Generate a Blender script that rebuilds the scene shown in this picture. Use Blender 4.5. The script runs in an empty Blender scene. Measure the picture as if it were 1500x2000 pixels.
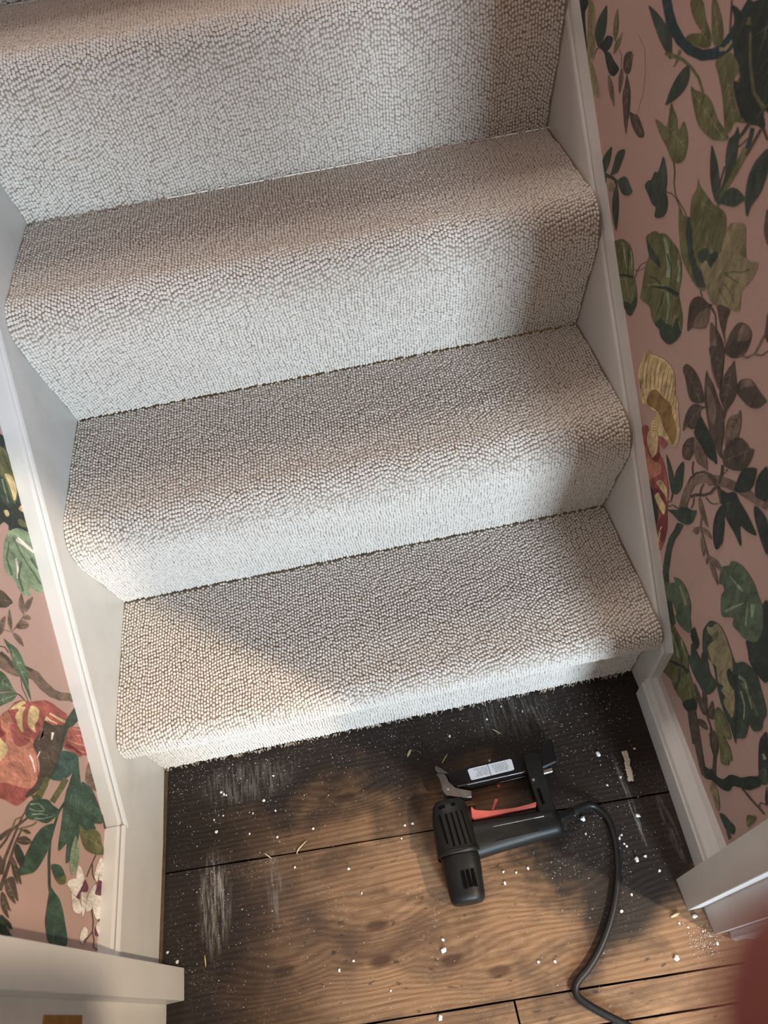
import bpy, bmesh, math, random
import numpy as np
from mathutils import Vector, Matrix, Quaternion
from mathutils.geometry import tessellate_polygon

scene = bpy.context.scene
COL = scene.collection
rng = random.Random(7)
nrg = np.random.default_rng(11)

# ------------------------------------------------------------------ camera
cam_d = bpy.data.cameras.new('camera'); cam = bpy.data.objects.new('camera', cam_d); COL.objects.link(cam)
CAM_P = Vector((0.4236, -0.4265, 1.1733))
cam.location = CAM_P
cam.rotation_euler = (0.6357, 0.0955, -0.1768)
cam_d.sensor_fit = 'VERTICAL'; cam_d.sensor_height = 36; cam_d.sensor_width = 27
cam_d.lens = 1340.8 / 2000 * 36
cam_d.clip_start = 0.005; cam_d.clip_end = 50
cam_d.dof.use_dof = True; cam_d.dof.focus_distance = 1.15; cam_d.dof.aperture_fstop = 6.0
scene.camera = cam

# ------------------------------------------------------------------ light
world = bpy.data.worlds.new('world'); scene.world = world; world.use_nodes = True
bg = world.node_tree.nodes['Background']; bg.inputs[0].default_value = (1.0, 0.96, 0.93, 1); bg.inputs[1].default_value = 0.58

def lamp(name, kind, loc, direction, energy, color, **kw):
    d = bpy.data.lights.new(name, kind); d.energy = energy; d.color = color
    for k, v in kw.items(): setattr(d, k, v)
    o = bpy.data.objects.new(name, d); COL.objects.link(o); o.location = loc
    o.rotation_euler = Vector(direction).to_track_quat('-Z', 'Y').to_euler()
    return o
# warm lamp on the hall wall, to the right behind the photographer: it shines past the right door jamb
LAMP_P = Vector((1.66, -1.094, 1.66))
lamp('hall_lamp', 'POINT', LAMP_P, (0, 0, -1), 162, (1.0, 0.80, 0.57), shadow_soft_size=0.034)
# daylight from the glazed front door of the hall, behind the photographer
lamp('hall_window', 'AREA', (0.95, -2.0, 0.86), (-0.12, 1.0, -0.10), 70, (0.70, 0.85, 1.0), shape='RECTANGLE', size=0.26, size_y=0.7)
# added fill light above the stairs to lift treads and walls, no known lamp
lamp('stair_fill_light', 'AREA', (0.42, 1.9, 2.75), (0, -0.55, -1), 27, (1.0, 0.92, 0.87), shape='RECTANGLE', size=0.7, size_y=0.7)

scene.view_settings.view_transform = 'Standard'; scene.view_settings.look = 'None'
scene.view_settings.exposure = 0.06; scene.view_settings.gamma = 1.0; scene.view_settings.use_curve_mapping = False

# ------------------------------------------------------------------ helpers
def tag(o, label=None, cat=None, group=None, kind=None):
    if label: o['label'] = label
    if cat: o['category'] = cat
    if group: o['group'] = group
    if kind: o['kind'] = kind
    return o
def empty(name, loc=(0, 0, 0), parent=None):
    o = bpy.data.objects.new(name, None); COL.objects.link(o); o.location = loc; o.empty_display_size = 0.05
    if parent: put(o, parent)
    return o
def put(o, parent):
    o.parent = parent
    if o.type != 'EMPTY' or True:
        o.matrix_parent_inverse = (Matrix.Translation(-WLOC(parent)))
def WLOC(o):
    v = Vector(o.location)
    return v
def mesh_obj(name, me, mats, parent=None):
    o = bpy.data.objects.new(name, me); COL.objects.link(o)
    for m in (mats if isinstance(mats, (list, tuple)) else [mats]):
        me.materials.append(m)
    if parent is not None: put(o, parent)
    return o
def bm_obj(name, bm, mat, parent=None, smooth=False):
    me = bpy.data.meshes.new(name)
    bmesh.ops.recalc_face_normals(bm, faces=bm.faces)
    if smooth:
        for f in bm.faces: f.smooth = True
    bm.to_mesh(me); bm.free()
    return mesh_obj(name, me, mat, parent)
def area2(p): return sum(p[i][0]*p[(i+1) % len(p)][1]-p[(i+1) % len(p)][0]*p[i][1] for i in range(len(p)))
def prism_bm(poly, z0, z1, bev=0.0, seg=2, bm=None):
    own = bm is None
    b = bmesh.new()
    if area2(poly) < 0: poly = poly[::-1]
    lo = [b.verts.new((p[0], p[1], z0)) for p in poly]; hi = [b.verts.new((p[0], p[1], z1)) for p in poly]
    n = len(poly)
    b.faces.new(lo[::-1]); b.faces.new(hi)
    for i in range(n): b.faces.new((lo[i], lo[(i+1) % n], hi[(i+1) % n], hi[i]))
    if bev > 0:
        bmesh.ops.bevel(b, geom=list(b.edges), offset=bev, segments=seg, affect='EDGES', profile=0.6, clamp_overlap=True)
    return b
def box_bm(x0, x1, y0, y1, z0, z1, bev=0.0, seg=2):
    return prism_bm([(x0, y0), (x1, y0), (x1, y1), (x0, y1)], z0, z1, bev, seg)
def box(name, x0, x1, y0, y1, z0, z1, mat, parent=None, bev=0.0, seg=2):
    return bm_obj(name, box_bm(x0, x1, y0, y1, z0, z1, bev, seg), mat, parent)
def yz_prism(poly, x0, x1, bev=0.0, seg=2):
    """polygon in (y,z), extruded along x"""
    b = bmesh.new(); n = len(poly)
    a = [b.verts.new((x0, p[0], p[1])) for p in poly]; c = [b.verts.new((x1, p[0], p[1])) for p in poly]
    b.faces.new(a); b.faces.new(c[::-1])
    for i in range(n): b.faces.new((a[i], c[i], c[(i+1) % n], a[(i+1) % n]))
    if bev > 0:
        bmesh.ops.bevel(b, geom=list(b.edges), offset=bev, segments=seg, affect='EDGES', profile=0.6, clamp_overlap=True)
    bmesh.ops.recalc_face_normals(b, faces=b.faces)
    return b
def sweep_bm(path, prof):
    """sweep a closed profile list of (a,b) offsets (a along x, b along up-normal) along a polyline in the YZ plane; prof given in (x, n)"""
    b = bmesh.new(); rings = []
    P = [Vector((0, y, z)) for y, z in path]
    for i, p in enumerate(P):
        t0 = (P[i]-P[i-1]).normalized() if i > 0 else None
        t1 = (P[i+1]-P[i]).normalized() if i < len(P)-1 else None
        if t0 is None: t0 = t1
        if t1 is None: t1 = t0
        n0 = Vector((0, -t0.z, t0.y)); n1 = Vector((0, -t1.z, t1.y))
        m = (n0+n1).normalized(); sc = 1.0/max(0.3, m.dot(n0))
        rings.append([b.verts.new((x, p.y+m.y*sc*h, p.z+m.z*sc*h)) for x, h in prof])
    k = len(prof)
    for i in range(len(rings)-1):
        for j in range(k):
            b.faces.new((rings[i][j], rings[i][(j+1) % k], rings[i+1][(j+1) % k], rings[i+1][j]))
    b.faces.new(rings[0][::-1]); b.faces.new(rings[-1])
    return b
def catmull(pts, per=6, closed=False):
    P = [Vector(p) for p in pts]; n = len(P); out = []
    for i in range(n if closed else n-1):
        if closed: p0, p1, p2, p3 = P[i-1], P[i], P[(i+1) % n], P[(i+2) % n]
        else: p0, p1, p2, p3 = P[max(i-1, 0)], P[i], P[i+1], P[min(i+2, n-1)]
        for k in range(per):
            t = k/per
            out.append(0.5*((2*p1)+(p2-p0)*t+(2*p0-5*p1+4*p2-p3)*t*t+(3*p1-p0-3*p2+p3)*t**3))
    if not closed: out.append(P[-1])
    return out
def tube_bm(path, rad, seg=12, caps=True):
    b = bmesh.new(); rings = []
    P = [Vector(p) for p in path]; up = Vector((0, 0, 1)); nprev = None
    for i, p in enumerate(P):
        t = (P[min(i+1, len(P)-1)]-P[max(i-1, 0)]).normalized()
        if nprev is None:
            nprev = t.orthogonal().normalized()
        nn = (nprev - t*nprev.dot(t)).normalized(); nprev = nn; bb = t.cross(nn)
        r = rad(i/(len(P)-1)) if callable(rad) else rad
        rings.append([b.verts.new(p + (nn*math.cos(a)+bb*math.sin(a))*r) for a in [2*math.pi*k/seg for k in range(seg)]])
    for i in range(len(rings)-1):
        for j in range(seg): b.faces.new((rings[i][j], rings[i][(j+1) % seg], rings[i+1][(j+1) % seg], rings[i+1][j]))
    if caps: b.faces.new(rings[0][::-1]); b.faces.new(rings[-1])
    return b

# ------------------------------------------------------------------ materials
class NT:
    def __init__(s, name):
        s.m = bpy.data.materials.new(name); s.m.use_nodes = True; s.t = s.m.node_tree; s.n = s.t.nodes
        s.b = s.n['Principled BSDF']
    def add(s, typ, **kw):
        n = s.n.new(typ)
        for k, v in kw.items(): setattr(n, k, v)
        return n
    def link(s, a, b): s.t.links.new(a, b)
    def val(s, node, **kw):
        for k, v in kw.items(): node.inputs[k].default_value = v
        return node
    def coords(s, scale=(1, 1, 1), kind='Object', rot=(0, 0, 0), loc=(0, 0, 0)):
        tc = s.add('ShaderNodeTexCoord'); mp = s.add('ShaderNodeMapping'); mp.inputs['Scale'].default_value = scale
        mp.inputs['Rotation'].default_value = rot; mp.inputs['Location'].default_value = loc
        s.link(tc.outputs[kind], mp.inputs['Vector']); return mp.outputs[0]
    def noise(s, vec, scale=5, detail=3, rough=0.5, dist=0.0):
        n = s.add('ShaderNodeTexNoise'); n.inputs['Scale'].default_value = scale; n.inputs['Detail'].default_value = detail
        n.inputs['Roughness'].default_value = rough; n.inputs['Distortion'].default_value = dist
        s.link(vec, n.inputs['Vector']); return n.outputs['Fac']
    def ramp(s, fac, stops):
        r = s.add('ShaderNodeValToRGB'); e = r.color_ramp.elements
        while len(e) < len(stops): e.new(0.5)
        for k, (p, c) in enumerate(stops):
            e[k].position = p; e[k].color = tuple(c)+(1,) if len(c) == 3 else c
        s.link(fac, r.inputs[0]); return r.outputs[0]
    def math(s, op, a, b=None, clamp=False):
        n = s.add('ShaderNodeMath', operation=op); n.use_clamp = clamp
        for i, v in enumerate((a, b)):
            if v is None: continue
            if isinstance(v, (int, float)): n.inputs[i].default_value = v
            else: s.link(v, n.inputs[i])
        return n.outputs[0]
    def maprange(s, v, a, b, c=0.0, d=1.0):
        n = s.add('ShaderNodeMapRange', interpolation_type='SMOOTHSTEP')
        s.link(v, n.inputs['Value'])
        for k, x in zip(('From Min', 'From Max', 'To Min', 'To Max'), (a, b, c, d)): n.inputs[k].default_value = x
        return n.outputs[0]
    def mix(s, fac, a, b, blend='MIX'):
        n = s.add('ShaderNodeMix', data_type='RGBA', blend_type=blend)
        for i, v in ((0, fac), (6, a), (7, b)):
            if isinstance(v, (int, float)): n.inputs[i].default_value = v
            elif isinstance(v, tuple): n.inputs[i].default_value = v+(1,) if len(v) == 3 else v
            else: s.link(v, n.inputs[i])
        return n.outputs[2]
    def bump(s, h, strength=0.3, dist=0.002):
        n = s.add('ShaderNodeBump'); n.inputs['Strength'].default_value = strength; n.inputs['Distance'].default_value = dist
        s.link(h, n.inputs['Height']); s.link(n.outputs[0], s.b.inputs['Normal'])
    def base(s, c):
        if isinstance(c, tuple): s.b.inputs['Base Color'].default_value = c+(1,)
        else: s.link(c, s.b.inputs['Base Color'])
def simple(name, col, rough=0.5, metal=0.0, var=0.12, scale=30, bump=0.0, spec=0.5):
    t = NT(name); v = t.coords()
    n = t.noise(v, scale, 4, 0.6)
    c = t.ramp(n, [(0.25, tuple(x*(1-var) for x in col)), (0.75, tuple(min(1, x*(1+var)) for x in col))])
    t.base(c); t.b.inputs['Roughness'].default_value = rough; t.b.inputs['Metallic'].default_value = metal
    t.b.inputs['Specular IOR Level'].default_value = spec
    if bump: t.bump(t.noise(v, scale*8, 3), bump, 0.001)
    return t.m

M = {}
def paint():
    t = NT('gloss_white_paint'); v = t.coords()
    brush = t.noise(t.coords((40, 3, 40)), 6, 4, 0.6)
    wear = t.noise(v, 9, 5, 0.65)
    c = t.ramp(wear, [(0.2, (0.50, 0.488, 0.452)), (0.45, (0.585, 0.576, 0.55)), (0.8, (0.62, 0.612, 0.59))])
    t.base(c); t.b.inputs['Roughness'].default_value = 0.38
    t.bump(brush, 0.10, 0.001)
    return t.m
M['paint'] = paint()
M['plaster'] = simple('white_plaster', (0.72, 0.70, 0.66), 0.9, var=0.05)
def pinkpaper():
    t = NT('pink_wallpaper'); v = t.coords()
    n = t.noise(v, 5, 4, 0.5); f = t.noise(v, 420, 2, 0.5)
    c = t.ramp(n, [(0.3, (0.40, 0.268, 0.235)), (0.7, (0.45, 0.312, 0.275))])
    t.base(t.mix(0.08, c, t.ramp(f, [(0.3, (0.4, 0.25, 0.2)), (0.7, (0.7, 0.45, 0.4))])))
    t.b.inputs['Roughness'].default_value = 0.75; t.bump(f, 0.08, 0.0005)
    return t.m
M['paper'] = pinkpaper()
PAL = dict(dg=(.036, .055, .038), ol=(.115, .120, .050), kh=(.235, .205, .115), br=(.070, .052, .038), bn=(.165, .115, .088),
           tl=(.018, .042, .050), tl2=(.042, .090, .080), gr=(.078, .118, .074), gr2=(.034, .072, .050), lg=(.200, .275, .175), bk=(.020, .030, .024),
           rd=(.300, .085, .074), rs=(.455, .195, .140), rs2=(.580, .290, .210), dr2=(.210, .050, .044), dr=(.150, .028, .030), go=(.560, .440, .230), gb=(.250, .150, .055),
           wh=(.720, .660, .600), pu=(.140, .040, .075))
def ink(key):
    c = PAL[key]; t = NT('printed_ink_'+{'dg': 'dark_green', 'ol': 'olive', 'kh': 'khaki', 'br': 'dark_brown', 'bn': 'brown', 'tl': 'deep_teal', 'tl2': 'teal_green', 'gr': 'green', 'gr2': 'forest_green', 'lg': 'sage', 'bk': 'black_green', 'rd': 'red', 'rs': 'salmon', 'dr': 'crimson', 'rs2': 'pale_salmon', 'dr2': 'brick_red', 'go': 'gold', 'gb': 'bronze', 'wh': 'white', 'pu': 'purple'}[key])
    n = t.noise(t.coords((1, 1.6, 0.7)), 38, 5, 0.62, 0.6); f = t.noise(t.coords((1, 3.2, 0.8)), 120, 3, 0.6, 0.8)
    g = t.math('ADD', t.math('MULTIPLY', n, 0.65), t.math('MULTIPLY', f, 0.35))
    t.base(t.ramp(g, [(0.34, tuple(x*0.45 for x in c)), (0.5, c), (0.66, tuple(min(1, x*1.6+0.008) for x in c))]))
    t.b.inputs['Roughness'].default_value = 0.75
    return t.m
INK = {k: ink(k) for k in PAL}

def carpet_mat():
    t = NT('cream_loop_wool'); v = t.coords()
    n = t.noise(v, 150, 2, 0.5); big = t.noise(v, 4, 3, 0.5)
    c = t.ramp(n, [(0.25, (0.54, 0.495, 0.44)), (0.5, (0.65, 0.61, 0.555)), (0.8, (0.73, 0.69, 0.64))])
    t.base(t.mix(t.maprange(big, 0.35, 0.65, 0.0, 0.25), c, (0.60, 0.54, 0.49)))
    t.b.inputs['Roughness'].default_value = 0.95; t.b.inputs['Specular IOR Level'].default_value = 0.1
    t.bump(t.noise(v, 1400, 2), 0.35, 0.0006)
    return t.m
M['carpet'] = carpet_mat()
M['backing'] = simple('carpet_backing', (0.27, 0.215, 0.165), 0.95, var=0.25, scale=200, spec=0.1)

def wood_floor():
    t = NT('dark_stained_floorboard'); tc = t.add('ShaderNodeTexCoord'); sep = t.add('ShaderNodeSeparateXYZ'); t.link(tc.outputs['Object'], sep.inputs[0])
    X, Y = sep.outputs[0], sep.outputs[1]
    warp = t.noise(t.coords((2.2, 7, 1)), 3.0, 3, 0.5)
    # distance rings around knots give the flowing grain
    kd = None
    for (kx, ky) in KNOTS:
        dx = t.math('MULTIPLY', t.math('SUBTRACT', X, kx), 0.42); dy = t.math('SUBTRACT', Y, ky)
        d = t.math('SQRT', t.math('ADD', t.math('MULTIPLY', dx, dx), t.math('MULTIPLY', dy, dy)))
        kd = d if kd is None else t.math('MINIMUM', kd, d)
    gv = t.add('ShaderNodeCombineXYZ')
    knotpush = t.maprange(kd, 0.0, 0.05, 0.022, 0.0)
    t.link(t.math('MULTIPLY', X, 0.16), gv.inputs[0])
    t.link(t.math('ADD', t.math('ADD', t.math('MULTIPLY', Y, 1.0), t.math('MULTIPLY', warp, 0.012)), knotpush), gv.inputs[1])
    w = t.add('ShaderNodeTexWave', wave_type='BANDS', bands_direction='Y'); w.inputs['Scale'].default_value = 40; w.inputs['Distortion'].default_value = 0.8
    w.inputs['Detail'].default_value = 3; w.inputs['Detail Scale'].default_value = 1.2; t.link(gv.outputs[0], w.inputs['Vector'])
    fine = t.noise(t.coords((1.4, 150, 1)), 5, 5, 0.62, 0.08)
    mott = t.noise(t.coords((1, 2.2, 1)), 9, 5, 0.6, 0.4)
    spots = t.noise(t.coords((1, 2.6, 1)), 42, 3, 0.55, 0.3)
    grain = t.math('ADD', t.math('MULTIPLY', w.outputs['Fac'], 0.20), t.math('MULTIPLY', fine, 0.85))
    wood = t.ramp(grain, [(0.22, (0.095, 0.046, 0.022)), (0.45, (0.20, 0.108, 0.054)), (0.70, (0.30, 0.175, 0.092)), (0.92, (0.40, 0.25, 0.14))])
    wood = t.mix(t.maprange(mott, 0.40, 0.68, 0.0, 0.75), wood, (0.062, 0.033, 0.018))
    wood = t.mix(t.maprange(spots, 0.63, 0.72, 0.0, 0.75), wood, (0.022, 0.014, 0.010))
    wood = t.mix(t.maprange(kd, 0.004, 0.010, 0.75, 0.0), wood, (0.040, 0.014, 0.006))
    # old black stain round the board edges; on the right also cast shade painted in
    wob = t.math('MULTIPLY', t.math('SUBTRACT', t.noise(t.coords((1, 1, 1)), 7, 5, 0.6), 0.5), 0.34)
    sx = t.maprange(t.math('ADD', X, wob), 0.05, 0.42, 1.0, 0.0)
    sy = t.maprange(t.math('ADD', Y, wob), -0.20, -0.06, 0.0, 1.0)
    stain_shade = t.math('MULTIPLY', t.maprange(t.math('ADD', X, wob), 0.52, 0.62, 0.0, 1.0), t.maprange(t.math('ADD', t.math('MULTIPLY', X, -0.55), t.math('SUBTRACT', Y, t.math('MULTIPLY', wob, -0.2))), -0.775, -0.735, 0.0, 1.0))
    st = t.math('MAXIMUM', t.math('MAXIMUM', sx, sy), stain_shade)
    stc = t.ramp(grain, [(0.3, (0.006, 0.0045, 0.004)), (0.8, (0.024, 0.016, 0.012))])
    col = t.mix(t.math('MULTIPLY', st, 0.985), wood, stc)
    # plaster dust trodden and wiped over the stain
    dn = t.noise(t.coords((1, 1, 1)), 260, 2, 0.7); dn2 = t.noise(t.coords((1, 1, 1)), 14, 4, 0.6)
    dust = t.math('MULTIPLY', t.maprange(dn, 0.60, 0.72), t.maprange(dn2, 0.45, 0.72))
    col = t.mix(t.math('MULTIPLY', dust, 0.55), col, (0.42, 0.40, 0.38))
    for (cx, cy, rx, ry, amt) in SMEARS:
        ex = t.math('DIVIDE', t.math('SUBTRACT', X, cx), rx); ey = t.math('DIVIDE', t.math('SUBTRACT', Y, cy), ry)
        e = t.math('ADD', t.math('MULTIPLY', ex, ex), t.math('MULTIPLY', ey, ey))
        streak = t.noise(t.coords((150, 14, 1)), 1.6, 4, 0.7)
        m = t.math('MULTIPLY', t.maprange(e, 0.0, 1.0, 1.0, 0.0), t.maprange(streak, 0.40, 0.75))
        col = t.mix(t.math('MULTIPLY', m, amt), col, (0.40, 0.37, 0.33))
    t.base(col)
    t.link(t.maprange(grain, 0.2, 0.9, 0.42, 0.62), t.b.inputs['Roughness']); t.b.inputs['Specular IOR Level'].default_value = 0.35
    t.bump(t.math('ADD', t.math('MULTIPLY', fine, 0.6), t.math('MULTIPLY', w.outputs['Fac'], 0.10)), 0.35, 0.0012)
    return t.m
# ------------------------------------------------------------------ measured layout (metres on the floor; millimetres on the walls)
G={'axis': [(0.4669, -0.155 ),(0.4666, -0.1778 ),(0.4644, -0.2321 ),(0.4641, -0.2501 ),(0.462, -0.2973)], 'handle': [(0.491, -0.2173 ),(0.5251, -0.217 ),(0.568, -0.2161 ),(0.6161, -0.2155)], 'hw': [0.0267, 0.0214], 'strut': [(0.5972, -0.1151 ),(0.6071, -0.1105 ),(0.6254, -0.117 ),(0.6201, -0.1491 ),(0.6167, -0.1799 ),(0.6223, -0.2024 ),(0.6161, -0.2162 ),(0.5953, -0.206 ),(0.5967, -0.1759 ),(0.5963, -0.1506)], 'slot': [(0.6016, -0.1667 ),(0.6067, -0.1662 ),(0.6079, -0.1895 ),(0.6031, -0.1906)], 'mag': [(0.4707, -0.113 ),(0.4852, -0.1094 ),(0.5435, -0.1082 ),(0.602, -0.107 ),(0.6258, -0.108 ),(0.6237, -0.1357 ),(0.5995, -0.1373 ),(0.5014, -0.1394 ),(0.4883, -0.138 ),(0.4729, -0.1323)], 'magend': [(0.6021, -0.1113 ),(0.6297, -0.1103 ),(0.6428, -0.091 ),(0.6509, -0.0928 ),(0.6478, -0.1307 ),(0.6233, -0.1355 ),(0.6004, -0.1356)], 'rail': [(0.4888, -0.136 ),(0.6042, -0.135 ),(0.6051, -0.1378 ),(0.4897, -0.1391)], 'rail2': [(0.4827, -0.1338 ),(0.5952, -0.1331 ),(0.5957, -0.1348 ),(0.4832, -0.1359)], 'label': [(0.5056, -0.1133 ),(0.5091, -0.1118 ),(0.5761, -0.1101 ),(0.579, -0.1117 ),(0.5791, -0.1263 ),(0.5776, -0.1279 ),(0.5105, -0.13 ),(0.5074, -0.129)], 'divider': [(0.5385, -0.1109 ),(0.5395, -0.1108 ),(0.541, -0.1288 ),(0.54, -0.1289)], 'prong': [(0.4547, -0.0965 ),(0.4576, -0.0931 ),(0.4622, -0.098 ),(0.475, -0.1093 ),(0.4729, -0.1122 ),(0.4617, -0.1079 ),(0.4559, -0.1034)], 'foot': [(0.4546, -0.1116 ),(0.4644, -0.1127 ),(0.4695, -0.117 ),(0.4705, -0.1294 ),(0.478, -0.1398 ),(0.4869, -0.1439 ),(0.504, -0.1483 ),(0.5019, -0.1579 ),(0.4905, -0.1562 ),(0.4628, -0.1484 ),(0.4588, -0.1397 ),(0.4604, -0.1273)], 'silver': [(0.623, -0.1356 ),(0.6395, -0.1341 ),(0.6388, -0.1411 ),(0.6227, -0.142)], 'red': [(0.4952, -0.1723 ),(0.4976, -0.1706 ),(0.5005, -0.1785 ),(0.5227, -0.183 ),(0.5608, -0.1864 ),(0.5868, -0.1868 ),(0.5935, -0.1839 ),(0.5962, -0.1838 ),(0.5938, -0.1912 ),(0.5401, -0.1905 ),(0.5142, -0.1904 ),(0.4955, -0.1902 ),(0.4931, -0.187)], 'lever': [(0.5255, -0.1824 ),(0.5351, -0.1665 ),(0.538, -0.1655 ),(0.541, -0.1677 ),(0.5301, -0.1824)], 'redpin': [(0.549, -0.143)], 'plate': [(0.5175, -0.2126 ),(0.59, -0.2088 ),(0.5897, -0.2292 ),(0.5189, -0.2305)], 'strain': [(0.6169, -0.2132 ),(0.6294, -0.2118 ),(0.6475, -0.209)], 'cord': [(0.6169, -0.2132 ),(0.6544, -0.2009 ),(0.6777, -0.198 ),(0.6928, -0.2065 ),(0.7012, -0.2234 ),(0.7009, -0.2472 ),(0.695, -0.275 ),(0.6848, -0.3032 ),(0.6701, -0.3308 ),(0.6518, -0.3567 ),(0.6287, -0.3821 ),(0.6054, -0.4011 ),(0.5886, -0.4112 ),(0.58, -0.4191 ),(0.5794, -0.429 ),(0.5896, -0.4406 ),(0.6074, -0.4541 ),(0.6351, -0.4735 ),(0.6723, -0.5014 ),(0.728, -0.5296)], 'slots': [((0.4449, -0.1789 ),(0.4488, -0.2264) ),((0.455, -0.179 ),(0.4575, -0.2259) ),((0.4632, -0.1786 ),(0.4663, -0.2254) ),((0.4712, -0.1784 ),(0.475, -0.2256) ),((0.4787, -0.1786 ),(0.4824, -0.2248))], 'vents': [((0.4612, -0.2582 ),(0.4616, -0.2811) ),((0.4683, -0.2582 ),(0.4691, -0.2804) ),((0.4756, -0.2578 ),(0.476, -0.2807))], 'topslots': [((0.4464, -0.168 ),(0.4561, -0.1667) ),((0.4662, -0.1672 ),(0.4724, -0.166))], 'screw': [(0.6012, -0.1526 ),(0.4675, -0.1394)], 'flakes': [(0.0968, -0.0581 ),(0.1011, -0.0626 ),(0.1052, -0.0645 ),(0.0836, -0.0997 ),(0.0992, -0.0959 ),(0.0867, -0.1185 ),(0.1676, -0.0858 ),(0.148, -0.1022 ),(0.1854, -0.1056 ),(0.185, -0.1461 ),(0.2437, -0.1453 ),(0.209, -0.1951 ),(0.1407, -0.1323 ),(0.1862, -0.049 ),(0.2814, -0.333 ),(0.2594, -0.3404 ),(0.3281, -0.3776 ),(0.0087, -0.2721 ),(0.0234, -0.2869 ),(0.3063, -0.2501 ),(0.2918, -0.2134 ),(0.4139, -0.3314 ),(0.3802, -0.187 ),(0.402, -0.169 ),(0.3894, -0.169 ),(0.5235, -0.2625 ),(0.561, -0.265 ),(0.5214, -0.2775 ),(0.5419, -0.2669 ),(0.7195, -0.1736 ),(0.7443, -0.1664 ),(0.7828, -0.1277 ),(0.6616, -0.2359 ),(0.7093, -0.2515 ),(0.7139, -0.248 ),(0.713, -0.2602 ),(0.7155, -0.2642 ),(0.737, -0.2822 ),(0.7496, -0.305 ),(0.6759, -0.3444 ),(0.4137, -0.3316 ),(0.5607, -0.0302 ),(0.5907, -0.0137 ),(0.6233, -0.03 ),(0.5466, -0.0988 ),(0.4915, -0.0455 ),(0.4137, -0.3317 ),(0.54, -0.3818 ),(0.5628, -0.3857 ),(0.6759, -0.3443 ),(0.7493, -0.3736 ),(0.7593, -0.3805 ),(0.7768, -0.3885 ),(0.7896, -0.4058 ),(0.6979, -0.3269)], 'bigflakes': [(0.7225, -0.1247 ),(0.6646, -0.2138 ),(0.7236, -0.2839 ),(0.7478, -0.2262 ),(0.4116, -0.3437 ),(0.7279, -0.4122 ),(0.3887, -0.4198 ),(0.7735, -0.3694)], 'tuft': [(0.7641, -0.1319 ),(0.7642, -0.142 ),(0.7605, -0.1545 ),(0.7597, -0.1642 ),(0.7574, -0.1741)], 'slivers': [((0.422, -0.0548 ),(0.4148, -0.0647) ),((0.4803, -0.075 ),(0.4688, -0.087) ),((0.5654, -0.0493 ),(0.5777, -0.0601) ),((0.2309, -0.1611 ),(0.2174, -0.1705 ),(0.2139, -0.1773) ),((0.1633, -0.1664 ),(0.1743, -0.176) ),((0.7542, -0.3615 ),(0.7409, -0.3642) ),((0.0648, -0.2862 ),(0.0662, -0.3009))], 'knots': [(0.3021, -0.1077 ),(0.1787, -0.3264 ),(0.3203, -0.3402 ),(0.4208, -0.3574 ),(0.3215, -0.2957 ),(0.6103, -0.3042 ),(0.4835, -0.3826 ),(0.6389, -0.3185)], 'smear': [(0.081, -0.2192 ),(0.1749, -0.2126)]}
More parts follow.
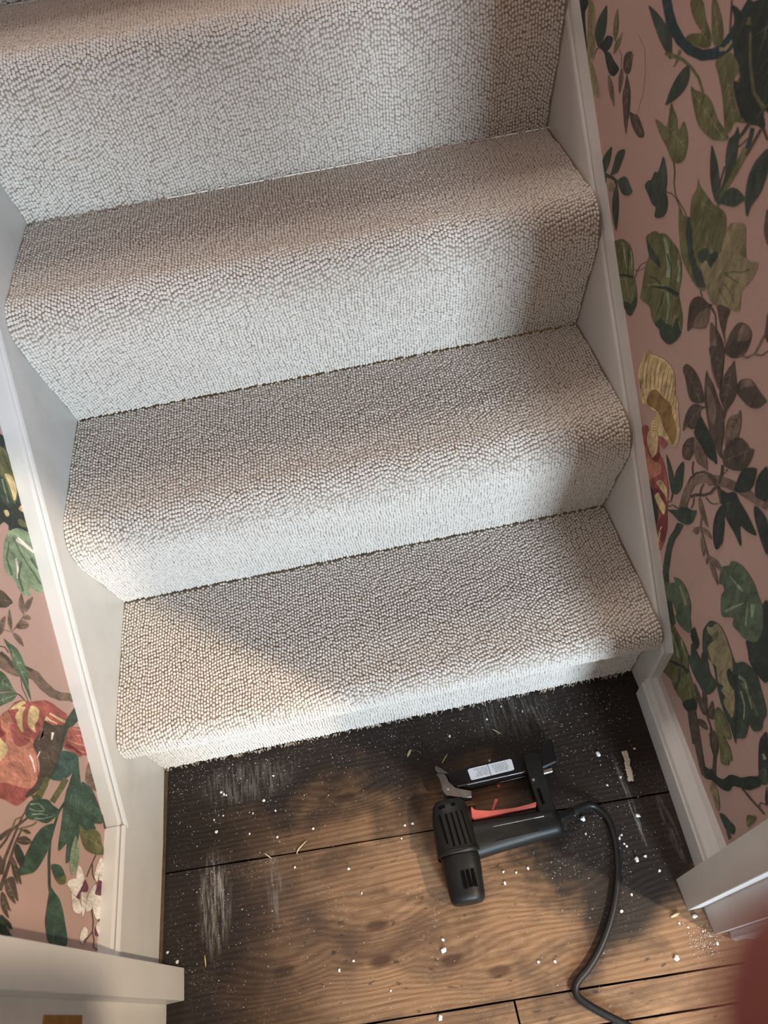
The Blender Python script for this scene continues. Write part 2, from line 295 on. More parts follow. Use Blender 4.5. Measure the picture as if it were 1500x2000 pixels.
PRINTS=[['R','printed_leaf','bk',0,1,[[642.0,808.3],[599.1,820.5],[598.9,812.8],[603.6,802.7],[585.2,775.1],[573.3,756.7],[580.2,751.4],[619.0,788.1]]],
['R','vein','dg',1,0,[[619.9,814.3],[578.5,760.7],[577.5,761.5],[619.5,814.6]]],
['R','vein','dg',1,0,[[612.1,803.9],[614.0,790.9],[613.7,790.8],[610.6,803.6]]],
['R','vein','dg',1,0,[[595.4,782.6],[597.1,770.7],[596.8,770.6],[594.0,782.3]]],
['R','vein','dg',1,0,[[587.2,771.9],[588.3,762.4],[588.0,762.4],[585.6,771.6]]],
['R','printed_leaf','kh',0,1,[[596.5,821.2],[583.5,824.1],[568.1,814.1],[562.8,794.9],[554.3,778.0],[564.5,760.7],[575.9,755.8],[587.7,788.8],[595.9,812.8]]],
['R','vein','ol',1,0,[[587.1,819.8],[565.6,765.8],[564.4,766.3],[586.7,820.0]]],
['R','vein','ol',1,0,[[582.9,809.3],[587.0,800.5],[586.8,800.3],[582.1,808.9]]],
['R','vein','ol',1,0,[[578.5,797.5],[565.9,794.0],[565.8,794.2],[577.8,799.2]]],
['R','vein','ol',1,0,[[578.7,799.0],[584.3,793.1],[584.1,792.9],[577.6,797.7]]],
['R','vein','ol',1,0,[[573.8,787.1],[562.9,788.0],[562.9,788.3],[573.8,788.1]]],
['R','vein','ol',1,0,[[570.0,777.1],[575.2,765.6],[574.9,765.5],[568.9,776.5]]],
['R','printed_leaf','kh',0,1,[[575.9,755.8],[561.6,760.8],[542.5,753.5],[516.7,736.6],[534.6,727.6],[560.6,740.2]]],
['R','vein','ol',1,0,[[571.0,756.0],[523.7,733.2],[523.2,734.4],[570.8,756.5]]],
['R','vein','ol',1,0,[[561.1,751.1],[554.4,754.7],[554.5,754.9],[561.7,752.5]]],
['R','vein','ol',1,0,[[562.3,751.9],[562.3,745.1],[562.0,745.0],[560.4,751.7]]],
['R','vein','ol',1,0,[[551.5,746.9],[547.1,752.0],[547.3,752.2],[552.3,747.7]]],
['R','vein','ol',1,0,[[552.7,747.4],[553.0,738.8],[552.7,738.7],[551.1,747.2]]],
['R','vein','ol',1,0,[[542.1,742.1],[535.7,745.6],[535.8,745.8],[542.7,743.5]]],
['R','vein','ol',1,0,[[543.4,742.5],[539.7,732.5],[539.4,732.6],[541.5,743.1]]],
['R','vein','ol',1,0,[[533.5,738.1],[531.9,734.0],[531.6,734.0],[532.4,738.5]]],
['R','printed_leaf','dg',0,1,[[543.9,783.3],[538.3,787.7],[533.2,794.9],[529.5,804.0],[528.7,812.2],[530.1,820.2],[532.8,827.0],[537.0,832.4],[547.6,823.6],[556.1,814.1],[561.8,804.2],[562.5,795.7],[558.0,788.5],[550.9,784.4]]],
['R','vein','gr2',1,0,[[551.1,788.1],[533.3,826.2],[534.5,826.7],[551.6,788.3]]],
['R','vein','gr2',1,0,[[546.3,798.1],[551.5,808.1],[551.8,808.0],[547.7,797.5]]],
['R','vein','gr2',1,0,[[541.7,807.7],[547.6,818.8],[547.9,818.7],[543.5,806.9]]],
['R','vein','gr2',1,0,[[542.7,806.8],[534.4,806.4],[534.4,806.7],[542.6,807.8]]],
['R','vein','gr2',1,0,[[537.6,817.1],[540.9,823.1],[541.2,823.0],[538.8,816.6]]],
['R','vein','gr2',1,0,[[538.0,816.0],[534.0,818.0],[534.0,818.3],[538.5,817.8]]],
['R','printed_leaf','bk',0,1,[[544.5,784.8],[530.4,796.5],[522.8,803.7],[504.9,807.3],[506.8,797.3],[514.8,788.6],[506.0,789.8],[491.3,786.2],[474.9,784.1],[475.3,779.6],[484.3,771.0],[499.0,768.4],[512.4,774.3],[524.6,783.5],[538.7,784.1]]],
['R','vein','dg',1,0,[[535.3,791.8],[480.4,780.1],[480.2,781.4],[535.2,792.3]]],
['R','vein','dg',1,0,[[523.7,789.5],[517.0,801.7],[517.2,801.9],[524.8,790.2]]],
['R','vein','dg',1,0,[[525.0,789.4],[519.8,781.6],[519.5,781.7],[523.6,790.2]]],
['R','vein','dg',1,0,[[513.8,787.3],[506.1,774.6],[505.8,774.7],[512.8,787.8]]],
['R','vein','dg',1,0,[[503.0,784.9],[496.6,774.9],[496.3,775.1],[501.6,785.7]]],
['R','vein','dg',1,0,[[492.0,782.6],[487.7,776.4],[487.4,776.5],[490.6,783.4]]],
['R','printed_stem','dg',0,0,[[541.8,785.4],[551.9,779.0],[558.7,762.3],[557.2,762.7],[549.3,779.4],[539.2,785.1]]],
['R','printed_leaf','ol',0,1,[[497.6,805.5],[495.2,808.4],[493.2,813.2],[492.5,819.4],[493.6,825.0],[496.3,830.5],[499.9,835.0],[504.2,838.6],[506.8,833.2],[508.4,827.2],[508.8,820.8],[507.6,815.1],[504.5,809.9],[500.9,806.7]]],
['R','vein','kh',1,0,[[498.2,807.7],[502.7,836.1],[504.0,835.9],[498.7,807.7]]],
['R','vein','kh',1,0,[[499.2,815.5],[505.7,818.6],[505.9,818.4],[500.1,814.0]]],
['R','vein','kh',1,0,[[499.0,814.2],[495.9,819.1],[496.2,819.3],[500.3,815.3]]],
['R','vein','kh',1,0,[[500.5,822.5],[505.8,825.0],[506.0,824.8],[501.3,821.2]]],
['R','vein','kh',1,0,[[500.4,821.4],[497.3,826.1],[497.5,826.3],[501.4,822.2]]],
['R','printed_leaf','ol',0,1,[[497.0,792.9],[495.8,804.4],[486.5,814.1],[480.0,821.1],[480.6,809.4],[488.8,797.4]]],
['R','vein','kh',1,0,[[495.2,794.7],[480.1,818.2],[481.2,818.9],[495.7,794.9]]],
['R','vein','kh',1,0,[[487.9,806.0],[483.3,807.3],[483.4,807.6],[488.1,807.4]]],
['R','printed_leaf','bn',0,1,[[500.9,766.7],[501.9,763.9],[501.0,759.4],[497.6,754.0],[492.4,749.3],[485.2,745.2],[477.7,742.0],[469.9,739.8],[470.9,745.2],[473.3,750.6],[477.4,756.1],[482.7,760.6],[489.8,764.4],[496.2,766.4]]],
['R','vein','br',1,0,[[499.7,763.6],[471.9,742.8],[471.1,743.8],[499.4,764.0]]],
['R','vein','br',1,0,[[485.4,752.7],[478.8,754.9],[478.8,755.2],[485.8,754.4]]],
['R','printed_leaf','br',0,1,[[461.7,788.0],[464.4,798.9],[458.5,806.8],[446.6,811.6],[441.8,809.2],[437.9,813.0],[441.1,807.8],[440.3,798.9],[442.0,790.3],[450.6,785.5]]],
['R','vein','bn',1,0,[[458.8,789.1],[439.0,810.7],[439.9,811.6],[459.1,789.4]]],
['R','vein','bn',1,0,[[453.4,794.8],[455.0,803.3],[455.3,803.3],[454.7,794.7]]],
['R','vein','bn',1,0,[[454.1,793.8],[445.0,794.5],[445.0,794.8],[454.1,795.7]]],
['R','vein','bn',1,0,[[443.6,805.8],[444.7,809.9],[445.0,809.9],[445.0,805.6]]],
['R','printed_stem','bn',0,0,[[481.8,800.8],[473.0,798.5],[469.3,786.1],[467.5,786.7],[470.7,799.3],[479.3,802.1]]],
['R','printed_leaf','bn',0,1,[[465.2,787.6],[467.4,785.1],[469.3,781.0],[470.2,775.7],[469.5,770.8],[467.3,766.1],[464.3,762.2],[460.6,759.2],[458.2,764.3],[456.8,769.6],[456.3,775.2],[457.1,779.9],[459.5,784.1],[462.5,786.7]]],
['R','vein','br',1,0,[[464.5,785.7],[462.4,761.4],[461.2,761.5],[464.0,785.8]]],
['R','vein','br',1,0,[[464.1,779.1],[458.2,775.6],[458.0,775.9],[463.2,780.3]]],
['R','vein','br',1,0,[[464.0,780.0],[467.7,775.5],[467.5,775.3],[463.3,779.3]]],
['R','vein','br',1,0,[[463.3,773.2],[458.5,770.2],[458.4,770.5],[462.8,774.0]]],
['R','vein','br',1,0,[[463.7,774.2],[467.1,769.4],[466.9,769.2],[462.3,773.0]]],
['R','printed_leaf','br',0,1,[[449.4,785.5],[441.3,781.6],[430.8,772.5],[423.7,753.1],[423.2,739.5],[423.0,726.0],[436.7,738.5],[450.9,760.3],[450.0,774.0]]],
['R','vein','bn',1,0,[[447.1,781.7],[424.7,731.1],[423.5,731.7],[446.6,781.9]]],
['R','vein','bn',1,0,[[442.6,770.8],[433.1,768.8],[433.0,769.1],[442.0,772.6]]],
['R','vein','bn',1,0,[[443.1,772.1],[446.8,762.2],[446.5,762.1],[441.5,771.3]]],
['R','vein','bn',1,0,[[437.9,761.1],[430.1,759.2],[430.0,759.5],[437.6,762.2]]],
['R','vein','bn',1,0,[[438.6,762.0],[441.5,753.6],[441.3,753.5],[436.9,761.3]]],
['R','vein','bn',1,0,[[433.3,751.1],[425.9,749.2],[425.8,749.5],[433.1,752.0]]],
['R','vein','bn',1,0,[[433.7,751.8],[436.3,745.1],[436.0,745.0],[432.6,751.3]]],
['R','vein','bn',1,0,[[429.1,741.7],[430.6,737.5],[430.3,737.4],[428.2,741.3]]],
['R','printed_leaf','br',0,1,[[423.3,752.3],[411.2,755.0],[401.9,758.0],[389.6,754.6],[374.6,745.8],[385.9,738.1],[403.1,738.8],[415.4,743.7]]],
['R','vein','bn',1,0,[[420.0,751.0],[378.8,744.3],[378.6,745.6],[419.9,751.5]]],
['R','vein','bn',1,0,[[399.9,747.7],[396.0,742.6],[395.7,742.7],[398.7,748.5]]],
['R','vein','bn',1,0,[[389.5,746.2],[386.5,742.2],[386.2,742.4],[388.5,746.8]]],
['R','printed_stem','bn',0,0,[[402.8,760.7],[397.2,783.7],[402.2,804.3],[414.1,825.0],[435.6,832.1],[436.3,831.7],[414.8,824.7],[403.0,804.0],[398.0,783.5],[403.6,760.4]]],
['R','printed_leaf','dg',0,1,[[358.4,839.2],[357.1,843.4],[359.0,849.5],[365.5,856.0],[375.8,860.6],[390.5,863.6],[406.9,865.0],[424.5,864.8],[417.3,860.1],[408.2,855.1],[397.4,849.8],[386.5,845.3],[374.5,841.4],[364.9,839.3]]],
['R','vein','gr2',1,0,[[361.1,845.2],[418.3,863.6],[418.7,862.4],[361.2,844.7]]],
['R','vein','gr2',1,0,[[373.1,849.3],[377.8,845.6],[377.6,845.3],[372.2,847.8]]],
['R','vein','gr2',1,0,[[372.0,848.8],[375.8,856.1],[376.1,856.0],[373.2,848.3]]],
['R','vein','gr2',1,0,[[384.6,852.9],[389.0,849.4],[388.8,849.1],[383.6,851.4]]],
['R','vein','gr2',1,0,[[383.4,852.5],[386.9,858.8],[387.1,858.7],[384.8,851.9]]],
['R','vein','gr2',1,0,[[395.9,856.4],[399.5,853.6],[399.3,853.3],[395.2,855.2]]],
['R','vein','gr2',1,0,[[406.2,859.8],[408.8,863.8],[409.1,863.6],[407.9,859.0]]],
['R','printed_leaf','dg',0,1,[[389.8,879.7],[383.0,881.6],[368.0,865.1],[351.9,845.1],[359.6,843.2],[373.8,856.2],[383.9,870.9]]],
['R','vein','gr2',1,0,[[386.3,878.0],[358.0,845.2],[357.0,846.1],[386.0,878.4]]],
['R','vein','gr2',1,0,[[379.0,869.5],[374.3,869.9],[374.3,870.2],[379.0,870.7]]],
['R','vein','gr2',1,0,[[371.8,861.1],[367.2,861.8],[367.2,862.1],[371.8,862.7]]],
['R','printed_leaf','dg',0,1,[[388.1,880.2],[377.1,881.2],[360.5,860.3],[349.6,839.2],[359.2,838.9],[378.0,862.0]]],
['R','vein','gr2',1,0,[[383.0,878.9],[354.8,840.6],[353.7,841.4],[382.6,879.2]]],
['R','vein','gr2',1,0,[[371.5,863.0],[364.8,863.2],[364.8,863.5],[371.3,864.6]]],
['R','vein','gr2',1,0,[[372.1,864.3],[374.2,859.9],[374.0,859.7],[370.7,863.3]]],
['R','vein','gr2',1,0,[[366.2,856.3],[366.8,851.4],[366.6,851.3],[365.2,856.1]]],
['R','vein','gr2',1,0,[[360.5,848.7],[361.2,843.6],[360.9,843.6],[359.4,848.5]]],
['R','printed_ribbon','tl',0,0,[[397.5,879.6],[386.2,869.3],[371.2,860.2],[346.9,853.3],[319.1,852.0],[288.5,856.6],[262.6,867.0],[244.1,879.6],[233.4,894.0],[226.7,908.4],[218.4,924.6],[237.8,924.0],[246.4,907.3],[252.9,893.2],[261.3,881.1],[273.8,872.7],[290.3,865.9],[311.2,862.7],[332.4,863.6],[353.2,869.3],[366.8,876.9],[378.2,886.3]]],
['R','printed_leaf','ol',0,1,[[335.6,895.0],[313.8,901.2],[298.5,889.7],[281.1,880.1],[281.7,870.6],[305.0,864.3],[329.0,862.6],[320.9,870.1],[299.7,878.1],[314.9,880.7],[329.2,887.0]]],
['R','vein','kh',1,0,[[314.7,880.7],[285.5,874.2],[285.2,875.4],[314.6,881.2]]],
['R','vein','kh',1,0,[[302.5,878.0],[296.0,883.5],[296.2,883.7],[303.3,879.0]]],
['R','vein','kh',1,0,[[303.4,878.2],[298.8,870.9],[298.6,871.0],[302.5,878.7]]],
['R','vein','kh',1,0,[[296.3,876.8],[293.4,883.0],[293.7,883.2],[297.8,877.7]]],
['R','vein','kh',1,0,[[290.8,875.4],[285.9,879.8],[286.1,880.0],[291.7,876.6]]],
['R','vein','kh',1,0,[[291.7,875.8],[288.7,871.2],[288.4,871.4],[290.7,876.3]]],
['R','printed_leaf','ol',0,1,[[295.8,906.3],[288.4,908.4],[268.6,896.8],[259.9,884.4],[265.0,877.5],[275.6,876.6],[287.1,889.9]]],
['R','vein','kh',1,0,[[292.1,905.1],[266.2,880.2],[265.3,881.2],[291.7,905.4]]],
['R','vein','kh',1,0,[[286.0,899.4],[287.6,894.4],[287.3,894.3],[284.7,898.8]]],
['R','vein','kh',1,0,[[278.8,892.4],[271.1,893.6],[271.1,893.9],[278.9,893.5]]],
['R','vein','kh',1,0,[[279.7,893.0],[279.3,885.3],[279.0,885.3],[278.0,892.9]]],
['R','vein','kh',1,0,[[272.3,886.2],[265.4,887.4],[265.4,887.7],[272.4,887.5]]],
['R','vein','kh',1,0,[[272.9,886.9],[272.7,880.9],[272.4,880.9],[271.8,886.8]]],
['R','printed_stem','br',0,0,[[264.0,915.3],[257.8,902.0],[253.5,892.8],[250.2,893.8],[254.7,902.9],[261.2,916.0]]],
['R','printed_bird','bk',0,1,[[259.7,912.3],[247.0,913.0],[236.7,910.4],[229.0,921.7],[223.0,926.8],[190.9,935.9],[142.9,868.0],[164.9,859.6],[157.5,850.9],[158.2,845.9],[167.5,845.3],[185.7,840.2],[205.7,845.7],[223.0,860.6],[218.0,864.5],[217.6,870.5],[230.3,876.4],[240.8,885.6],[248.2,896.9],[250.7,904.1]]],
['R','plume','dg',1,0,[[190.2,930.1],[194.1,901.7],[193.8,901.6],[189.3,930.0]]],
['R','plume','ol',1,0,[[160.4,869.9],[173.1,850.4],[172.9,850.2],[159.5,869.3]]],
['R','plume','tl',1,0,[[207.3,931.5],[225.4,896.2],[225.2,896.0],[206.1,930.8]]],
['R','plume','dg',1,0,[[162.0,884.0],[150.4,871.1],[150.1,871.3],[161.4,884.4]]],
['R','plume','ol',1,0,[[173.6,892.4],[183.2,878.8],[182.9,878.6],[172.8,891.8]]],
['R','plume','tl',1,0,[[224.4,886.7],[220.8,873.2],[220.5,873.3],[223.3,887.0]]],
['R','plume','tl',1,0,[[197.0,917.3],[198.5,901.6],[198.2,901.6],[195.5,917.1]]],
['R','plume','dg',1,0,[[163.6,889.1],[184.7,864.3],[184.4,864.1],[162.8,888.3]]],
['R','plume','ol',1,0,[[188.5,931.8],[199.9,893.7],[199.6,893.6],[187.3,931.4]]],
['R','plume','dg',1,0,[[198.7,926.0],[188.3,900.1],[188.0,900.2],[197.5,926.5]]],
['R','plume','tl',1,0,[[200.0,926.9],[196.6,904.3],[196.3,904.4],[199.2,927.0]]],
['R','plume','dg',1,0,[[210.3,914.6],[211.0,882.1],[210.7,882.1],[209.4,914.6]]],
['R','plume','tl',1,0,[[173.9,891.7],[172.2,871.2],[171.9,871.2],[172.6,891.8]]],
['R','plume','dg',1,0,[[206.1,886.9],[216.0,863.6],[215.7,863.5],[204.9,886.3]]],
['R','plume','dg',1,0,[[235.0,910.0],[236.6,895.6],[236.3,895.5],[233.7,909.8]]],
['R','plume','ol',1,0,[[180.6,901.1],[194.4,877.6],[194.1,877.4],[179.8,900.6]]],
['R','plume','tl',1,0,[[203.4,888.3],[204.8,865.4],[204.5,865.4],[202.0,888.2]]],
['R','plume','ol',1,0,[[187.6,923.3],[215.9,900.0],[215.7,899.7],[187.0,922.5]]],
['R','plume','tl',1,0,[[195.0,897.9],[205.3,879.5],[205.1,879.4],[193.9,897.2]]],
['R','plume','tl',1,0,[[217.5,874.4],[202.9,859.7],[202.7,859.9],[216.4,875.4]]],
['R','plume','dg',1,0,[[219.3,903.4],[207.2,883.4],[206.9,883.5],[218.2,904.1]]],
['R','plume','dg',1,0,[[211.9,896.3],[204.1,865.1],[203.9,865.1],[211.4,896.4]]],
['R','plume','dg',1,0,[[200.5,880.7],[201.1,863.5],[200.8,863.5],[199.4,880.6]]],
['R','plume','dg',1,0,[[199.3,887.5],[183.3,853.1],[183.1,853.2],[198.1,888.0]]],
['R','plume','ol',1,0,[[198.7,914.0],[196.9,896.2],[196.6,896.2],[197.5,914.0]]],
['R','plume','dg',1,0,[[178.7,890.8],[184.4,853.1],[184.1,853.1],[177.8,890.6]]],
['R','plume','dg',1,0,[[193.2,897.5],[192.0,877.4],[191.7,877.5],[192.4,897.6]]],
['R','plume','tl',1,0,[[184.3,905.3],[190.8,870.6],[190.6,870.5],[183.3,905.1]]],
['R','plume','dg',1,0,[[192.6,926.2],[183.1,904.2],[182.8,904.3],[191.5,926.7]]],
['R','plume','tl',1,0,[[231.5,912.3],[246.3,903.3],[246.1,903.1],[230.9,911.3]]],
['R','plume','kh',1,0,[[261.3,874.2],[249.9,878.7],[243.8,886.5],[244.7,889.2],[247.3,888.6],[247.9,886.3],[254.1,879.9],[263.3,877.4]]],
['R','plume','ol',1,0,[[222.7,908.2],[225.4,913.3],[230.2,912.3],[229.9,906.5]]],
['R','plume','ol',1,0,[[215.5,863.7],[214.9,868.8],[219.4,872.6],[221.0,871.9],[217.5,868.0],[219.2,863.1]]],
['R','plume','ol',1,0,[[221.2,903.0],[209.6,883.5],[190.9,864.5],[169.4,859.3],[165.2,863.1],[186.1,867.2],[205.1,885.2],[217.8,904.1]]],
['R','printed_leaf','ol',0,1,[[263.0,864.3],[251.8,874.1],[237.4,880.3],[220.8,873.3],[223.7,861.7],[206.2,844.1],[185.7,840.2],[203.7,833.3],[205.8,824.5],[213.7,819.6],[224.3,831.1],[235.8,844.2],[251.8,856.7]]],
['R','vein','kh',1,0,[[250.3,870.6],[205.4,832.7],[204.6,833.7],[250.0,870.9]]],
['R','vein','kh',1,0,[[241.7,863.2],[241.0,854.6],[240.7,854.6],[240.4,863.3]]],
['R','vein','kh',1,0,[[231.9,854.8],[225.2,856.7],[225.2,857.0],[232.2,856.7]]],
['R','vein','kh',1,0,[[233.0,855.7],[231.9,844.4],[231.6,844.4],[231.1,855.8]]],
['R','vein','kh',1,0,[[222.9,847.4],[215.2,849.3],[215.3,849.6],[223.2,849.1]]],
['R','vein','kh',1,0,[[224.0,848.2],[222.8,833.9],[222.5,833.9],[222.1,848.3]]],
['R','vein','kh',1,0,[[213.9,839.9],[205.3,842.0],[205.3,842.3],[214.1,841.6]]],
['R','vein','kh',1,0,[[214.5,840.9],[218.3,829.7],[218.0,829.6],[213.5,840.5]]],
['R','printed_stem','ol',0,0,[[365.1,835.9],[344.0,840.3],[325.5,843.3],[307.6,843.5],[288.3,840.8],[272.6,832.4],[268.9,834.5],[284.4,843.2],[304.2,846.5],[323.1,846.7],[342.8,843.9],[364.1,839.8]]],
['R','printed_stem','ol',0,0,[[338.3,850.0],[337.7,841.4],[341.1,832.7],[339.1,833.0],[333.5,842.2],[331.8,851.5]]],
['R','printed_leaf','dg',0,1,[[311.1,844.6],[316.4,841.3],[322.7,835.2],[329.3,826.6],[334.1,818.0],[337.6,808.9],[339.7,800.8],[340.2,793.8],[327.4,802.6],[316.6,811.9],[308.3,821.5],[304.2,829.8],[304.2,837.4],[307.2,842.4]]],
['R','vein','gr2',1,0,[[309.2,839.4],[339.2,799.4],[338.1,798.6],[308.8,839.1]]],
['R','vein','gr2',1,0,[[315.0,832.1],[323.1,830.6],[323.1,830.3],[314.9,830.3]]],
['R','vein','gr2',1,0,[[321.5,823.0],[318.8,813.2],[318.6,813.3],[320.3,823.3]]],
['R','vein','gr2',1,0,[[320.9,823.6],[327.4,822.7],[327.4,822.4],[320.8,822.6]]],
['R','vein','gr2',1,0,[[327.5,814.9],[325.7,809.3],[325.4,809.4],[326.0,815.3]]],
['R','vein','gr2',1,0,[[326.9,815.8],[332.7,814.8],[332.6,814.5],[326.7,814.4]]],
['R','vein','gr2',1,0,[[333.7,806.9],[331.8,802.2],[331.5,802.2],[331.8,807.3]]],
['R','printed_leaf','ol',0,1,[[296.7,829.4],[284.6,830.3],[273.9,833.0],[253.7,833.6],[232.7,824.0],[214.4,820.8],[205.4,816.7],[221.1,808.2],[235.4,804.1],[263.9,804.8],[284.3,817.7]]],
['R','vein','kh',1,0,[[290.2,826.4],[213.0,813.2],[212.8,814.5],[290.1,826.9]]],
['R','vein','kh',1,0,[[274.1,823.4],[268.0,829.3],[268.2,829.6],[275.3,824.8]]],
['R','vein','kh',1,0,[[275.2,823.7],[264.9,808.0],[264.7,808.2],[274.1,824.4]]],
['R','vein','kh',1,0,[[258.7,820.9],[252.1,827.2],[252.3,827.4],[259.8,822.2]]],
['R','vein','kh',1,0,[[260.0,821.1],[252.5,810.4],[252.3,810.6],[258.5,822.0]]],
['R','vein','kh',1,0,[[243.5,818.6],[239.4,822.3],[239.6,822.6],[244.1,819.4]]],
['R','vein','kh',1,0,[[244.5,818.5],[237.1,808.0],[236.9,808.1],[243.1,819.4]]],
['R','vein','kh',1,0,[[227.8,815.8],[223.8,819.9],[224.0,820.1],[228.8,817.0]]],
['R','printed_leaf','ol',0,1,[[329.3,799.8],[319.8,797.2],[309.7,793.3],[299.4,783.9],[293.8,796.0],[279.8,788.4],[274.2,778.7],[274.8,763.4],[285.6,754.8],[300.0,751.4],[318.5,758.5],[337.9,762.9],[355.6,771.6],[342.2,774.7],[326.8,777.1]]],
['R','vein','kh',1,0,[[326.8,777.3],[279.6,774.8],[279.6,776.1],[326.8,777.8]]],
['R','vein','kh',1,0,[[316.7,776.5],[310.9,783.6],[311.2,783.8],[318.1,777.8]]],
['R','vein','kh',1,0,[[307.4,776.2],[296.2,788.7],[296.4,788.9],[308.5,777.2]]],
['R','vein','kh',1,0,[[308.4,776.4],[296.3,761.9],[296.1,762.1],[307.5,777.0]]],
['R','vein','kh',1,0,[[299.2,775.7],[288.3,763.3],[288.1,763.5],[297.8,776.8]]],
['R','vein','kh',1,0,[[288.4,775.2],[282.0,783.0],[282.2,783.2],[289.7,776.5]]],
['R','printed_stem','br',0,0,[[295.9,751.4],[287.8,743.6],[284.2,732.7],[274.1,723.2],[263.3,717.4],[247.4,712.0],[246.3,712.9],[261.9,718.4],[272.4,724.2],[282.3,733.7],[285.7,744.7],[293.7,752.6]]],
['R','printed_leaf','dg',0,1,[[194.7,757.6],[194.0,761.9],[195.3,768.7],[199.2,777.0],[205.0,784.1],[212.9,790.7],[221.3,795.8],[230.1,799.6],[228.1,792.4],[224.5,784.6],[219.4,776.3],[213.4,769.1],[205.8,762.7],[199.3,758.8]]],
['R','vein','gr2',1,0,[[196.1,761.4],[226.6,796.7],[227.5,795.9],[196.5,761.0]]],
['R','vein','gr2',1,0,[[202.4,768.9],[210.2,768.4],[210.2,768.1],[202.4,767.6]]],
['R','vein','gr2',1,0,[[201.6,768.1],[201.3,775.4],[201.6,775.4],[203.3,768.3]]],
['R','vein','gr2',1,0,[[208.6,775.8],[214.7,775.4],[214.7,775.1],[208.6,774.6]]],
['R','vein','gr2',1,0,[[214.2,782.2],[213.9,787.4],[214.2,787.4],[215.3,782.3]]],
['R','printed_leaf','dg',0,1,[[204.5,815.8],[198.3,824.5],[196.5,832.2],[189.9,826.2],[183.8,810.8],[180.7,797.6],[183.0,776.9],[193.1,760.0],[193.1,778.9],[194.1,789.7],[201.5,801.2]]],
['R','vein','gr2',1,0,[[195.6,827.6],[189.9,769.3],[188.6,769.4],[195.1,827.6]]],
['R','vein','gr2',1,0,[[194.6,815.3],[186.5,810.4],[186.3,810.6],[193.7,816.6]]],
['R','vein','gr2',1,0,[[193.4,803.6],[186.6,799.7],[186.4,799.9],[192.4,805.1]]],
['R','vein','gr2',1,0,[[193.2,805.0],[198.3,802.0],[198.1,801.7],[192.6,803.6]]],
['R','vein','gr2',1,0,[[192.2,792.0],[184.5,787.4],[184.3,787.7],[191.2,793.4]]],
['R','vein','gr2',1,0,[[191.0,780.3],[186.5,778.1],[186.4,778.3],[190.0,781.7]]],
['R','printed_stem','tl',0,0,[[176.5,840.0],[175.1,828.3],[175.9,819.8],[169.6,821.3],[168.8,830.0],[170.3,841.8]]],
['R','printed_stem','dg',0,0,[[182.4,842.8],[188.3,830.3],[192.7,823.3],[188.7,823.4],[183.7,830.6],[177.4,843.2]]],
['R','printed_stem','ol',0,0,[[178.0,821.5],[182.2,800.9],[188.2,778.8],[193.2,750.8],[188.4,752.1],[181.4,780.4],[173.5,802.6],[167.5,823.5]]],
['R','printed_stem','br',0,0,[[163.1,844.7],[167.0,832.0],[172.5,816.8],[168.4,817.4],[163.0,832.6],[159.1,845.3]]],
['R','printed_stem','br',0,0,[[170.9,837.6],[178.6,827.9],[186.5,817.9],[184.8,817.8],[176.6,827.8],[168.8,837.5]]],
['R','printed_stem','br',0,0,[[158.8,845.5],[147.7,840.9],[145.5,842.6],[155.8,847.7]]],
['R','printed_stem','br',0,0,[[199.3,792.9],[199.0,776.1],[195.7,766.1],[192.9,767.3],[196.2,777.2],[196.6,793.8]]],
['R','printed_leaf','dg',0,1,[[193.2,757.7],[185.7,772.0],[177.4,781.6],[168.4,785.2],[159.1,785.9],[150.0,784.4],[155.0,777.5],[161.6,770.4],[171.3,765.5],[180.9,762.1]]],
['R','vein','gr2',1,0,[[190.4,761.2],[153.7,783.9],[154.4,785.0],[190.7,761.7]]],
['R','vein','gr2',1,0,[[181.0,767.1],[180.1,774.9],[180.3,775.0],[181.9,767.3]]],
['R','vein','gr2',1,0,[[181.6,766.5],[176.4,765.5],[176.3,765.8],[181.2,767.9]]],
['R','vein','gr2',1,0,[[171.4,772.8],[171.1,779.6],[171.4,779.7],[173.2,773.1]]],
['R','vein','gr2',1,0,[[172.5,772.4],[166.3,771.0],[166.2,771.3],[172.1,773.5]]],
['R','vein','gr2',1,0,[[163.7,778.0],[160.1,776.1],[159.9,776.3],[162.6,779.4]]],
['R','printed_leaf','dg',0,1,[[141.5,836.2],[149.2,827.7],[154.6,816.9],[156.5,804.2],[153.8,792.1],[149.1,782.1],[138.6,772.4],[137.7,784.1],[131.4,799.7],[131.1,810.4],[132.2,822.6]]],
['R','vein','gr2',1,0,[[143.5,831.4],[143.9,777.2],[142.6,777.2],[143.0,831.4]]],
['R','vein','gr2',1,0,[[143.8,820.0],[133.8,812.1],[133.6,812.4],[142.8,821.2]]],
['R','vein','gr2',1,0,[[143.7,821.1],[152.6,812.6],[152.4,812.4],[142.8,820.1]]],
['R','vein','gr2',1,0,[[143.5,809.1],[133.7,806.3],[133.6,806.5],[143.0,810.4]]],
['R','vein','gr2',1,0,[[143.6,810.1],[150.7,803.4],[150.5,803.2],[142.9,809.4]]],
['R','vein','gr2',1,0,[[143.7,788.6],[147.3,784.6],[147.1,784.4],[142.8,787.5]]],
['R','printed_leaf','br',0,1,[[114.4,793.8],[111.5,784.1],[107.2,775.1],[95.7,768.2],[101.5,784.7]]],
['R','vein','bn',1,0,[[113.8,791.5],[98.4,769.3],[97.3,770.1],[113.3,791.8]]],
['R','vein','bn',1,0,[[109.7,785.3],[104.9,785.5],[104.8,785.8],[109.5,787.0]]],
['R','printed_leaf','ol',0,1,[[259.3,713.7],[248.7,713.0],[228.4,718.8],[214.6,705.4],[207.6,690.4],[180.3,680.4],[165.4,671.5],[171.2,665.4],[186.7,662.0],[208.9,665.6],[227.1,672.3],[241.5,686.4]]],
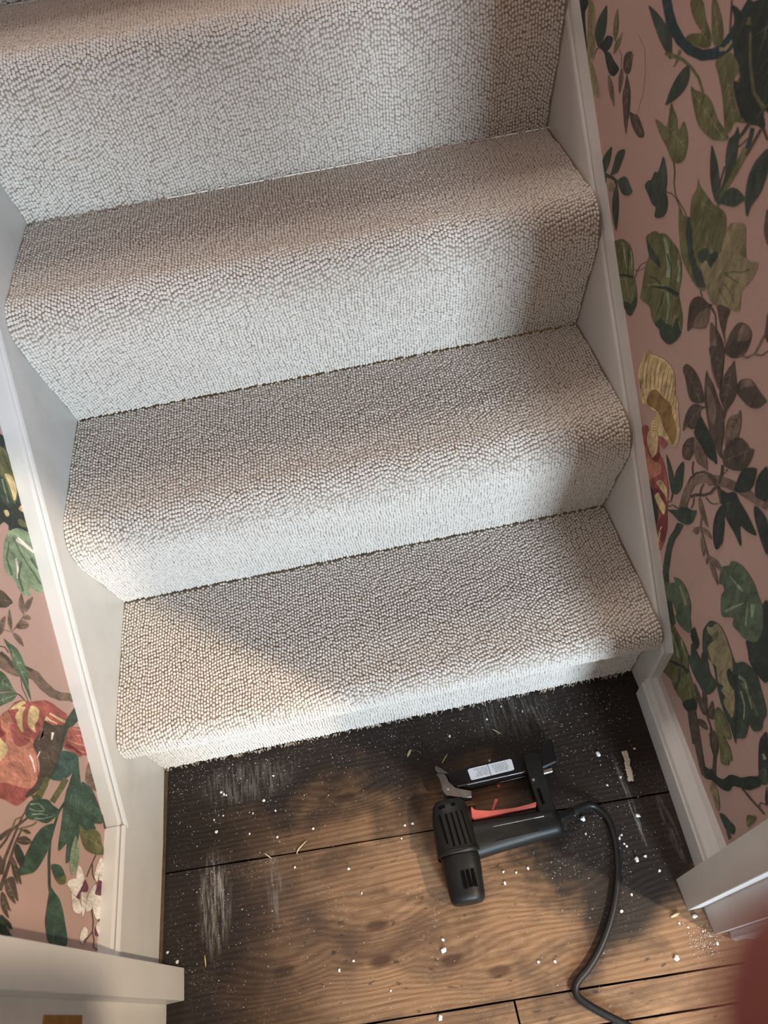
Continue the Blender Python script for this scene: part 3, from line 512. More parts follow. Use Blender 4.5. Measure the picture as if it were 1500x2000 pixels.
['R','printed_leaf','dg',1,1,[[236.2,715.4],[228.4,718.8],[212.6,703.7],[206.0,689.4],[185.1,685.2],[167.3,673.2],[182.0,664.1],[197.9,670.8],[215.4,683.6],[230.0,698.1]]],
['R','printed_leaf','ol',0,1,[[232.2,718.5],[239.4,737.2],[235.5,749.7],[237.4,759.1],[236.0,759.8],[228.3,756.1],[209.1,754.2],[192.9,753.6],[181.1,756.6],[172.1,755.7],[165.7,748.3],[161.7,736.8],[162.2,724.1],[149.7,710.0],[159.3,694.3],[174.9,684.0],[191.5,683.0],[199.9,687.4],[210.1,694.7],[221.9,709.5]]],
['R','vein','kh',1,0,[[231.9,754.0],[163.5,701.6],[162.7,702.7],[231.6,754.4]]],
['R','vein','kh',1,0,[[217.9,743.2],[189.1,749.6],[189.2,749.9],[218.1,744.3]]],
['R','vein','kh',1,0,[[204.8,733.3],[202.7,708.4],[202.4,708.4],[203.8,733.4]]],
['R','vein','kh',1,0,[[191.2,722.9],[189.1,700.0],[188.8,700.1],[189.9,723.0]]],
['R','vein','kh',1,0,[[176.7,711.9],[163.9,715.1],[164.0,715.4],[176.9,713.2]]],
['R','vein','kh',1,0,[[177.4,712.5],[175.3,689.0],[175.0,689.0],[176.2,712.6]]],
['R','printed_flower','kh',0,1,[[159.7,720.2],[161.7,731.5],[161.3,749.2],[155.9,756.0],[146.4,761.1],[136.7,764.1],[128.5,754.1],[121.0,741.7],[112.1,740.0],[99.4,746.0],[97.7,736.8],[100.8,723.2],[107.6,709.5],[103.6,701.1],[99.6,688.7],[115.5,680.9],[129.6,675.7],[139.0,667.9],[151.0,666.4],[164.5,673.1],[182.0,683.2],[188.2,687.1],[178.1,701.2],[167.2,712.8]]],
['R','shade','dg',1,1,[[199.7,693.4],[186.7,709.1],[175.4,708.6],[168.1,716.9],[161.8,715.3],[165.2,703.8],[169.1,695.6],[179.9,698.2],[186.3,690.2]]],
['R','shade','ol',1,1,[[205.2,745.1],[189.3,747.8],[165.8,740.5],[160.9,724.9],[175.2,719.8],[189.8,720.1],[204.2,731.6]]],
['R','vein','ol',1,0,[[141.6,705.9],[128.4,716.4],[115.4,724.1],[105.8,734.0],[107.7,734.7],[116.7,725.3],[129.5,717.9],[143.0,707.1]]],
['R','vein','ol',1,0,[[141.2,705.1],[124.7,709.0],[113.5,712.7],[113.2,714.0],[124.0,711.2],[140.1,708.1]]],
['R','vein','ol',1,0,[[137.2,696.1],[122.5,695.0],[110.6,690.2],[109.5,691.4],[121.1,696.7],[135.5,698.4]]],
['R','vein','ol',1,0,[[144.8,686.2],[134.2,683.9],[120.9,682.6],[120.0,683.9],[133.0,685.5],[143.2,688.2]]],
['R','shade','ol',1,1,[[128.2,750.1],[119.2,740.2],[126.2,737.6],[130.1,738.7]]],
['R','printed_stem','br',0,0,[[174.7,662.8],[166.6,659.2],[165.2,660.6],[173.1,664.4]]],
['R','printed_leaf','br',0,1,[[173.1,606.6],[179.7,619.7],[184.5,638.2],[178.2,651.2],[167.2,659.0],[153.1,660.8],[144.5,664.9],[145.7,657.9],[142.0,645.9],[142.7,634.6],[156.9,622.5],[165.7,616.9]]],
['R','shade','bn',1,1,[[164.8,618.7],[164.7,635.4],[147.9,658.4],[142.5,646.6],[143.2,635.4],[156.0,624.3]]],
['R','printed_leaf','br',0,1,[[136.5,669.7],[126.7,676.7],[113.5,680.4],[112.5,668.2],[107.2,651.6],[98.6,642.5],[106.5,647.9],[120.6,655.9],[131.3,664.3]]],
['R','vein','bn',1,0,[[128.2,673.5],[102.0,644.8],[101.0,645.7],[127.9,673.9]]],
['R','vein','bn',1,0,[[122.1,666.7],[122.2,660.5],[121.9,660.4],[120.8,666.5]]],
['R','printed_stem','br',0,0,[[145.1,659.9],[134.4,657.7],[125.0,646.1],[123.0,647.7],[132.2,659.7],[143.0,662.4]]],
['R','printed_leaf','bn',0,1,[[137.2,644.2],[126.2,647.4],[110.1,645.1],[99.6,638.5],[88.5,616.9],[81.0,593.4],[103.5,599.2],[116.0,611.6]]],
['R','shade','br',1,1,[[125.3,646.0],[110.1,645.1],[99.6,638.5],[88.5,616.9],[81.9,594.9],[103.0,622.4]]],
['R','printed_leaf','br',0,1,[[98.1,637.5],[100.2,657.1],[96.8,673.0],[90.8,681.6],[79.3,686.4],[69.3,684.4],[66.2,674.0],[66.8,660.3],[73.7,648.2],[84.8,638.9]]],
['R','shade','bn',1,1,[[86.2,682.1],[75.9,686.1],[69.9,683.0],[70.0,674.9],[79.8,665.1],[86.6,662.7]]],
['R','printed_stem','bn',0,0,[[73.8,650.0],[61.3,657.3],[52.6,670.1],[51.3,682.4],[50.6,694.5],[47.3,699.7],[49.5,700.0],[53.3,693.8],[54.1,681.4],[55.3,669.7],[62.7,658.8],[74.1,652.3]]],
['R','printed_stem','bn',0,0,[[53.0,668.3],[42.4,676.4],[37.1,687.0],[39.0,687.1],[43.9,677.3],[53.9,670.2]]],
['R','printed_leaf','br',0,1,[[59.6,716.0],[54.4,702.7],[51.4,695.6],[42.6,694.3]]],
['R','vein','bn',1,0,[[56.7,708.6],[47.8,694.8],[46.7,695.6],[56.3,708.9]]],
['R','printed_leaf','ol',0,1,[[404.0,578.7],[398.7,589.2],[389.8,596.7],[379.0,604.7],[366.7,609.0],[353.8,611.3],[342.6,607.2],[333.0,597.1],[327.6,584.1],[316.5,577.9],[306.3,566.8],[300.7,553.5],[303.9,538.9],[309.8,526.6],[321.2,522.7],[327.3,525.1],[343.7,520.2],[369.3,536.6],[388.9,556.9]]],
['R','shade','dg',1,1,[[341.8,521.5],[333.2,534.6],[315.4,542.9],[306.4,562.5],[300.7,553.5],[303.9,538.9],[309.8,526.6],[321.2,522.7],[327.3,525.1]]],
['R','vein','lg',1,0,[[376.8,601.2],[364.8,591.2],[349.9,577.8],[347.1,579.8],[360.2,594.4],[370.3,605.6]]],
['R','vein','lg',1,0,[[349.1,605.1],[340.5,596.4],[337.8,585.8],[336.0,586.9],[337.3,598.4],[344.7,608.1]]],
['R','vein','dg',1,0,[[358.6,607.4],[348.3,591.5],[343.2,571.8],[340.6,573.3],[345.4,593.2],[355.5,609.4]]],
['R','vein','bk',1,0,[[373.3,550.3],[348.6,565.3],[326.2,576.7],[326.1,580.9],[348.9,568.6],[374.0,552.7]]],
['R','vein','lg',1,0,[[319.3,558.9],[315.0,549.8],[313.6,550.8],[316.5,560.8]]],
['R','vein','kh',1,0,[[367.5,544.7],[345.7,563.2],[325.4,546.8],[324.1,547.9],[344.2,564.9],[368.8,545.6]]],
['R','printed_stem','br',0,0,[[328.5,589.3],[317.5,593.4],[306.6,603.6],[299.9,612.0],[301.2,611.9],[307.7,603.7],[317.9,594.1],[328.0,590.5]]],
['R','printed_stem','br',0,0,[[320.2,580.5],[318.4,593.0],[312.4,606.9],[299.6,619.4],[300.9,619.7],[314.0,606.7],[320.3,592.3],[321.9,579.7]]],
['R','printed_leaf','ol',0,1,[[316.3,644.1],[311.1,652.3],[298.7,663.6],[286.7,667.1],[273.3,674.6],[253.0,675.3],[238.0,674.8],[224.3,666.7],[216.0,652.4],[212.0,632.8],[201.0,623.4],[190.6,613.5],[184.2,594.4],[189.8,577.5],[201.3,562.9],[216.8,558.0],[226.7,558.9],[232.2,563.3],[244.0,561.8],[256.2,564.4],[267.3,573.3],[280.9,569.9],[296.0,566.6],[297.0,579.7],[298.9,591.9],[301.3,613.4],[299.1,629.5],[307.6,635.6]]],
['R','shade','dg',1,1,[[244.4,562.5],[234.3,578.7],[220.0,582.2],[205.0,590.6],[202.3,602.8],[194.5,605.6],[185.7,595.3],[189.8,577.5],[201.3,562.9],[216.8,558.0],[226.7,558.9],[232.2,563.3]]],
['R','shade','dg',1,1,[[312.5,644.9],[297.4,641.9],[280.5,641.1],[262.9,634.5],[280.9,630.4],[299.1,629.5]]],
['R','vein','lg',1,0,[[277.2,666.3],[267.0,661.0],[254.1,647.5],[247.4,631.5],[238.9,636.9],[246.2,652.8],[259.9,666.2],[270.8,671.4]]],
['R','vein','lg',1,0,[[234.3,663.7],[226.5,656.3],[221.9,642.0],[217.9,644.5],[222.5,658.9],[230.5,666.5]]],
['R','vein','dg',1,0,[[260.9,655.9],[242.7,647.5],[233.2,627.6],[231.0,629.1],[240.3,649.2],[258.4,658.0]]],
['R','vein','bk',1,0,[[246.4,615.3],[232.6,620.7],[213.6,626.0],[210.7,633.6],[230.5,627.2],[245.3,620.6]]],
['R','vein','bk',1,0,[[274.5,598.6],[258.7,607.8],[245.0,615.6],[245.9,618.9],[259.4,610.0],[274.8,599.8]]],
['R','vein','dg',1,0,[[287.3,606.1],[270.8,612.8],[254.2,614.0],[251.4,618.2],[269.4,615.6],[287.0,607.6]]],
['R','vein','kh',1,0,[[285.8,592.6],[263.7,610.0],[251.4,616.7],[251.4,617.5],[264.3,611.0],[287.0,593.8]]],
['R','vein','lg',1,0,[[237.6,615.7],[228.2,605.7],[220.4,581.0],[216.1,584.0],[224.0,608.7],[233.6,618.8]]],
['R','vein','dg',1,0,[[247.5,610.3],[244.8,596.2],[247.2,575.8],[244.1,577.3],[240.3,598.6],[241.6,613.7]]],
['R','vein','kh',1,0,[[208.7,604.0],[206.0,598.1],[206.1,586.8],[204.1,587.9],[203.6,599.5],[206.0,605.9]]],
['R','vein','lg',1,0,[[196.8,603.8],[186.8,596.3],[184.9,598.1],[194.8,605.5]]],
['R','printed_leaf','dg',0,1,[[468.6,651.7],[464.7,655.5],[460.7,661.8],[457.2,669.7],[455.5,676.9],[454.9,684.0],[455.2,690.0],[456.6,694.8],[465.0,686.8],[472.0,678.3],[477.1,669.5],[478.8,662.2],[476.9,656.0],[472.9,652.6]]],
['R','vein','gr2',1,0,[[472.1,655.5],[455.8,690.2],[457.0,690.8],[472.6,655.7]]],
['R','vein','gr2',1,0,[[464.5,672.0],[459.5,672.4],[459.4,672.7],[464.3,674.0]]],
['R','vein','gr2',1,0,[[459.5,682.2],[462.5,686.8],[462.8,686.7],[461.3,681.4]]],
['R','printed_leaf','dg',0,1,[[445.9,661.1],[442.6,679.7],[439.3,692.5],[432.0,701.0],[421.7,707.4],[415.9,706.7],[420.5,691.1],[426.6,675.1],[440.4,664.7]]],
['R','vein','gr2',1,0,[[421.8,705.6],[444.0,665.0],[442.8,664.4],[421.3,705.3]]],
['R','vein','gr2',1,0,[[426.4,697.1],[423.2,689.6],[422.9,689.7],[425.4,697.5]]],
['R','vein','gr2',1,0,[[426.1,697.9],[433.0,695.8],[432.9,695.5],[425.8,696.6]]],
['R','vein','gr2',1,0,[[430.8,689.0],[427.1,680.1],[426.8,680.3],[429.8,689.3]]],
['R','vein','gr2',1,0,[[430.4,689.9],[438.0,687.5],[437.9,687.2],[430.1,688.4]]],
['R','vein','gr2',1,0,[[435.2,680.8],[432.4,674.6],[432.1,674.7],[434.1,681.2]]],
['R','vein','gr2',1,0,[[434.8,681.5],[439.9,680.0],[439.8,679.7],[434.5,680.5]]],
['R','printed_stem','dg',0,0,[[475.3,645.7],[458.7,652.4],[440.4,658.4],[421.1,662.2],[417.6,666.8],[437.1,663.7],[456.9,658.0],[474.2,651.6]]],
['R','printed_leaf','dg',0,1,[[421.9,665.0],[414.3,673.3],[404.1,680.1],[393.6,681.1],[385.3,677.5],[376.5,675.0],[379.1,669.3],[388.7,662.0],[402.5,657.9],[412.5,659.9]]],
['R','vein','gr2',1,0,[[418.2,665.2],[379.6,673.6],[379.8,674.9],[418.3,665.7]]],
['R','vein','gr2',1,0,[[407.8,667.3],[403.6,676.7],[403.8,676.8],[409.4,668.1]]],
['R','vein','gr2',1,0,[[409.1,666.9],[401.8,662.6],[401.6,662.8],[408.1,668.4]]],
['R','vein','gr2',1,0,[[398.3,669.5],[394.4,678.0],[394.7,678.1],[399.6,670.2]]],
['R','vein','gr2',1,0,[[399.3,669.3],[391.9,664.6],[391.8,664.8],[398.6,670.4]]],
['R','vein','gr2',1,0,[[390.0,671.6],[386.8,667.8],[386.6,668.0],[388.7,672.5]]],
['R','printed_leaf','dg',0,1,[[423.6,658.8],[426.1,653.7],[427.5,645.2],[426.5,634.6],[422.8,625.3],[416.2,616.8],[408.6,610.2],[400.0,605.5],[400.0,615.0],[401.4,625.0],[404.2,635.4],[408.1,644.4],[413.7,652.4],[419.2,657.2]]],
['R','vein','gr2',1,0,[[423.0,654.8],[404.3,608.9],[403.1,609.4],[422.5,655.0]]],
['R','vein','gr2',1,0,[[415.3,636.1],[409.1,634.4],[409.0,634.7],[414.9,637.1]]],
['R','vein','gr2',1,0,[[415.6,636.9],[419.0,629.0],[418.8,628.8],[414.6,636.3]]],
['R','vein','gr2',1,0,[[411.5,626.8],[404.0,624.9],[403.9,625.1],[411.1,628.1]]],
['R','vein','gr2',1,0,[[412.0,627.8],[415.1,620.1],[414.8,619.9],[410.6,627.1]]],
['R','printed_stem','dg',0,0,[[432.0,659.5],[420.8,654.4],[416.7,657.2],[426.8,662.9]]],
['R','printed_leaf','dg',0,1,[[463.8,652.2],[465.9,650.2],[467.7,647.1],[468.6,643.5],[468.0,640.6],[466.1,638.1],[463.5,636.4],[460.1,635.3],[457.9,639.1],[456.5,642.7],[455.9,646.3],[456.6,649.1],[458.7,651.3],[461.4,652.2]]],
['R','printed_leaf','kh',0,1,[[448.4,642.4],[442.6,653.7],[430.8,654.1],[432.7,645.3]]],
['R','printed_leaf','dg',0,1,[[319.3,746.3],[310.0,740.9],[302.2,733.3],[296.8,723.6],[295.5,716.4],[286.5,710.0],[283.7,700.1],[287.3,689.9],[297.7,681.5],[307.7,678.5],[309.3,688.6],[320.4,687.6],[332.6,692.0],[347.0,696.7],[340.5,707.0],[334.6,710.7],[331.1,722.1],[323.7,725.7],[321.1,734.7]]],
['R','vein','gr2',1,0,[[321.8,731.5],[303.7,684.3],[302.4,684.8],[321.4,731.7]]],
['R','vein','gr2',1,0,[[318.8,722.6],[325.7,707.3],[325.5,707.2],[317.0,721.7]]],
['R','vein','gr2',1,0,[[314.7,713.0],[322.7,696.6],[322.4,696.5],[313.7,712.5]]],
['R','vein','gr2',1,0,[[310.8,702.5],[292.3,696.7],[292.2,697.0],[310.2,704.2]]],
['R','vein','gr2',1,0,[[311.1,703.7],[316.3,692.3],[316.1,692.2],[309.9,703.0]]],
['R','vein','gr2',1,0,[[307.3,694.2],[308.9,690.1],[308.7,689.9],[306.3,693.7]]],
['R','printed_stem','br',0,0,[[294.7,715.8],[281.3,720.2],[266.3,721.2],[251.2,718.6],[241.3,716.2],[240.2,717.3],[250.0,719.7],[265.2,722.4],[280.6,721.4],[294.5,717.0]]],
['R','printed_bird','go',0,1,[[246.3,516.6],[239.0,521.6],[234.0,519.6],[221.2,528.2],[206.4,535.5],[193.0,540.9],[179.2,541.8],[166.8,535.6],[157.2,518.7],[145.7,513.9],[137.2,500.8],[125.3,487.7],[119.5,474.6],[118.5,457.2],[126.1,451.3],[138.7,443.7],[147.6,439.0],[158.7,430.8],[163.7,432.7],[185.3,420.0],[189.9,425.0],[183.3,450.7],[186.6,456.7],[199.2,450.2],[211.6,446.4],[220.8,440.0],[233.4,448.0],[250.7,465.4],[253.3,478.7],[251.1,494.7],[249.0,510.3]]],
['R','plume','gb',1,0,[[185.1,500.8],[185.2,496.0],[184.9,495.9],[183.8,500.7]]],
['R','plume','gb',1,0,[[172.7,519.9],[174.7,512.6],[174.4,512.5],[171.7,519.6]]],
['R','plume','wh',1,0,[[215.9,472.6],[219.7,466.6],[219.5,466.5],[215.3,472.1]]],
['R','plume','gb',1,0,[[201.2,491.3],[200.6,482.2],[200.3,482.2],[199.9,491.3]]],
['R','plume','wh',1,0,[[164.1,481.8],[169.4,473.9],[169.2,473.8],[163.5,481.4]]],
['R','plume','wh',1,0,[[135.0,469.3],[133.1,464.2],[132.8,464.3],[133.9,469.7]]],
['R','plume','gb',1,0,[[135.5,474.7],[140.2,465.0],[139.9,464.8],[134.2,474.0]]],
['R','plume','gb',1,0,[[181.9,532.2],[177.3,524.9],[177.0,525.0],[180.8,532.8]]],
['R','plume','gb',1,0,[[210.1,502.4],[208.5,497.8],[208.2,497.9],[209.3,502.6]]],
['R','plume','gb',1,0,[[227.8,480.2],[225.1,472.3],[224.8,472.4],[227.3,480.4]]],
['R','plume','wh',1,0,[[234.1,482.1],[235.7,473.3],[235.4,473.2],[233.2,481.9]]],
['R','plume','wh',1,0,[[191.8,486.4],[191.7,481.3],[191.4,481.3],[191.3,486.4]]],
['R','plume','wh',1,0,[[157.2,470.5],[153.2,467.0],[153.0,467.2],[156.3,471.4]]],
['R','plume','gb',1,0,[[158.6,511.8],[159.7,505.4],[159.4,505.3],[157.6,511.5]]],
['R','plume','wh',1,0,[[204.9,461.3],[207.6,453.7],[207.3,453.6],[203.6,460.7]]],
['R','plume','wh',1,0,[[180.1,440.5],[178.5,430.7],[178.2,430.7],[179.1,440.6]]],
['R','plume','gb',1,0,[[214.7,500.7],[216.6,491.8],[216.3,491.8],[213.8,500.5]]],
['R','plume','gb',1,0,[[138.2,450.3],[140.8,445.7],[140.6,445.5],[137.1,449.5]]],
['R','plume','wh',1,0,[[166.4,441.6],[158.8,436.7],[158.6,437.0],[165.8,442.4]]],
['R','plume','gb',1,0,[[127.7,457.8],[127.1,451.6],[126.8,451.6],[126.3,457.8]]],
['R','plume','gb',1,0,[[225.7,477.8],[225.9,471.7],[225.6,471.7],[224.3,477.6]]],
['R','plume','gb',1,0,[[160.1,487.4],[155.3,484.0],[155.1,484.2],[159.8,487.8]]],
['R','plume','wh',1,0,[[160.4,483.3],[164.5,478.6],[164.2,478.3],[159.4,482.3]]],
['R','plume','gb',1,0,[[211.4,476.6],[209.0,470.4],[208.7,470.5],[210.3,476.9]]],
['R','plume','gb',1,0,[[231.9,475.1],[233.1,468.3],[232.8,468.3],[230.8,474.8]]],
['R','plume','gb',1,0,[[157.0,482.8],[152.6,476.9],[152.3,477.1],[155.7,483.6]]],
['R','plume','wh',1,0,[[246.0,472.1],[246.1,467.1],[245.8,467.1],[244.6,472.0]]],
['R','plume','gb',1,0,[[197.3,478.8],[203.1,471.1],[202.8,470.9],[196.3,477.9]]],
['R','plume','gb',1,0,[[198.7,463.2],[198.5,458.2],[198.2,458.2],[197.9,463.2]]],
['R','plume','gb',1,0,[[159.0,464.4],[155.8,457.3],[155.5,457.4],[158.0,464.8]]],
['R','plume','gb',1,0,[[188.8,473.3],[185.7,462.9],[185.4,463.0],[188.3,473.4]]],
['R','plume','gb',1,0,[[234.0,495.4],[233.6,488.9],[233.3,488.9],[232.6,495.3]]],
['R','plume','gb',1,0,[[200.1,534.1],[196.9,528.5],[196.7,528.7],[199.5,534.3]]],
['R','plume','gb',1,0,[[149.2,513.7],[150.7,508.2],[150.4,508.1],[148.4,513.4]]],
['R','plume','gb',1,1,[[211.8,470.2],[198.8,486.7],[181.7,490.5],[161.1,497.0],[148.1,490.1],[128.0,477.0],[125.8,454.0],[136.1,452.4],[158.3,454.9],[176.0,462.5],[189.5,458.5],[205.3,450.1],[212.6,452.4]]],
['R','plume','gb',1,0,[[244.6,511.9],[244.0,486.8],[236.0,462.8],[234.1,464.4],[242.4,488.0],[243.3,512.7]]],
['R','plume','gb',1,0,[[236.2,514.7],[233.2,489.6],[223.7,467.2],[221.9,468.8],[231.7,490.9],[234.9,515.6]]],
['R','plume','gb',1,0,[[226.0,521.2],[223.4,493.9],[213.3,474.4],[211.6,476.0],[221.9,495.1],[224.7,522.1]]],
['R','plume','gb',1,0,[[216.0,527.5],[212.7,503.3],[204.8,484.5],[203.1,486.0],[211.2,504.5],[214.8,528.4]]],
['R','plume','gb',1,0,[[205.5,532.3],[202.1,508.5],[196.2,490.2],[194.5,491.7],[200.6,509.6],[204.3,533.2]]],
['R','plume','gb',1,0,[[194.9,536.4],[192.9,512.5],[187.8,492.5],[186.2,493.9],[191.5,513.5],[193.7,537.2]]],
['R','plume','gb',1,0,[[184.9,537.9],[183.1,515.0],[178.8,493.4],[177.2,494.7],[181.7,516.0],[183.8,538.7]]],
['R','plume','gb',1,0,[[176.3,535.3],[172.0,514.6],[170.3,494.9],[168.7,496.2],[170.6,515.7],[175.2,536.2]]],
['R','plume','gb',1,0,[[168.2,530.4],[162.6,510.7],[163.1,495.3],[161.5,496.4],[161.2,511.8],[167.1,531.3]]],
['R','plume','gb',1,0,[[159.7,521.7],[154.4,505.8],[156.4,493.2],[154.8,494.1],[153.0,506.8],[158.6,522.6]]],
['R','plume','gb',1,0,[[151.2,512.9],[145.0,498.7],[146.9,486.1],[145.3,487.0],[143.7,499.8],[150.1,513.9]]],
['R','plume','gb',1,0,[[143.4,505.5],[137.5,491.9],[137.1,481.4],[135.5,482.6],[136.2,493.0],[142.4,506.5]]],
['R','plume','gb',1,0,[[245.7,474.3],[237.9,458.7],[222.2,452.4],[220.6,454.3],[236.4,460.2],[244.4,475.4]]],
['R','plume','gb',1,0,[[244.6,464.0],[233.8,450.8],[217.5,447.4],[216.1,449.4],[232.4,452.5],[243.4,465.2]]],
['R','plume','gb',1,0,[[182.9,449.5],[176.1,454.5],[169.6,456.3],[168.8,458.1],[175.7,455.8],[182.9,450.3]]],
['R','plume','gb',1,0,[[182.6,444.5],[175.0,450.4],[168.8,451.9],[168.0,453.8],[174.7,451.7],[182.7,445.3]]],
['R','plume','gb',1,0,[[182.3,439.5],[173.9,446.2],[168.0,447.5],[167.1,449.4],[173.6,447.5],[182.4,440.2]]],
['R','plume','gb',1,0,[[182.0,434.4],[172.8,442.0],[167.1,443.0],[166.2,445.0],[172.5,443.3],[182.1,435.2]]],
['R','plume','gb',1,0,[[181.7,429.3],[171.7,437.7],[166.3,438.6],[165.4,440.5],[171.4,439.0],[181.8,430.0]]],
['R','plume','gb',1,0,[[181.4,424.2],[170.6,433.5],[165.5,434.1],[164.5,436.0],[170.4,434.8],[181.5,424.9]]],
['R','plume','gb',1,0,[[181.1,419.0],[169.4,429.2],[164.6,429.5],[163.6,431.5],[169.3,430.5],[181.3,419.7]]],
['R','plume','gb',1,0,[[180.8,413.7],[168.3,424.9],[163.8,425.0],[162.7,427.0],[168.2,426.2],[181.0,414.4]]],
['R','plume','gb',1,0,[[180.5,408.5],[167.2,420.6],[162.9,420.4],[161.8,422.4],[167.0,421.9],[180.7,409.2]]],
['R','printed_bird','rd',0,1,[[205.8,402.6],[199.7,415.6],[189.6,420.4],[181.5,409.0],[171.7,394.3],[156.9,393.9],[150.6,404.9],[162.0,429.7],[152.1,440.2],[138.7,443.7],[142.9,427.0],[155.3,424.6],[145.6,410.4],[134.8,408.7],[144.6,359.1],[173.8,357.6],[197.9,378.8]]],
['R','plume','rs',1,0,[[147.8,393.0],[143.7,385.9],[143.4,386.1],[147.2,393.4]]],
['R','plume','dr2',1,0,[[194.0,386.3],[193.5,378.1],[193.2,378.1],[192.7,386.3]]],
['R','plume','rs',1,0,[[196.7,397.1],[195.3,389.5],[195.0,389.6],[195.9,397.2]]],
['R','plume','rs',1,0,[[190.4,415.6],[185.5,410.1],[185.2,410.3],[190.0,416.0]]],
['R','plume','rs',1,0,[[198.1,384.3],[187.4,382.8],[187.4,383.1],[197.8,385.7]]],
['R','plume','dr2',1,0,[[172.0,387.5],[166.2,375.8],[165.9,376.0],[171.4,387.8]]],
['R','plume','rs',1,0,[[181.2,373.9],[176.1,363.4],[175.8,363.5],[180.1,374.4]]],
['R','plume','rs',1,0,[[182.0,398.9],[179.3,388.4],[179.0,388.5],[181.1,399.1]]],
['R','plume','rs',1,0,[[195.1,399.0],[191.8,390.1],[191.6,390.2],[194.5,399.3]]],
['R','plume','rs',1,0,[[201.6,408.3],[193.8,405.5],[193.7,405.7],[201.0,409.6]]],
['R','plume','rs',1,0,[[161.2,375.7],[156.7,368.8],[156.5,369.0],[160.4,376.2]]],
['R','plume','rs',1,0,[[177.7,383.5],[179.3,374.7],[179.0,374.7],[177.1,383.4]]],
['R','plume','rs',1,0,[[199.0,401.6],[193.0,392.4],[192.8,392.5],[198.4,402.0]]],
['R','plume','dr2',1,0,[[200.8,409.1],[196.9,405.2],[196.7,405.4],[200.1,409.8]]],
['R','plume','go',1,1,[[186.6,418.6],[165.0,431.4],[157.8,421.9],[154.4,408.2],[153.1,394.4],[160.8,389.6],[172.6,392.1],[184.6,400.8]]],
['R','printed_bird','rd',0,1,[[205.1,388.6],[194.2,391.4],[162.7,386.4],[149.3,408.7],[131.4,408.8],[113.9,397.2],[102.4,384.4],[92.7,361.2],[76.3,329.7],[70.4,298.4],[74.4,271.0],[97.9,287.4],[143.5,327.1],[166.4,347.3],[187.6,369.1]]],
['R','plume','rs',1,0,[[92.8,337.7],[83.9,328.5],[83.7,328.7],[91.8,338.6]]],
['R','plume','dr2',1,0,[[110.2,301.2],[102.1,294.8],[101.9,295.0],[109.5,302.0]]],
['R','plume','rs',1,0,[[126.7,404.2],[119.2,393.7],[118.9,393.8],[125.9,404.8]]],
['R','plume','rs',1,0,[[144.6,380.1],[145.1,367.4],[144.8,367.4],[143.9,380.0]]],
['R','plume','dr2',1,0,[[159.3,364.5],[154.7,356.1],[154.5,356.2],[158.3,365.0]]],
['R','plume','rs',1,0,[[79.4,291.9],[78.6,284.9],[78.3,284.9],[78.8,292.0]]],
['R','plume','rs',1,0,[[121.3,364.1],[115.3,354.0],[115.1,354.1],[120.1,364.7]]],
['R','plume','dr2',1,0,[[130.2,354.3],[126.5,349.4],[126.3,349.6],[129.2,354.9]]],
['R','plume','rs',1,0,[[134.3,390.3],[133.7,383.6],[133.4,383.6],[133.5,390.3]]],
['R','plume','rs',1,0,[[111.7,363.6],[106.9,358.8],[106.7,359.0],[110.6,364.6]]],
['R','plume','rs',1,0,[[120.0,330.0],[117.9,320.2],[117.6,320.3],[119.2,330.2]]],
['R','plume','dr2',1,0,[[176.0,362.8],[167.4,352.6],[167.2,352.8],[175.2,363.5]]],
['R','plume','rs',1,0,[[82.6,312.9],[73.9,313.9],[73.9,314.2],[82.7,314.1]]],
['R','plume','rs',1,0,[[134.7,321.6],[124.6,315.9],[124.5,316.2],[134.4,322.1]]],
['R','plume','rs',1,1,[[199.0,386.4],[171.2,384.3],[152.0,388.2],[139.6,399.3],[130.0,390.0],[143.0,362.6],[151.7,342.7],[166.4,347.3]]],
['R','plume','dr',1,1,[[157.8,390.4],[150.2,410.4],[144.5,408.2],[147.7,393.1]]],
['R','plume','bk',1,1,[[147.1,333.9],[136.3,345.6],[117.5,337.2],[102.9,323.4],[96.4,298.2],[96.0,288.4],[119.4,304.8]]],
['R','plume','dr',1,1,[[133.4,349.2],[112.8,366.9],[94.1,357.7],[75.2,327.8],[72.3,297.5],[87.0,294.1],[99.0,311.9],[97.5,330.7],[120.3,333.6]]],
['R','plume','go',1,1,[[125.5,343.2],[120.5,355.7],[110.9,355.2],[94.9,355.1],[92.7,338.7],[105.4,336.6],[120.4,338.3]]],
['R','plume','go',1,1,[[132.8,365.5],[124.5,380.0],[116.6,382.0],[105.0,381.2],[94.6,366.6],[104.9,369.0],[121.3,365.7]]],
['R','plume','go',1,0,[[88.4,315.1],[89.0,295.1],[88.1,278.5],[86.6,280.0],[87.1,296.9],[86.1,317.2]]],
['R','plume','go',1,0,[[86.5,302.2],[84.6,280.2],[81.2,284.1],[83.7,305.2]]],
['R','printed_stem','bk',0,0,[[76.3,269.9],[55.0,250.0],[53.3,253.1],[75.0,272.1]]],
['R','printed_leaf','dg',0,1,[[91.7,388.6],[92.1,393.8],[94.6,401.6],[99.7,410.4],[106.3,417.0],[114.8,422.1],[123.5,425.0],[132.2,426.2],[127.4,419.9],[121.4,413.2],[114.6,405.8],[107.8,399.2],[100.6,393.1],[95.1,389.5]]],
['R','vein','gr2',1,0,[[93.0,392.7],[126.5,425.7],[127.4,424.7],[93.4,392.3]]],
['R','vein','gr2',1,0,[[100.0,399.5],[104.9,398.8],[104.9,398.5],[99.9,398.5]]],
['R','vein','gr2',1,0,[[99.2,399.0],[99.5,405.1],[99.8,405.1],[100.7,399.1]]],
['R','vein','gr2',1,0,[[106.8,406.4],[111.5,405.3],[111.5,405.0],[106.6,404.8]]],
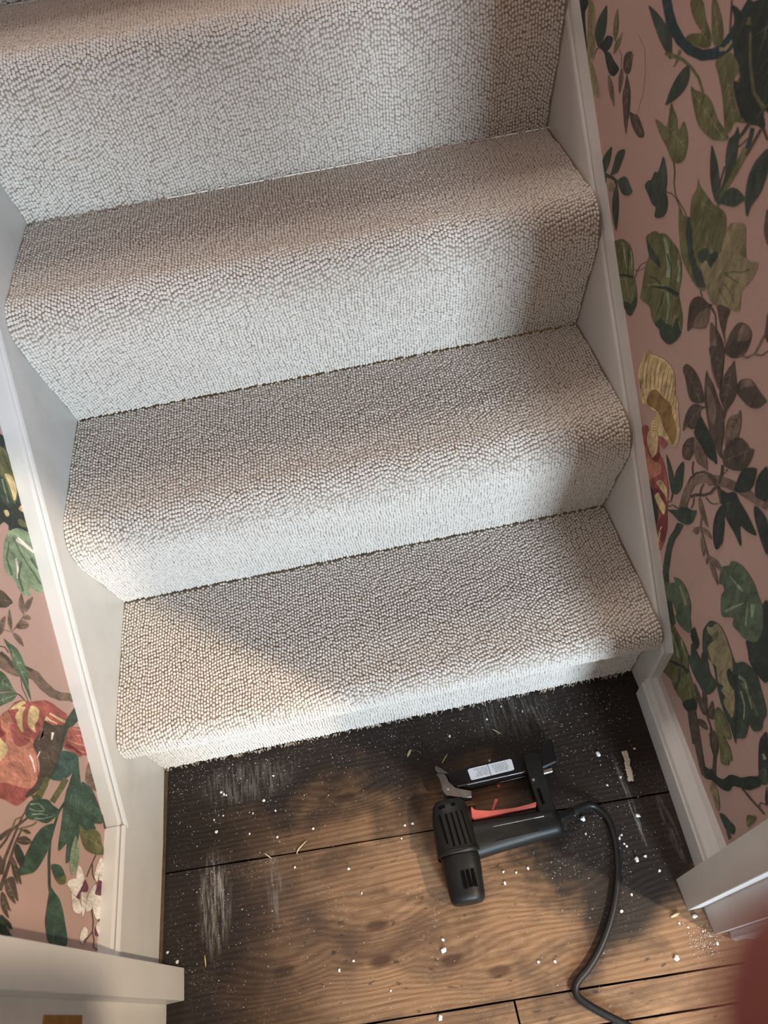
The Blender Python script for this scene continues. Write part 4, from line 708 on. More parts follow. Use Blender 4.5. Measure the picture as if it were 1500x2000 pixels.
['R','vein','gr2',1,0,[[112.9,412.1],[113.0,417.4],[113.3,417.4],[114.0,412.2]]],
['R','printed_leaf','dg',0,1,[[89.7,392.7],[96.1,404.0],[101.4,420.7],[99.7,439.5],[94.0,454.1],[85.1,437.1],[79.4,418.6],[82.7,399.1]]],
['R','vein','gr2',1,0,[[88.1,397.1],[93.6,449.1],[94.9,448.9],[88.6,397.1]]],
['R','vein','gr2',1,0,[[89.0,408.2],[97.0,412.8],[97.2,412.6],[90.1,406.7]]],
['R','vein','gr2',1,0,[[89.0,407.0],[82.5,415.0],[82.7,415.2],[90.0,407.9]]],
['R','vein','gr2',1,0,[[90.5,418.8],[97.5,419.6],[97.5,419.3],[90.9,416.9]]],
['R','vein','gr2',1,0,[[91.3,427.7],[87.3,433.0],[87.5,433.2],[92.5,428.8]]],
['R','printed_stem','dg',0,0,[[92.5,388.0],[90.5,375.6],[93.7,367.1],[91.9,367.5],[87.9,377.6],[89.6,390.9]]],
['R','printed_stem','br',0,0,[[92.7,358.5],[86.7,364.8],[83.2,373.2],[72.4,380.4],[66.4,389.6],[67.5,390.4],[72.6,382.2],[83.6,374.8],[87.7,365.6],[93.0,360.3]]],
['R','printed_stem','bn',0,0,[[53.8,389.9],[56.5,408.8],[58.9,429.6],[57.9,447.9],[51.6,461.0],[43.7,471.3],[25.0,491.2],[29.5,502.3],[49.1,481.5],[61.6,464.7],[71.9,441.6],[73.5,417.4],[70.8,394.9],[67.8,375.7]]],
['R','printed_stem','bn',0,0,[[37.2,473.7],[21.8,491.9],[8.2,504.4],[-5.9,515.4],[-24.1,525.3],[-40.1,535.2],[-57.1,547.0],[-56.9,558.1],[-40.4,547.7],[-25.2,539.5],[-6.5,530.5],[9.8,519.2],[26.2,505.6],[43.6,486.9]]],
['R','printed_stem','br',0,0,[[68.7,439.2],[67.9,450.7],[62.6,465.7],[52.6,479.8],[39.9,488.7],[26.7,491.8],[25.0,497.3],[38.9,493.7],[53.7,483.1],[65.6,466.2],[71.7,448.9],[72.4,436.5]]],
['R','printed_stem','br',0,0,[[44.3,484.0],[32.1,487.2],[20.2,487.1],[6.2,476.1],[2.8,481.4],[16.8,493.0],[29.6,493.7],[42.0,491.0]]],
['R','printed_stem','br',0,0,[[31.0,520.5],[26.7,511.1],[23.3,495.1],[19.1,498.9],[22.6,515.0],[27.1,524.6]]],
['R','printed_stem','br',0,0,[[26.4,484.7],[29.5,470.8],[37.5,456.8],[50.6,441.3],[58.7,426.9],[54.4,425.6],[47.7,438.4],[34.7,454.2],[25.5,471.2],[22.2,486.4]]],
['R','printed_stem','br',0,0,[[45.1,467.6],[47.0,458.2],[44.4,447.5],[41.9,450.0],[44.5,460.2],[42.7,468.8]]],
['R','printed_stem','br',0,0,[[78.3,472.9],[75.8,463.8],[70.4,456.5],[68.4,459.0],[73.7,466.1],[76.1,474.9]]],
['R','printed_stem','br',0,0,[[20.6,525.5],[20.5,518.4],[23.2,512.8],[22.4,512.7],[19.2,518.8],[18.9,526.6]]],
['R','printed_stem','br',0,0,[[31.8,455.5],[23.2,456.7],[15.3,462.5],[7.9,473.5],[8.7,474.3],[15.8,463.9],[22.7,458.9],[30.9,457.9]]],
['R','printed_stem','br',0,0,[[50.8,430.8],[48.2,422.8],[48.2,412.8],[46.0,414.6],[46.3,424.7],[49.2,432.6]]],
['R','printed_leaf','dg',0,1,[[90.0,354.4],[80.8,365.6],[70.2,381.1],[66.3,392.4],[53.6,405.8],[42.7,414.2],[36.7,422.1],[35.0,411.2],[35.5,395.5],[43.1,381.1],[54.1,371.5],[63.8,366.2],[76.5,361.9]]],
['R','vein','gr2',1,0,[[75.6,363.4],[35.3,413.1],[36.3,413.9],[76.0,363.7]]],
['R','vein','gr2',1,0,[[67.2,373.7],[68.7,379.0],[68.9,379.0],[68.4,373.5]]],
['R','vein','gr2',1,0,[[59.3,383.6],[61.1,391.3],[61.3,391.2],[60.4,383.5]]],
['R','vein','gr2',1,0,[[59.8,382.6],[44.5,384.1],[44.5,384.4],[59.9,384.5]]],
['R','vein','gr2',1,0,[[51.2,393.7],[52.8,399.8],[53.1,399.7],[52.4,393.4]]],
['R','vein','gr2',1,0,[[51.8,392.9],[40.5,393.9],[40.5,394.2],[51.9,394.2]]],
['R','vein','gr2',1,0,[[42.9,403.7],[44.6,408.5],[44.8,408.4],[44.7,403.4]]],
['R','vein','gr2',1,0,[[43.8,402.6],[39.2,403.6],[39.2,403.9],[43.9,404.4]]],
['R','printed_stem','dg',0,0,[[60.8,362.5],[60.8,345.1],[64.0,323.4],[62.3,303.6],[58.1,284.0],[50.6,258.3],[40.0,272.8],[47.0,298.3],[50.5,316.9],[51.7,334.1],[48.4,354.8],[47.9,373.6]]],
['R','printed_stem','dg',0,0,[[58.1,289.5],[53.1,270.2],[47.8,249.8],[34.1,229.1],[16.9,212.1],[4.3,198.5],[-9.7,187.4],[-19.8,211.1],[-6.0,220.9],[6.5,233.1],[23.6,248.6],[36.9,266.9],[42.2,284.8],[47.7,302.9]]],
['R','printed_leaf','br',0,1,[[155.6,569.0],[147.7,573.7],[135.3,576.3],[122.2,574.6],[110.3,568.9],[101.1,560.7],[100.6,555.8],[108.9,546.9],[120.2,539.3],[129.7,540.2],[139.0,546.8],[146.3,553.1],[157.2,559.3]]],
['R','vein','bn',1,0,[[152.4,563.5],[105.4,553.3],[105.2,554.6],[152.3,564.0]]],
['R','vein','bn',1,0,[[133.2,559.4],[123.6,567.2],[123.7,567.4],[133.8,560.2]]],
['R','vein','bn',1,0,[[123.6,557.1],[112.3,566.6],[112.4,566.9],[124.7,558.6]]],
['R','vein','bn',1,0,[[124.5,557.6],[118.7,547.9],[118.4,548.1],[123.7,558.1]]],
['R','vein','bn',1,0,[[114.3,555.3],[108.8,560.2],[109.0,560.4],[115.2,556.5]]],
['R','printed_leaf','br',0,1,[[114.3,595.6],[109.5,591.9],[95.7,590.3],[80.3,583.5],[63.2,576.3],[49.1,559.0],[40.3,535.4],[32.4,530.5],[37.9,526.7],[48.8,528.4],[70.5,536.8],[86.0,548.5],[100.0,561.7],[107.6,575.4],[112.6,586.2]]],
['R','shade','bn',1,1,[[103.4,579.3],[86.7,578.5],[72.9,566.8],[68.6,549.7],[85.0,554.9]]],
['R','printed_leaf','br',0,1,[[123.5,622.2],[101.2,640.5],[94.7,630.4],[89.8,617.9],[84.2,600.7],[91.2,598.3],[104.8,604.8],[115.4,613.0]]],
['R','vein','bn',1,0,[[110.8,629.9],[90.3,600.4],[89.2,601.1],[110.4,630.2]]],
['R','vein','bn',1,0,[[105.5,622.1],[95.0,621.5],[95.0,621.8],[105.3,623.4]]],
['R','vein','bn',1,0,[[106.2,622.9],[107.9,612.8],[107.6,612.8],[104.6,622.5]]],
['R','vein','bn',1,0,[[100.0,614.8],[92.1,617.6],[92.2,617.9],[100.4,616.0]]],
['R','vein','bn',1,0,[[95.1,607.2],[89.5,607.4],[89.5,607.7],[94.9,609.0]]],
['R','printed_leaf','br',0,1,[[78.0,640.8],[71.3,633.9],[63.0,625.6],[55.7,613.3],[55.2,599.2],[58.4,583.1],[56.5,570.6],[67.3,582.6],[77.7,586.9],[81.5,595.3],[83.9,608.7],[82.0,624.6],[79.1,633.6]]],
['R','vein','bn',1,0,[[76.9,635.8],[63.6,577.7],[62.3,578.0],[76.4,635.9]]],
['R','vein','bn',1,0,[[74.5,624.7],[81.5,613.9],[81.2,613.7],[73.3,623.8]]],
['R','vein','bn',1,0,[[71.3,611.9],[59.8,611.3],[59.8,611.6],[71.1,613.4]]],
['R','vein','bn',1,0,[[71.6,613.0],[78.0,603.4],[77.7,603.2],[70.7,612.3]]],
['R','vein','bn',1,0,[[68.5,600.4],[59.4,599.9],[59.4,600.2],[68.4,601.7]]],
['R','vein','bn',1,0,[[69.0,601.4],[75.8,591.0],[75.5,590.9],[67.9,600.6]]],
['R','vein','bn',1,0,[[66.0,588.8],[60.8,586.6],[60.6,586.9],[65.3,590.1]]],
['R','vein','bn',1,0,[[66.5,590.0],[68.6,585.6],[68.4,585.4],[64.9,588.9]]],
['R','printed_leaf','br',0,1,[[56.5,614.5],[58.7,620.1],[57.7,629.4],[52.7,636.6],[44.7,643.2],[34.9,644.5],[22.3,643.5],[10.7,643.5],[12.7,638.9],[15.1,631.1],[21.6,622.9],[31.4,617.2],[43.8,614.9]]],
['R','shade','bn',1,1,[[54.9,627.3],[51.4,636.8],[44.6,643.0],[35.3,643.2],[41.2,636.0],[47.7,629.2],[51.8,622.6]]],
['R','printed_leaf','bn',0,1,[[39.7,603.3],[34.5,598.6],[29.4,589.8],[26.0,574.7],[28.1,559.8],[31.1,545.5],[39.8,547.1],[47.2,561.0],[50.5,575.6],[47.3,586.9],[40.4,596.7]]],
['R','vein','br',1,0,[[39.1,599.3],[36.9,549.9],[35.6,549.9],[38.6,599.3]]],
['R','vein','br',1,0,[[38.8,588.8],[31.2,583.6],[31.1,583.9],[37.9,590.0]]],
['R','vein','br',1,0,[[39.0,590.1],[46.4,581.8],[46.1,581.6],[37.7,588.7]]],
['R','vein','br',1,0,[[38.5,580.2],[45.3,572.4],[45.1,572.2],[37.2,578.8]]],
['R','vein','br',1,0,[[37.9,568.9],[32.1,565.4],[31.9,565.6],[36.7,570.4]]],
['R','vein','br',1,0,[[37.1,559.3],[32.3,556.1],[32.1,556.3],[36.4,560.2]]],
['R','vein','br',1,0,[[37.0,560.4],[42.0,557.8],[41.9,557.5],[36.5,559.2]]],
['R','printed_leaf','br',0,1,[[33.3,529.5],[36.6,539.5],[34.3,555.3],[27.8,570.7],[19.6,578.3],[9.7,580.6],[2.4,580.2],[-2.8,584.9],[-5.3,575.1],[-5.4,562.3],[-2.2,549.8],[5.6,539.1],[17.5,529.3],[27.2,524.9]]],
['R','vein','bn',1,0,[[1.3,581.5],[28.7,531.6],[27.5,531.0],[0.8,581.3]]],
['R','vein','bn',1,0,[[7.4,571.1],[1.3,557.1],[1.0,557.2],[5.5,571.7]]],
['R','vein','bn',1,0,[[17.5,552.1],[31.9,548.2],[31.9,547.9],[17.1,550.6]]],
['R','vein','bn',1,0,[[23.6,541.0],[20.0,533.7],[19.7,533.8],[21.8,541.6]]],
['R','printed_leaf','br',0,1,[[116.3,489.2],[121.3,504.2],[121.9,521.0],[117.7,535.1],[109.6,545.1],[100.3,549.7],[93.5,555.2],[99.5,542.8],[96.2,537.3],[94.6,523.2],[96.8,515.2],[102.9,507.3],[113.9,501.2]]],
['R','vein','bn',1,0,[[99.1,549.5],[116.6,495.1],[115.3,494.7],[98.6,549.4]]],
['R','vein','bn',1,0,[[102.9,538.1],[98.1,531.4],[97.8,531.5],[101.7,538.9]]],
['R','vein','bn',1,0,[[105.9,528.1],[118.6,522.1],[118.5,521.8],[105.5,527.1]]],
['R','vein','bn',1,0,[[109.6,516.5],[105.2,510.0],[104.9,510.2],[108.7,517.0]]],
['R','vein','bn',1,0,[[112.9,506.7],[117.0,504.0],[116.9,503.7],[112.1,504.9]]],
['R','printed_leaf','bk',0,1,[[97.3,536.3],[81.9,536.2],[69.2,534.8],[54.6,530.0],[38.4,514.5],[45.9,510.7],[56.4,506.0],[76.4,507.6],[94.1,507.6],[96.4,514.5]]],
['R','vein','dg',1,0,[[95.2,524.2],[43.6,513.9],[43.3,515.2],[95.1,524.7]]],
['R','vein','dg',1,0,[[84.4,521.9],[75.3,529.7],[75.5,530.0],[85.2,523.0]]],
['R','vein','dg',1,0,[[85.3,522.2],[79.5,513.0],[79.2,513.2],[84.4,522.7]]],
['R','vein','dg',1,0,[[75.0,520.4],[73.5,513.1],[73.2,513.1],[73.9,520.6]]],
['R','vein','dg',1,0,[[63.6,518.2],[58.2,528.4],[58.5,528.5],[64.6,518.8]]],
['R','vein','dg',1,0,[[65.0,518.4],[63.0,509.9],[62.7,509.9],[63.3,518.6]]],
['R','vein','dg',1,0,[[53.3,515.8],[48.8,520.2],[49.0,520.4],[54.3,517.2]]],
['R','vein','dg',1,0,[[54.4,516.1],[51.4,512.1],[51.1,512.2],[53.1,516.9]]],
['R','printed_leaf','bn',0,1,[[93.4,503.6],[79.4,506.8],[60.3,504.0],[48.6,490.7],[55.0,487.0],[72.4,480.6],[85.6,490.5]]],
['R','vein','br',1,0,[[90.6,500.2],[52.6,488.8],[52.3,490.1],[90.4,500.7]]],
['R','vein','br',1,0,[[80.7,497.3],[72.1,503.2],[72.3,503.5],[81.3,498.2]]],
['R','vein','br',1,0,[[81.5,497.7],[80.7,489.4],[80.4,489.4],[80.4,497.8]]],
['R','vein','br',1,0,[[71.2,494.5],[63.6,499.8],[63.8,500.1],[71.8,495.5]]],
['R','vein','br',1,0,[[62.4,492.0],[59.7,487.1],[59.5,487.2],[61.5,492.4]]],
['R','printed_leaf','br',0,1,[[92.1,501.4],[99.3,495.1],[105.1,482.9],[106.0,468.2],[98.5,458.7],[87.1,465.2],[83.8,475.3],[83.8,487.6]]],
['R','vein','bn',1,0,[[93.0,498.1],[96.7,461.7],[95.4,461.6],[92.5,498.1]]],
['R','vein','bn',1,0,[[94.1,489.7],[102.8,482.5],[102.6,482.2],[93.1,488.3]]],
['R','vein','bn',1,0,[[95.0,479.4],[89.4,474.4],[89.2,474.6],[93.9,480.4]]],
['R','vein','bn',1,0,[[94.8,480.4],[102.6,474.1],[102.4,473.9],[94.0,479.4]]],
['R','vein','bn',1,0,[[95.7,470.3],[91.1,466.2],[90.8,466.4],[94.8,471.2]]],
['R','vein','bn',1,0,[[95.5,471.6],[103.8,468.7],[103.8,468.4],[95.0,469.9]]],
['R','printed_leaf','bk',0,1,[[-1.3,549.3],[-6.1,557.8],[-17.7,570.0],[-22.6,559.5],[-24.7,545.7],[-20.4,532.0],[-5.0,515.3],[-2.2,526.7],[-0.9,538.3]]],
['R','vein','dg',1,0,[[-17.4,565.9],[-3.6,520.3],[-4.9,519.9],[-17.9,565.7]]],
['R','vein','dg',1,0,[[-14.5,556.3],[-21.9,545.5],[-22.1,545.7],[-15.5,557.0]]],
['R','vein','dg',1,0,[[-11.6,547.1],[-17.9,538.5],[-18.1,538.6],[-13.0,547.9]]],
['R','vein','dg',1,0,[[-12.2,548.2],[-4.5,547.3],[-4.5,547.0],[-12.3,546.8]]],
['R','vein','dg',1,0,[[-9.0,538.0],[-14.9,529.8],[-15.1,530.0],[-10.2,538.8]]],
['R','vein','dg',1,0,[[-9.3,539.0],[-4.9,536.4],[-5.1,536.1],[-9.9,537.7]]],
['R','vein','dg',1,0,[[-6.2,528.7],[-9.5,524.9],[-9.8,525.0],[-7.7,529.7]]],
['R','printed_leaf','bk',0,1,[[-31.4,586.0],[-26.2,577.2],[-25.0,564.5],[-28.7,550.6],[-35.4,543.6],[-42.1,547.5],[-52.0,559.1]]],
['R','vein','dg',1,0,[[-28.3,579.4],[-38.3,547.2],[-39.5,547.6],[-28.7,579.5]]],
['R','vein','dg',1,0,[[-30.3,571.9],[-27.3,565.4],[-27.5,565.2],[-31.9,571.0]]],
['R','vein','dg',1,0,[[-33.4,562.8],[-44.1,558.8],[-44.2,559.1],[-34.0,564.1]]],
['R','vein','dg',1,0,[[-32.9,563.9],[-29.6,556.9],[-29.8,556.7],[-34.5,563.0]]],
['R','vein','dg',1,0,[[-36.0,554.8],[-41.5,553.0],[-41.6,553.3],[-36.5,556.0]]],
['R','vein','dg',1,0,[[-35.7,555.7],[-33.4,550.8],[-33.6,550.7],[-36.8,555.1]]],
['R','printed_leaf','bk',0,1,[[14.7,492.2],[3.6,500.9],[-5.9,513.9],[-19.5,512.3],[-38.9,512.5],[-53.6,510.8],[-63.3,507.7],[-49.5,495.9],[-36.3,487.9],[-52.7,470.5],[-34.6,470.6],[-20.9,470.7],[-7.6,473.1],[3.6,480.0]]],
['R','vein','dg',1,0,[[7.9,487.5],[-48.4,495.5],[-48.2,496.8],[8.0,488.0]]],
['R','vein','dg',1,0,[[-4.1,488.9],[-14.2,506.1],[-13.9,506.3],[-2.5,489.9]]],
['R','vein','dg',1,0,[[-2.7,488.7],[-19.9,475.1],[-20.1,475.4],[-3.9,490.1]]],
['R','vein','dg',1,0,[[-15.0,490.8],[-24.9,506.9],[-24.6,507.1],[-14.1,491.4]]],
['R','vein','dg',1,0,[[-13.9,490.4],[-30.7,477.2],[-30.9,477.4],[-15.1,491.8]]],
['R','vein','dg',1,0,[[-26.4,492.4],[-35.4,507.6],[-35.2,507.8],[-25.1,493.2]]],
['R','printed_leaf','bk',0,1,[[3.1,476.6],[-4.8,474.9],[-14.2,461.5],[-23.9,439.5],[-24.2,428.1],[-21.2,416.1],[-10.0,422.4],[-0.2,438.0],[4.6,457.0]]],
['R','vein','dg',1,0,[[-0.2,472.5],[-18.8,420.3],[-20.0,420.8],[-0.6,472.7]]],
['R','vein','dg',1,0,[[-3.6,462.5],[0.8,453.4],[0.5,453.3],[-4.8,461.8]]],
['R','vein','dg',1,0,[[-7.8,451.3],[-15.6,448.6],[-15.8,448.9],[-8.2,452.2]]],
['R','vein','dg',1,0,[[-7.4,452.1],[-3.1,443.2],[-3.4,443.0],[-8.6,451.4]]],
['R','vein','dg',1,0,[[-11.8,440.9],[-18.6,441.3],[-18.6,441.6],[-11.8,441.8]]],
['R','vein','dg',1,0,[[-11.0,441.8],[-7.0,433.0],[-7.3,432.9],[-12.6,440.9]]],
['R','vein','dg',1,0,[[-15.2,430.1],[-20.7,428.8],[-20.8,429.1],[-15.9,431.8]]],
['R','printed_leaf','bk',0,1,[[-41.1,531.7],[-46.9,536.9],[-67.9,538.4],[-90.2,509.3],[-72.9,511.2],[-58.8,516.9],[-47.2,523.7]]],
['R','vein','dg',1,0,[[-45.1,532.5],[-84.8,509.7],[-85.4,510.9],[-45.4,532.9]]],
['R','vein','dg',1,0,[[-53.4,527.8],[-66.4,532.7],[-66.3,533.0],[-53.1,528.7]]],
['R','vein','dg',1,0,[[-52.7,528.1],[-54.3,522.5],[-54.6,522.5],[-53.7,528.3]]],
['R','vein','dg',1,0,[[-60.6,523.6],[-62.2,518.1],[-62.5,518.1],[-61.8,523.9]]],
['R','vein','dg',1,0,[[-69.3,518.7],[-75.9,521.5],[-75.8,521.7],[-69.0,519.8]]],
['R','vein','dg',1,0,[[-77.4,514.0],[-81.2,516.0],[-81.1,516.3],[-76.8,515.6]]],
['R','printed_leaf','bn',0,1,[[42.3,444.3],[41.6,440.5],[39.0,435.3],[34.1,429.9],[28.0,426.5],[20.6,424.8],[13.2,424.9],[6.1,426.3],[10.6,429.7],[16.0,433.2],[22.2,437.1],[28.2,440.3],[34.5,443.1],[39.4,444.4]]],
['R','vein','br',1,0,[[40.8,441.2],[10.4,425.2],[9.8,426.3],[40.6,441.6]]],
['R','vein','br',1,0,[[26.3,433.3],[24.1,427.9],[23.8,428.0],[24.5,433.8]]],
['R','printed_stem','bn',0,0,[[25.4,424.9],[19.2,407.9],[3.6,399.2],[-11.3,389.8],[-19.3,388.7],[-21.2,393.8],[-13.4,394.1],[1.7,402.9],[17.3,410.9],[23.7,427.0]]],
['R','printed_leaf','bn',0,1,[[16.7,411.6],[15.6,410.6],[12.8,410.5],[8.7,411.2],[4.5,412.7],[-0.2,414.9],[-4.4,417.1],[-8.1,419.6],[-5.4,421.4],[-2.1,422.2],[2.0,422.0],[6.3,420.4],[11.0,417.4],[14.6,414.2]]],
['R','printed_leaf','bn',0,1,[[27.5,384.2],[27.2,396.9],[19.8,407.2],[17.4,396.9],[19.8,391.2],[24.8,389.6]]],
['R','printed_leaf','bn',0,1,[[10.7,404.8],[10.5,401.8],[9.2,397.4],[6.5,392.2],[3.2,388.0],[-0.9,384.4],[-5.0,381.9],[-9.0,380.4],[-7.4,385.8],[-5.1,391.2],[-2.1,396.4],[1.2,400.5],[5.2,403.5],[8.5,404.9]]],
['R','vein','br',1,0,[[9.2,403.3],[-6.4,381.7],[-7.4,382.4],[8.8,403.6]]],
['R','printed_leaf','bn',0,1,[[-16.3,391.6],[-17.7,390.4],[-21.0,390.3],[-25.9,391.3],[-31.1,393.4],[-36.8,396.9],[-42.0,400.4],[-46.5,404.1],[-43.2,406.2],[-38.9,406.9],[-33.8,406.2],[-28.6,403.7],[-23.1,399.6],[-18.8,395.2]]],
['R','vein','br',1,0,[[-18.8,391.8],[-43.3,404.6],[-42.7,405.8],[-18.6,392.3]]],
['R','vein','br',1,0,[[-31.7,398.4],[-32.0,403.0],[-31.7,403.1],[-30.0,398.8]]],
['R','printed_leaf','bn',0,1,[[-13.4,390.3],[-13.0,388.5],[-13.0,385.9],[-13.6,383.0],[-14.6,380.7],[-16.1,378.9],[-17.8,377.8],[-19.5,377.2],[-19.6,380.4],[-19.2,383.4],[-18.5,386.3],[-17.4,388.5],[-15.9,390.0],[-14.5,390.6]]],
['R','printed_leaf','bn',0,1,[[-21.3,389.6],[-22.3,387.0],[-25.1,383.8],[-29.8,380.5],[-35.2,378.9],[-41.4,378.4],[-47.3,378.8],[-52.7,380.0],[-49.3,383.6],[-44.9,386.8],[-39.7,389.4],[-34.3,390.8],[-28.4,391.2],[-23.9,390.8]]],
['R','vein','br',1,0,[[-23.2,388.2],[-49.9,380.2],[-50.3,381.4],[-23.3,388.6]]],
['R','vein','br',1,0,[[-30.2,386.1],[-34.2,389.1],[-34.0,389.3],[-29.7,386.9]]],
['R','vein','br',1,0,[[-29.3,386.2],[-32.0,381.9],[-32.3,382.0],[-30.7,386.8]]],
['R','vein','br',1,0,[[-37.0,384.1],[-40.6,387.0],[-40.4,387.2],[-36.4,385.1]]],
['R','printed_leaf','gr',0,1,[[-52.2,437.3],[-62.9,448.2],[-75.7,455.3],[-95.4,457.6],[-112.4,452.6],[-123.1,450.9],[-133.2,441.2],[-141.6,424.1],[-143.2,401.9],[-129.8,382.5],[-116.2,375.5],[-103.8,369.2],[-99.2,378.5],[-93.7,371.1],[-83.3,354.5],[-72.7,363.0],[-65.1,376.8],[-65.0,388.0],[-59.3,391.3],[-52.4,385.2],[-46.2,397.1],[-42.9,408.0],[-51.4,426.7]]],
['R','vein','lg',1,0,[[-60.2,415.5],[-73.6,419.2],[-89.0,425.2],[-90.1,431.8],[-74.5,424.0],[-60.9,418.4]]],
['R','vein','lg',1,0,[[-102.1,423.8],[-109.6,411.6],[-118.5,396.0],[-120.4,399.4],[-111.9,415.5],[-104.7,428.2]]],
['R','vein','lg',1,0,[[-107.8,430.7],[-118.1,418.3],[-120.6,422.7],[-113.0,439.3]]],
['R','vein','lg',1,0,[[-86.0,367.2],[-91.7,390.8],[-100.6,419.8],[-99.4,420.0],[-88.7,391.0],[-81.0,366.6]]],
['R','printed_leaf','bk',0,1,[[-121.4,453.1],[-128.6,462.7],[-185.2,389.1],[-157.1,367.5],[-141.2,375.3],[-131.2,383.3],[-143.2,401.9],[-141.6,424.1],[-133.2,441.2]]],
['R','printed_leaf','gr',0,1,[[34.0,243.5],[23.7,258.3],[17.0,273.8],[23.4,276.1],[11.2,289.8],[-3.2,294.7],[-16.6,292.2],[-30.2,281.5],[-36.9,267.3],[-52.1,252.8],[-50.1,241.6],[-37.6,228.8],[-23.5,220.9],[-11.3,221.9],[-14.4,227.7],[-6.0,233.4],[5.0,234.4],[19.0,221.4]]],
['R','vein','kh',1,0,[[6.3,278.2],[-6.3,275.4],[-19.3,267.4],[-23.2,276.7],[-8.9,282.0],[4.8,282.0]]],
['R','printed_leaf','ol',0,1,[[-2.2,183.3],[-14.7,199.6],[-30.9,203.8],[-50.0,210.0],[-67.6,209.0],[-82.9,190.3],[-99.8,185.9],[-120.3,179.9],[-130.5,165.0],[-132.6,149.6],[-123.5,125.0],[-110.4,118.3],[-103.7,119.5],[-93.5,112.1],[-77.3,108.6],[-64.8,108.5],[-39.9,86.5],[-34.0,88.0],[-29.2,103.8],[-21.5,107.3],[-19.0,132.8],[-16.4,172.7]]],
['R','vein','lg',1,0,[[-17.5,178.5],[-38.4,177.4],[-56.6,168.8],[-58.7,174.5],[-40.9,184.6],[-20.3,186.9]]],
['R','vein','dg',1,0,[[-22.6,192.0],[-52.1,185.9],[-70.0,171.7],[-71.7,176.1],[-53.6,190.0],[-23.9,195.7]]],
['R','vein','lg',1,0,[[-42.4,203.8],[-66.2,195.1],[-67.7,199.4],[-44.6,209.7]]],
['R','vein','bk',1,0,[[-35.4,117.9],[-58.1,149.9],[-74.4,172.1],[-86.0,177.1],[-88.3,190.6],[-74.9,181.8],[-57.6,156.0],[-35.1,121.9]]],
['R','vein','dg',1,0,[[-66.6,153.3],[-77.4,139.3],[-81.3,107.5],[-84.1,112.0],[-81.3,146.7],[-71.4,164.2]]],
['R','vein','kh',1,0,[[-100.0,163.4],[-113.9,154.5],[-114.8,157.3],[-102.5,170.6]]],
['R','shade','bk',1,1,[[-108.5,116.6],[-111.6,143.0],[-121.9,169.5],[-130.5,165.0],[-132.6,149.6],[-123.5,125.0]]],
['R','printed_stem','br',0,0,[[-122.9,124.1],[-142.6,107.5],[-163.4,93.8],[-171.7,126.3],[-151.8,139.4],[-132.8,155.3]]],
['R','printed_stem','br',0,0,[[-131.5,120.4],[-159.4,104.3],[-182.3,91.9],[-204.0,81.3],[-212.5,91.6],[-212.5,106.2],[-207.4,101.5],[-187.8,115.4],[-166.5,131.5],[-140.4,151.0]]],
['R','printed_leaf','bk',0,1,[[-53.0,265.4],[-63.3,263.8],[-74.7,258.7],[-76.9,243.9],[-68.4,240.7],[-55.6,243.5]]],
['R','vein','dg',1,0,[[-57.6,263.9],[-71.2,242.6],[-72.3,243.3],[-58.0,264.2]]],
['R','vein','dg',1,0,[[-61.2,257.8],[-70.4,257.4],[-70.5,257.7],[-61.4,259.7]]],
['R','vein','dg',1,0,[[-60.6,258.9],[-58.4,248.8],[-58.7,248.7],[-61.9,258.6]]],
['R','vein','dg',1,0,[[-64.7,252.9],[-73.2,252.2],[-73.3,252.5],[-64.8,254.0]]],
['R','vein','dg',1,0,[[-68.1,247.3],[-73.3,247.4],[-73.4,247.7],[-68.4,249.2]]],
['R','vein','dg',1,0,[[-67.4,248.5],[-66.7,242.9],[-67.0,242.8],[-69.1,248.0]]],
['R','printed_leaf','dg',0,1,[[-69.4,210.4],[-74.9,214.7],[-63.6,235.7],[-79.6,239.8],[-94.2,241.6],[-112.0,230.9],[-132.9,211.7],[-115.1,203.4],[-96.2,199.4],[-78.3,201.3]]],
['R','vein','gr2',1,0,[[-69.9,224.9],[-125.4,208.4],[-125.8,209.6],[-70.0,225.4]]],
['R','vein','gr2',1,0,[[-81.5,221.3],[-93.9,230.0],[-93.7,230.2],[-80.6,222.6]]],
['R','vein','gr2',1,0,[[-80.4,221.6],[-87.8,207.1],[-88.1,207.2],[-81.8,222.3]]],
['R','vein','gr2',1,0,[[-91.8,218.5],[-97.3,207.4],[-97.6,207.5],[-92.7,218.9]]],
['R','vein','gr2',1,0,[[-103.6,215.0],[-113.6,221.9],[-113.5,222.1],[-103.1,215.9]]],
['R','vein','gr2',1,0,[[-102.7,215.2],[-107.1,207.1],[-107.4,207.2],[-104.0,215.8]]],
['R','printed_leaf','dg',0,1,[[-90.1,247.6],[-89.2,260.2],[-101.0,261.5],[-117.0,252.9],[-132.5,258.8],[-136.8,245.8],[-135.5,226.4],[-130.1,215.8],[-111.0,228.5]]],
['R','vein','gr2',1,0,[[-94.6,259.7],[-134.8,229.3],[-135.6,230.3],[-94.9,260.1]]],
['R','vein','gr2',1,0,[[-103.0,253.4],[-109.1,255.1],[-109.0,255.4],[-102.8,254.4]]],
['R','vein','gr2',1,0,[[-111.4,247.2],[-117.8,252.3],[-117.6,252.6],[-110.5,248.5]]],
['R','vein','gr2',1,0,[[-110.3,247.8],[-111.9,234.3],[-112.2,234.4],[-111.6,247.9]]],
['R','vein','gr2',1,0,[[-119.2,241.1],[-132.5,244.6],[-132.4,244.9],[-118.9,242.5]]],
['R','vein','gr2',1,0,[[-118.5,241.8],[-120.1,226.5],[-120.4,226.5],[-119.6,241.9]]],
['R','vein','gr2',1,0,[[-127.3,235.3],[-132.7,236.9],[-132.6,237.1],[-127.0,236.4]]],
['R','vein','gr2',1,0,[[-126.2,235.7],[-128.1,221.5],[-128.4,221.5],[-128.1,235.9]]],
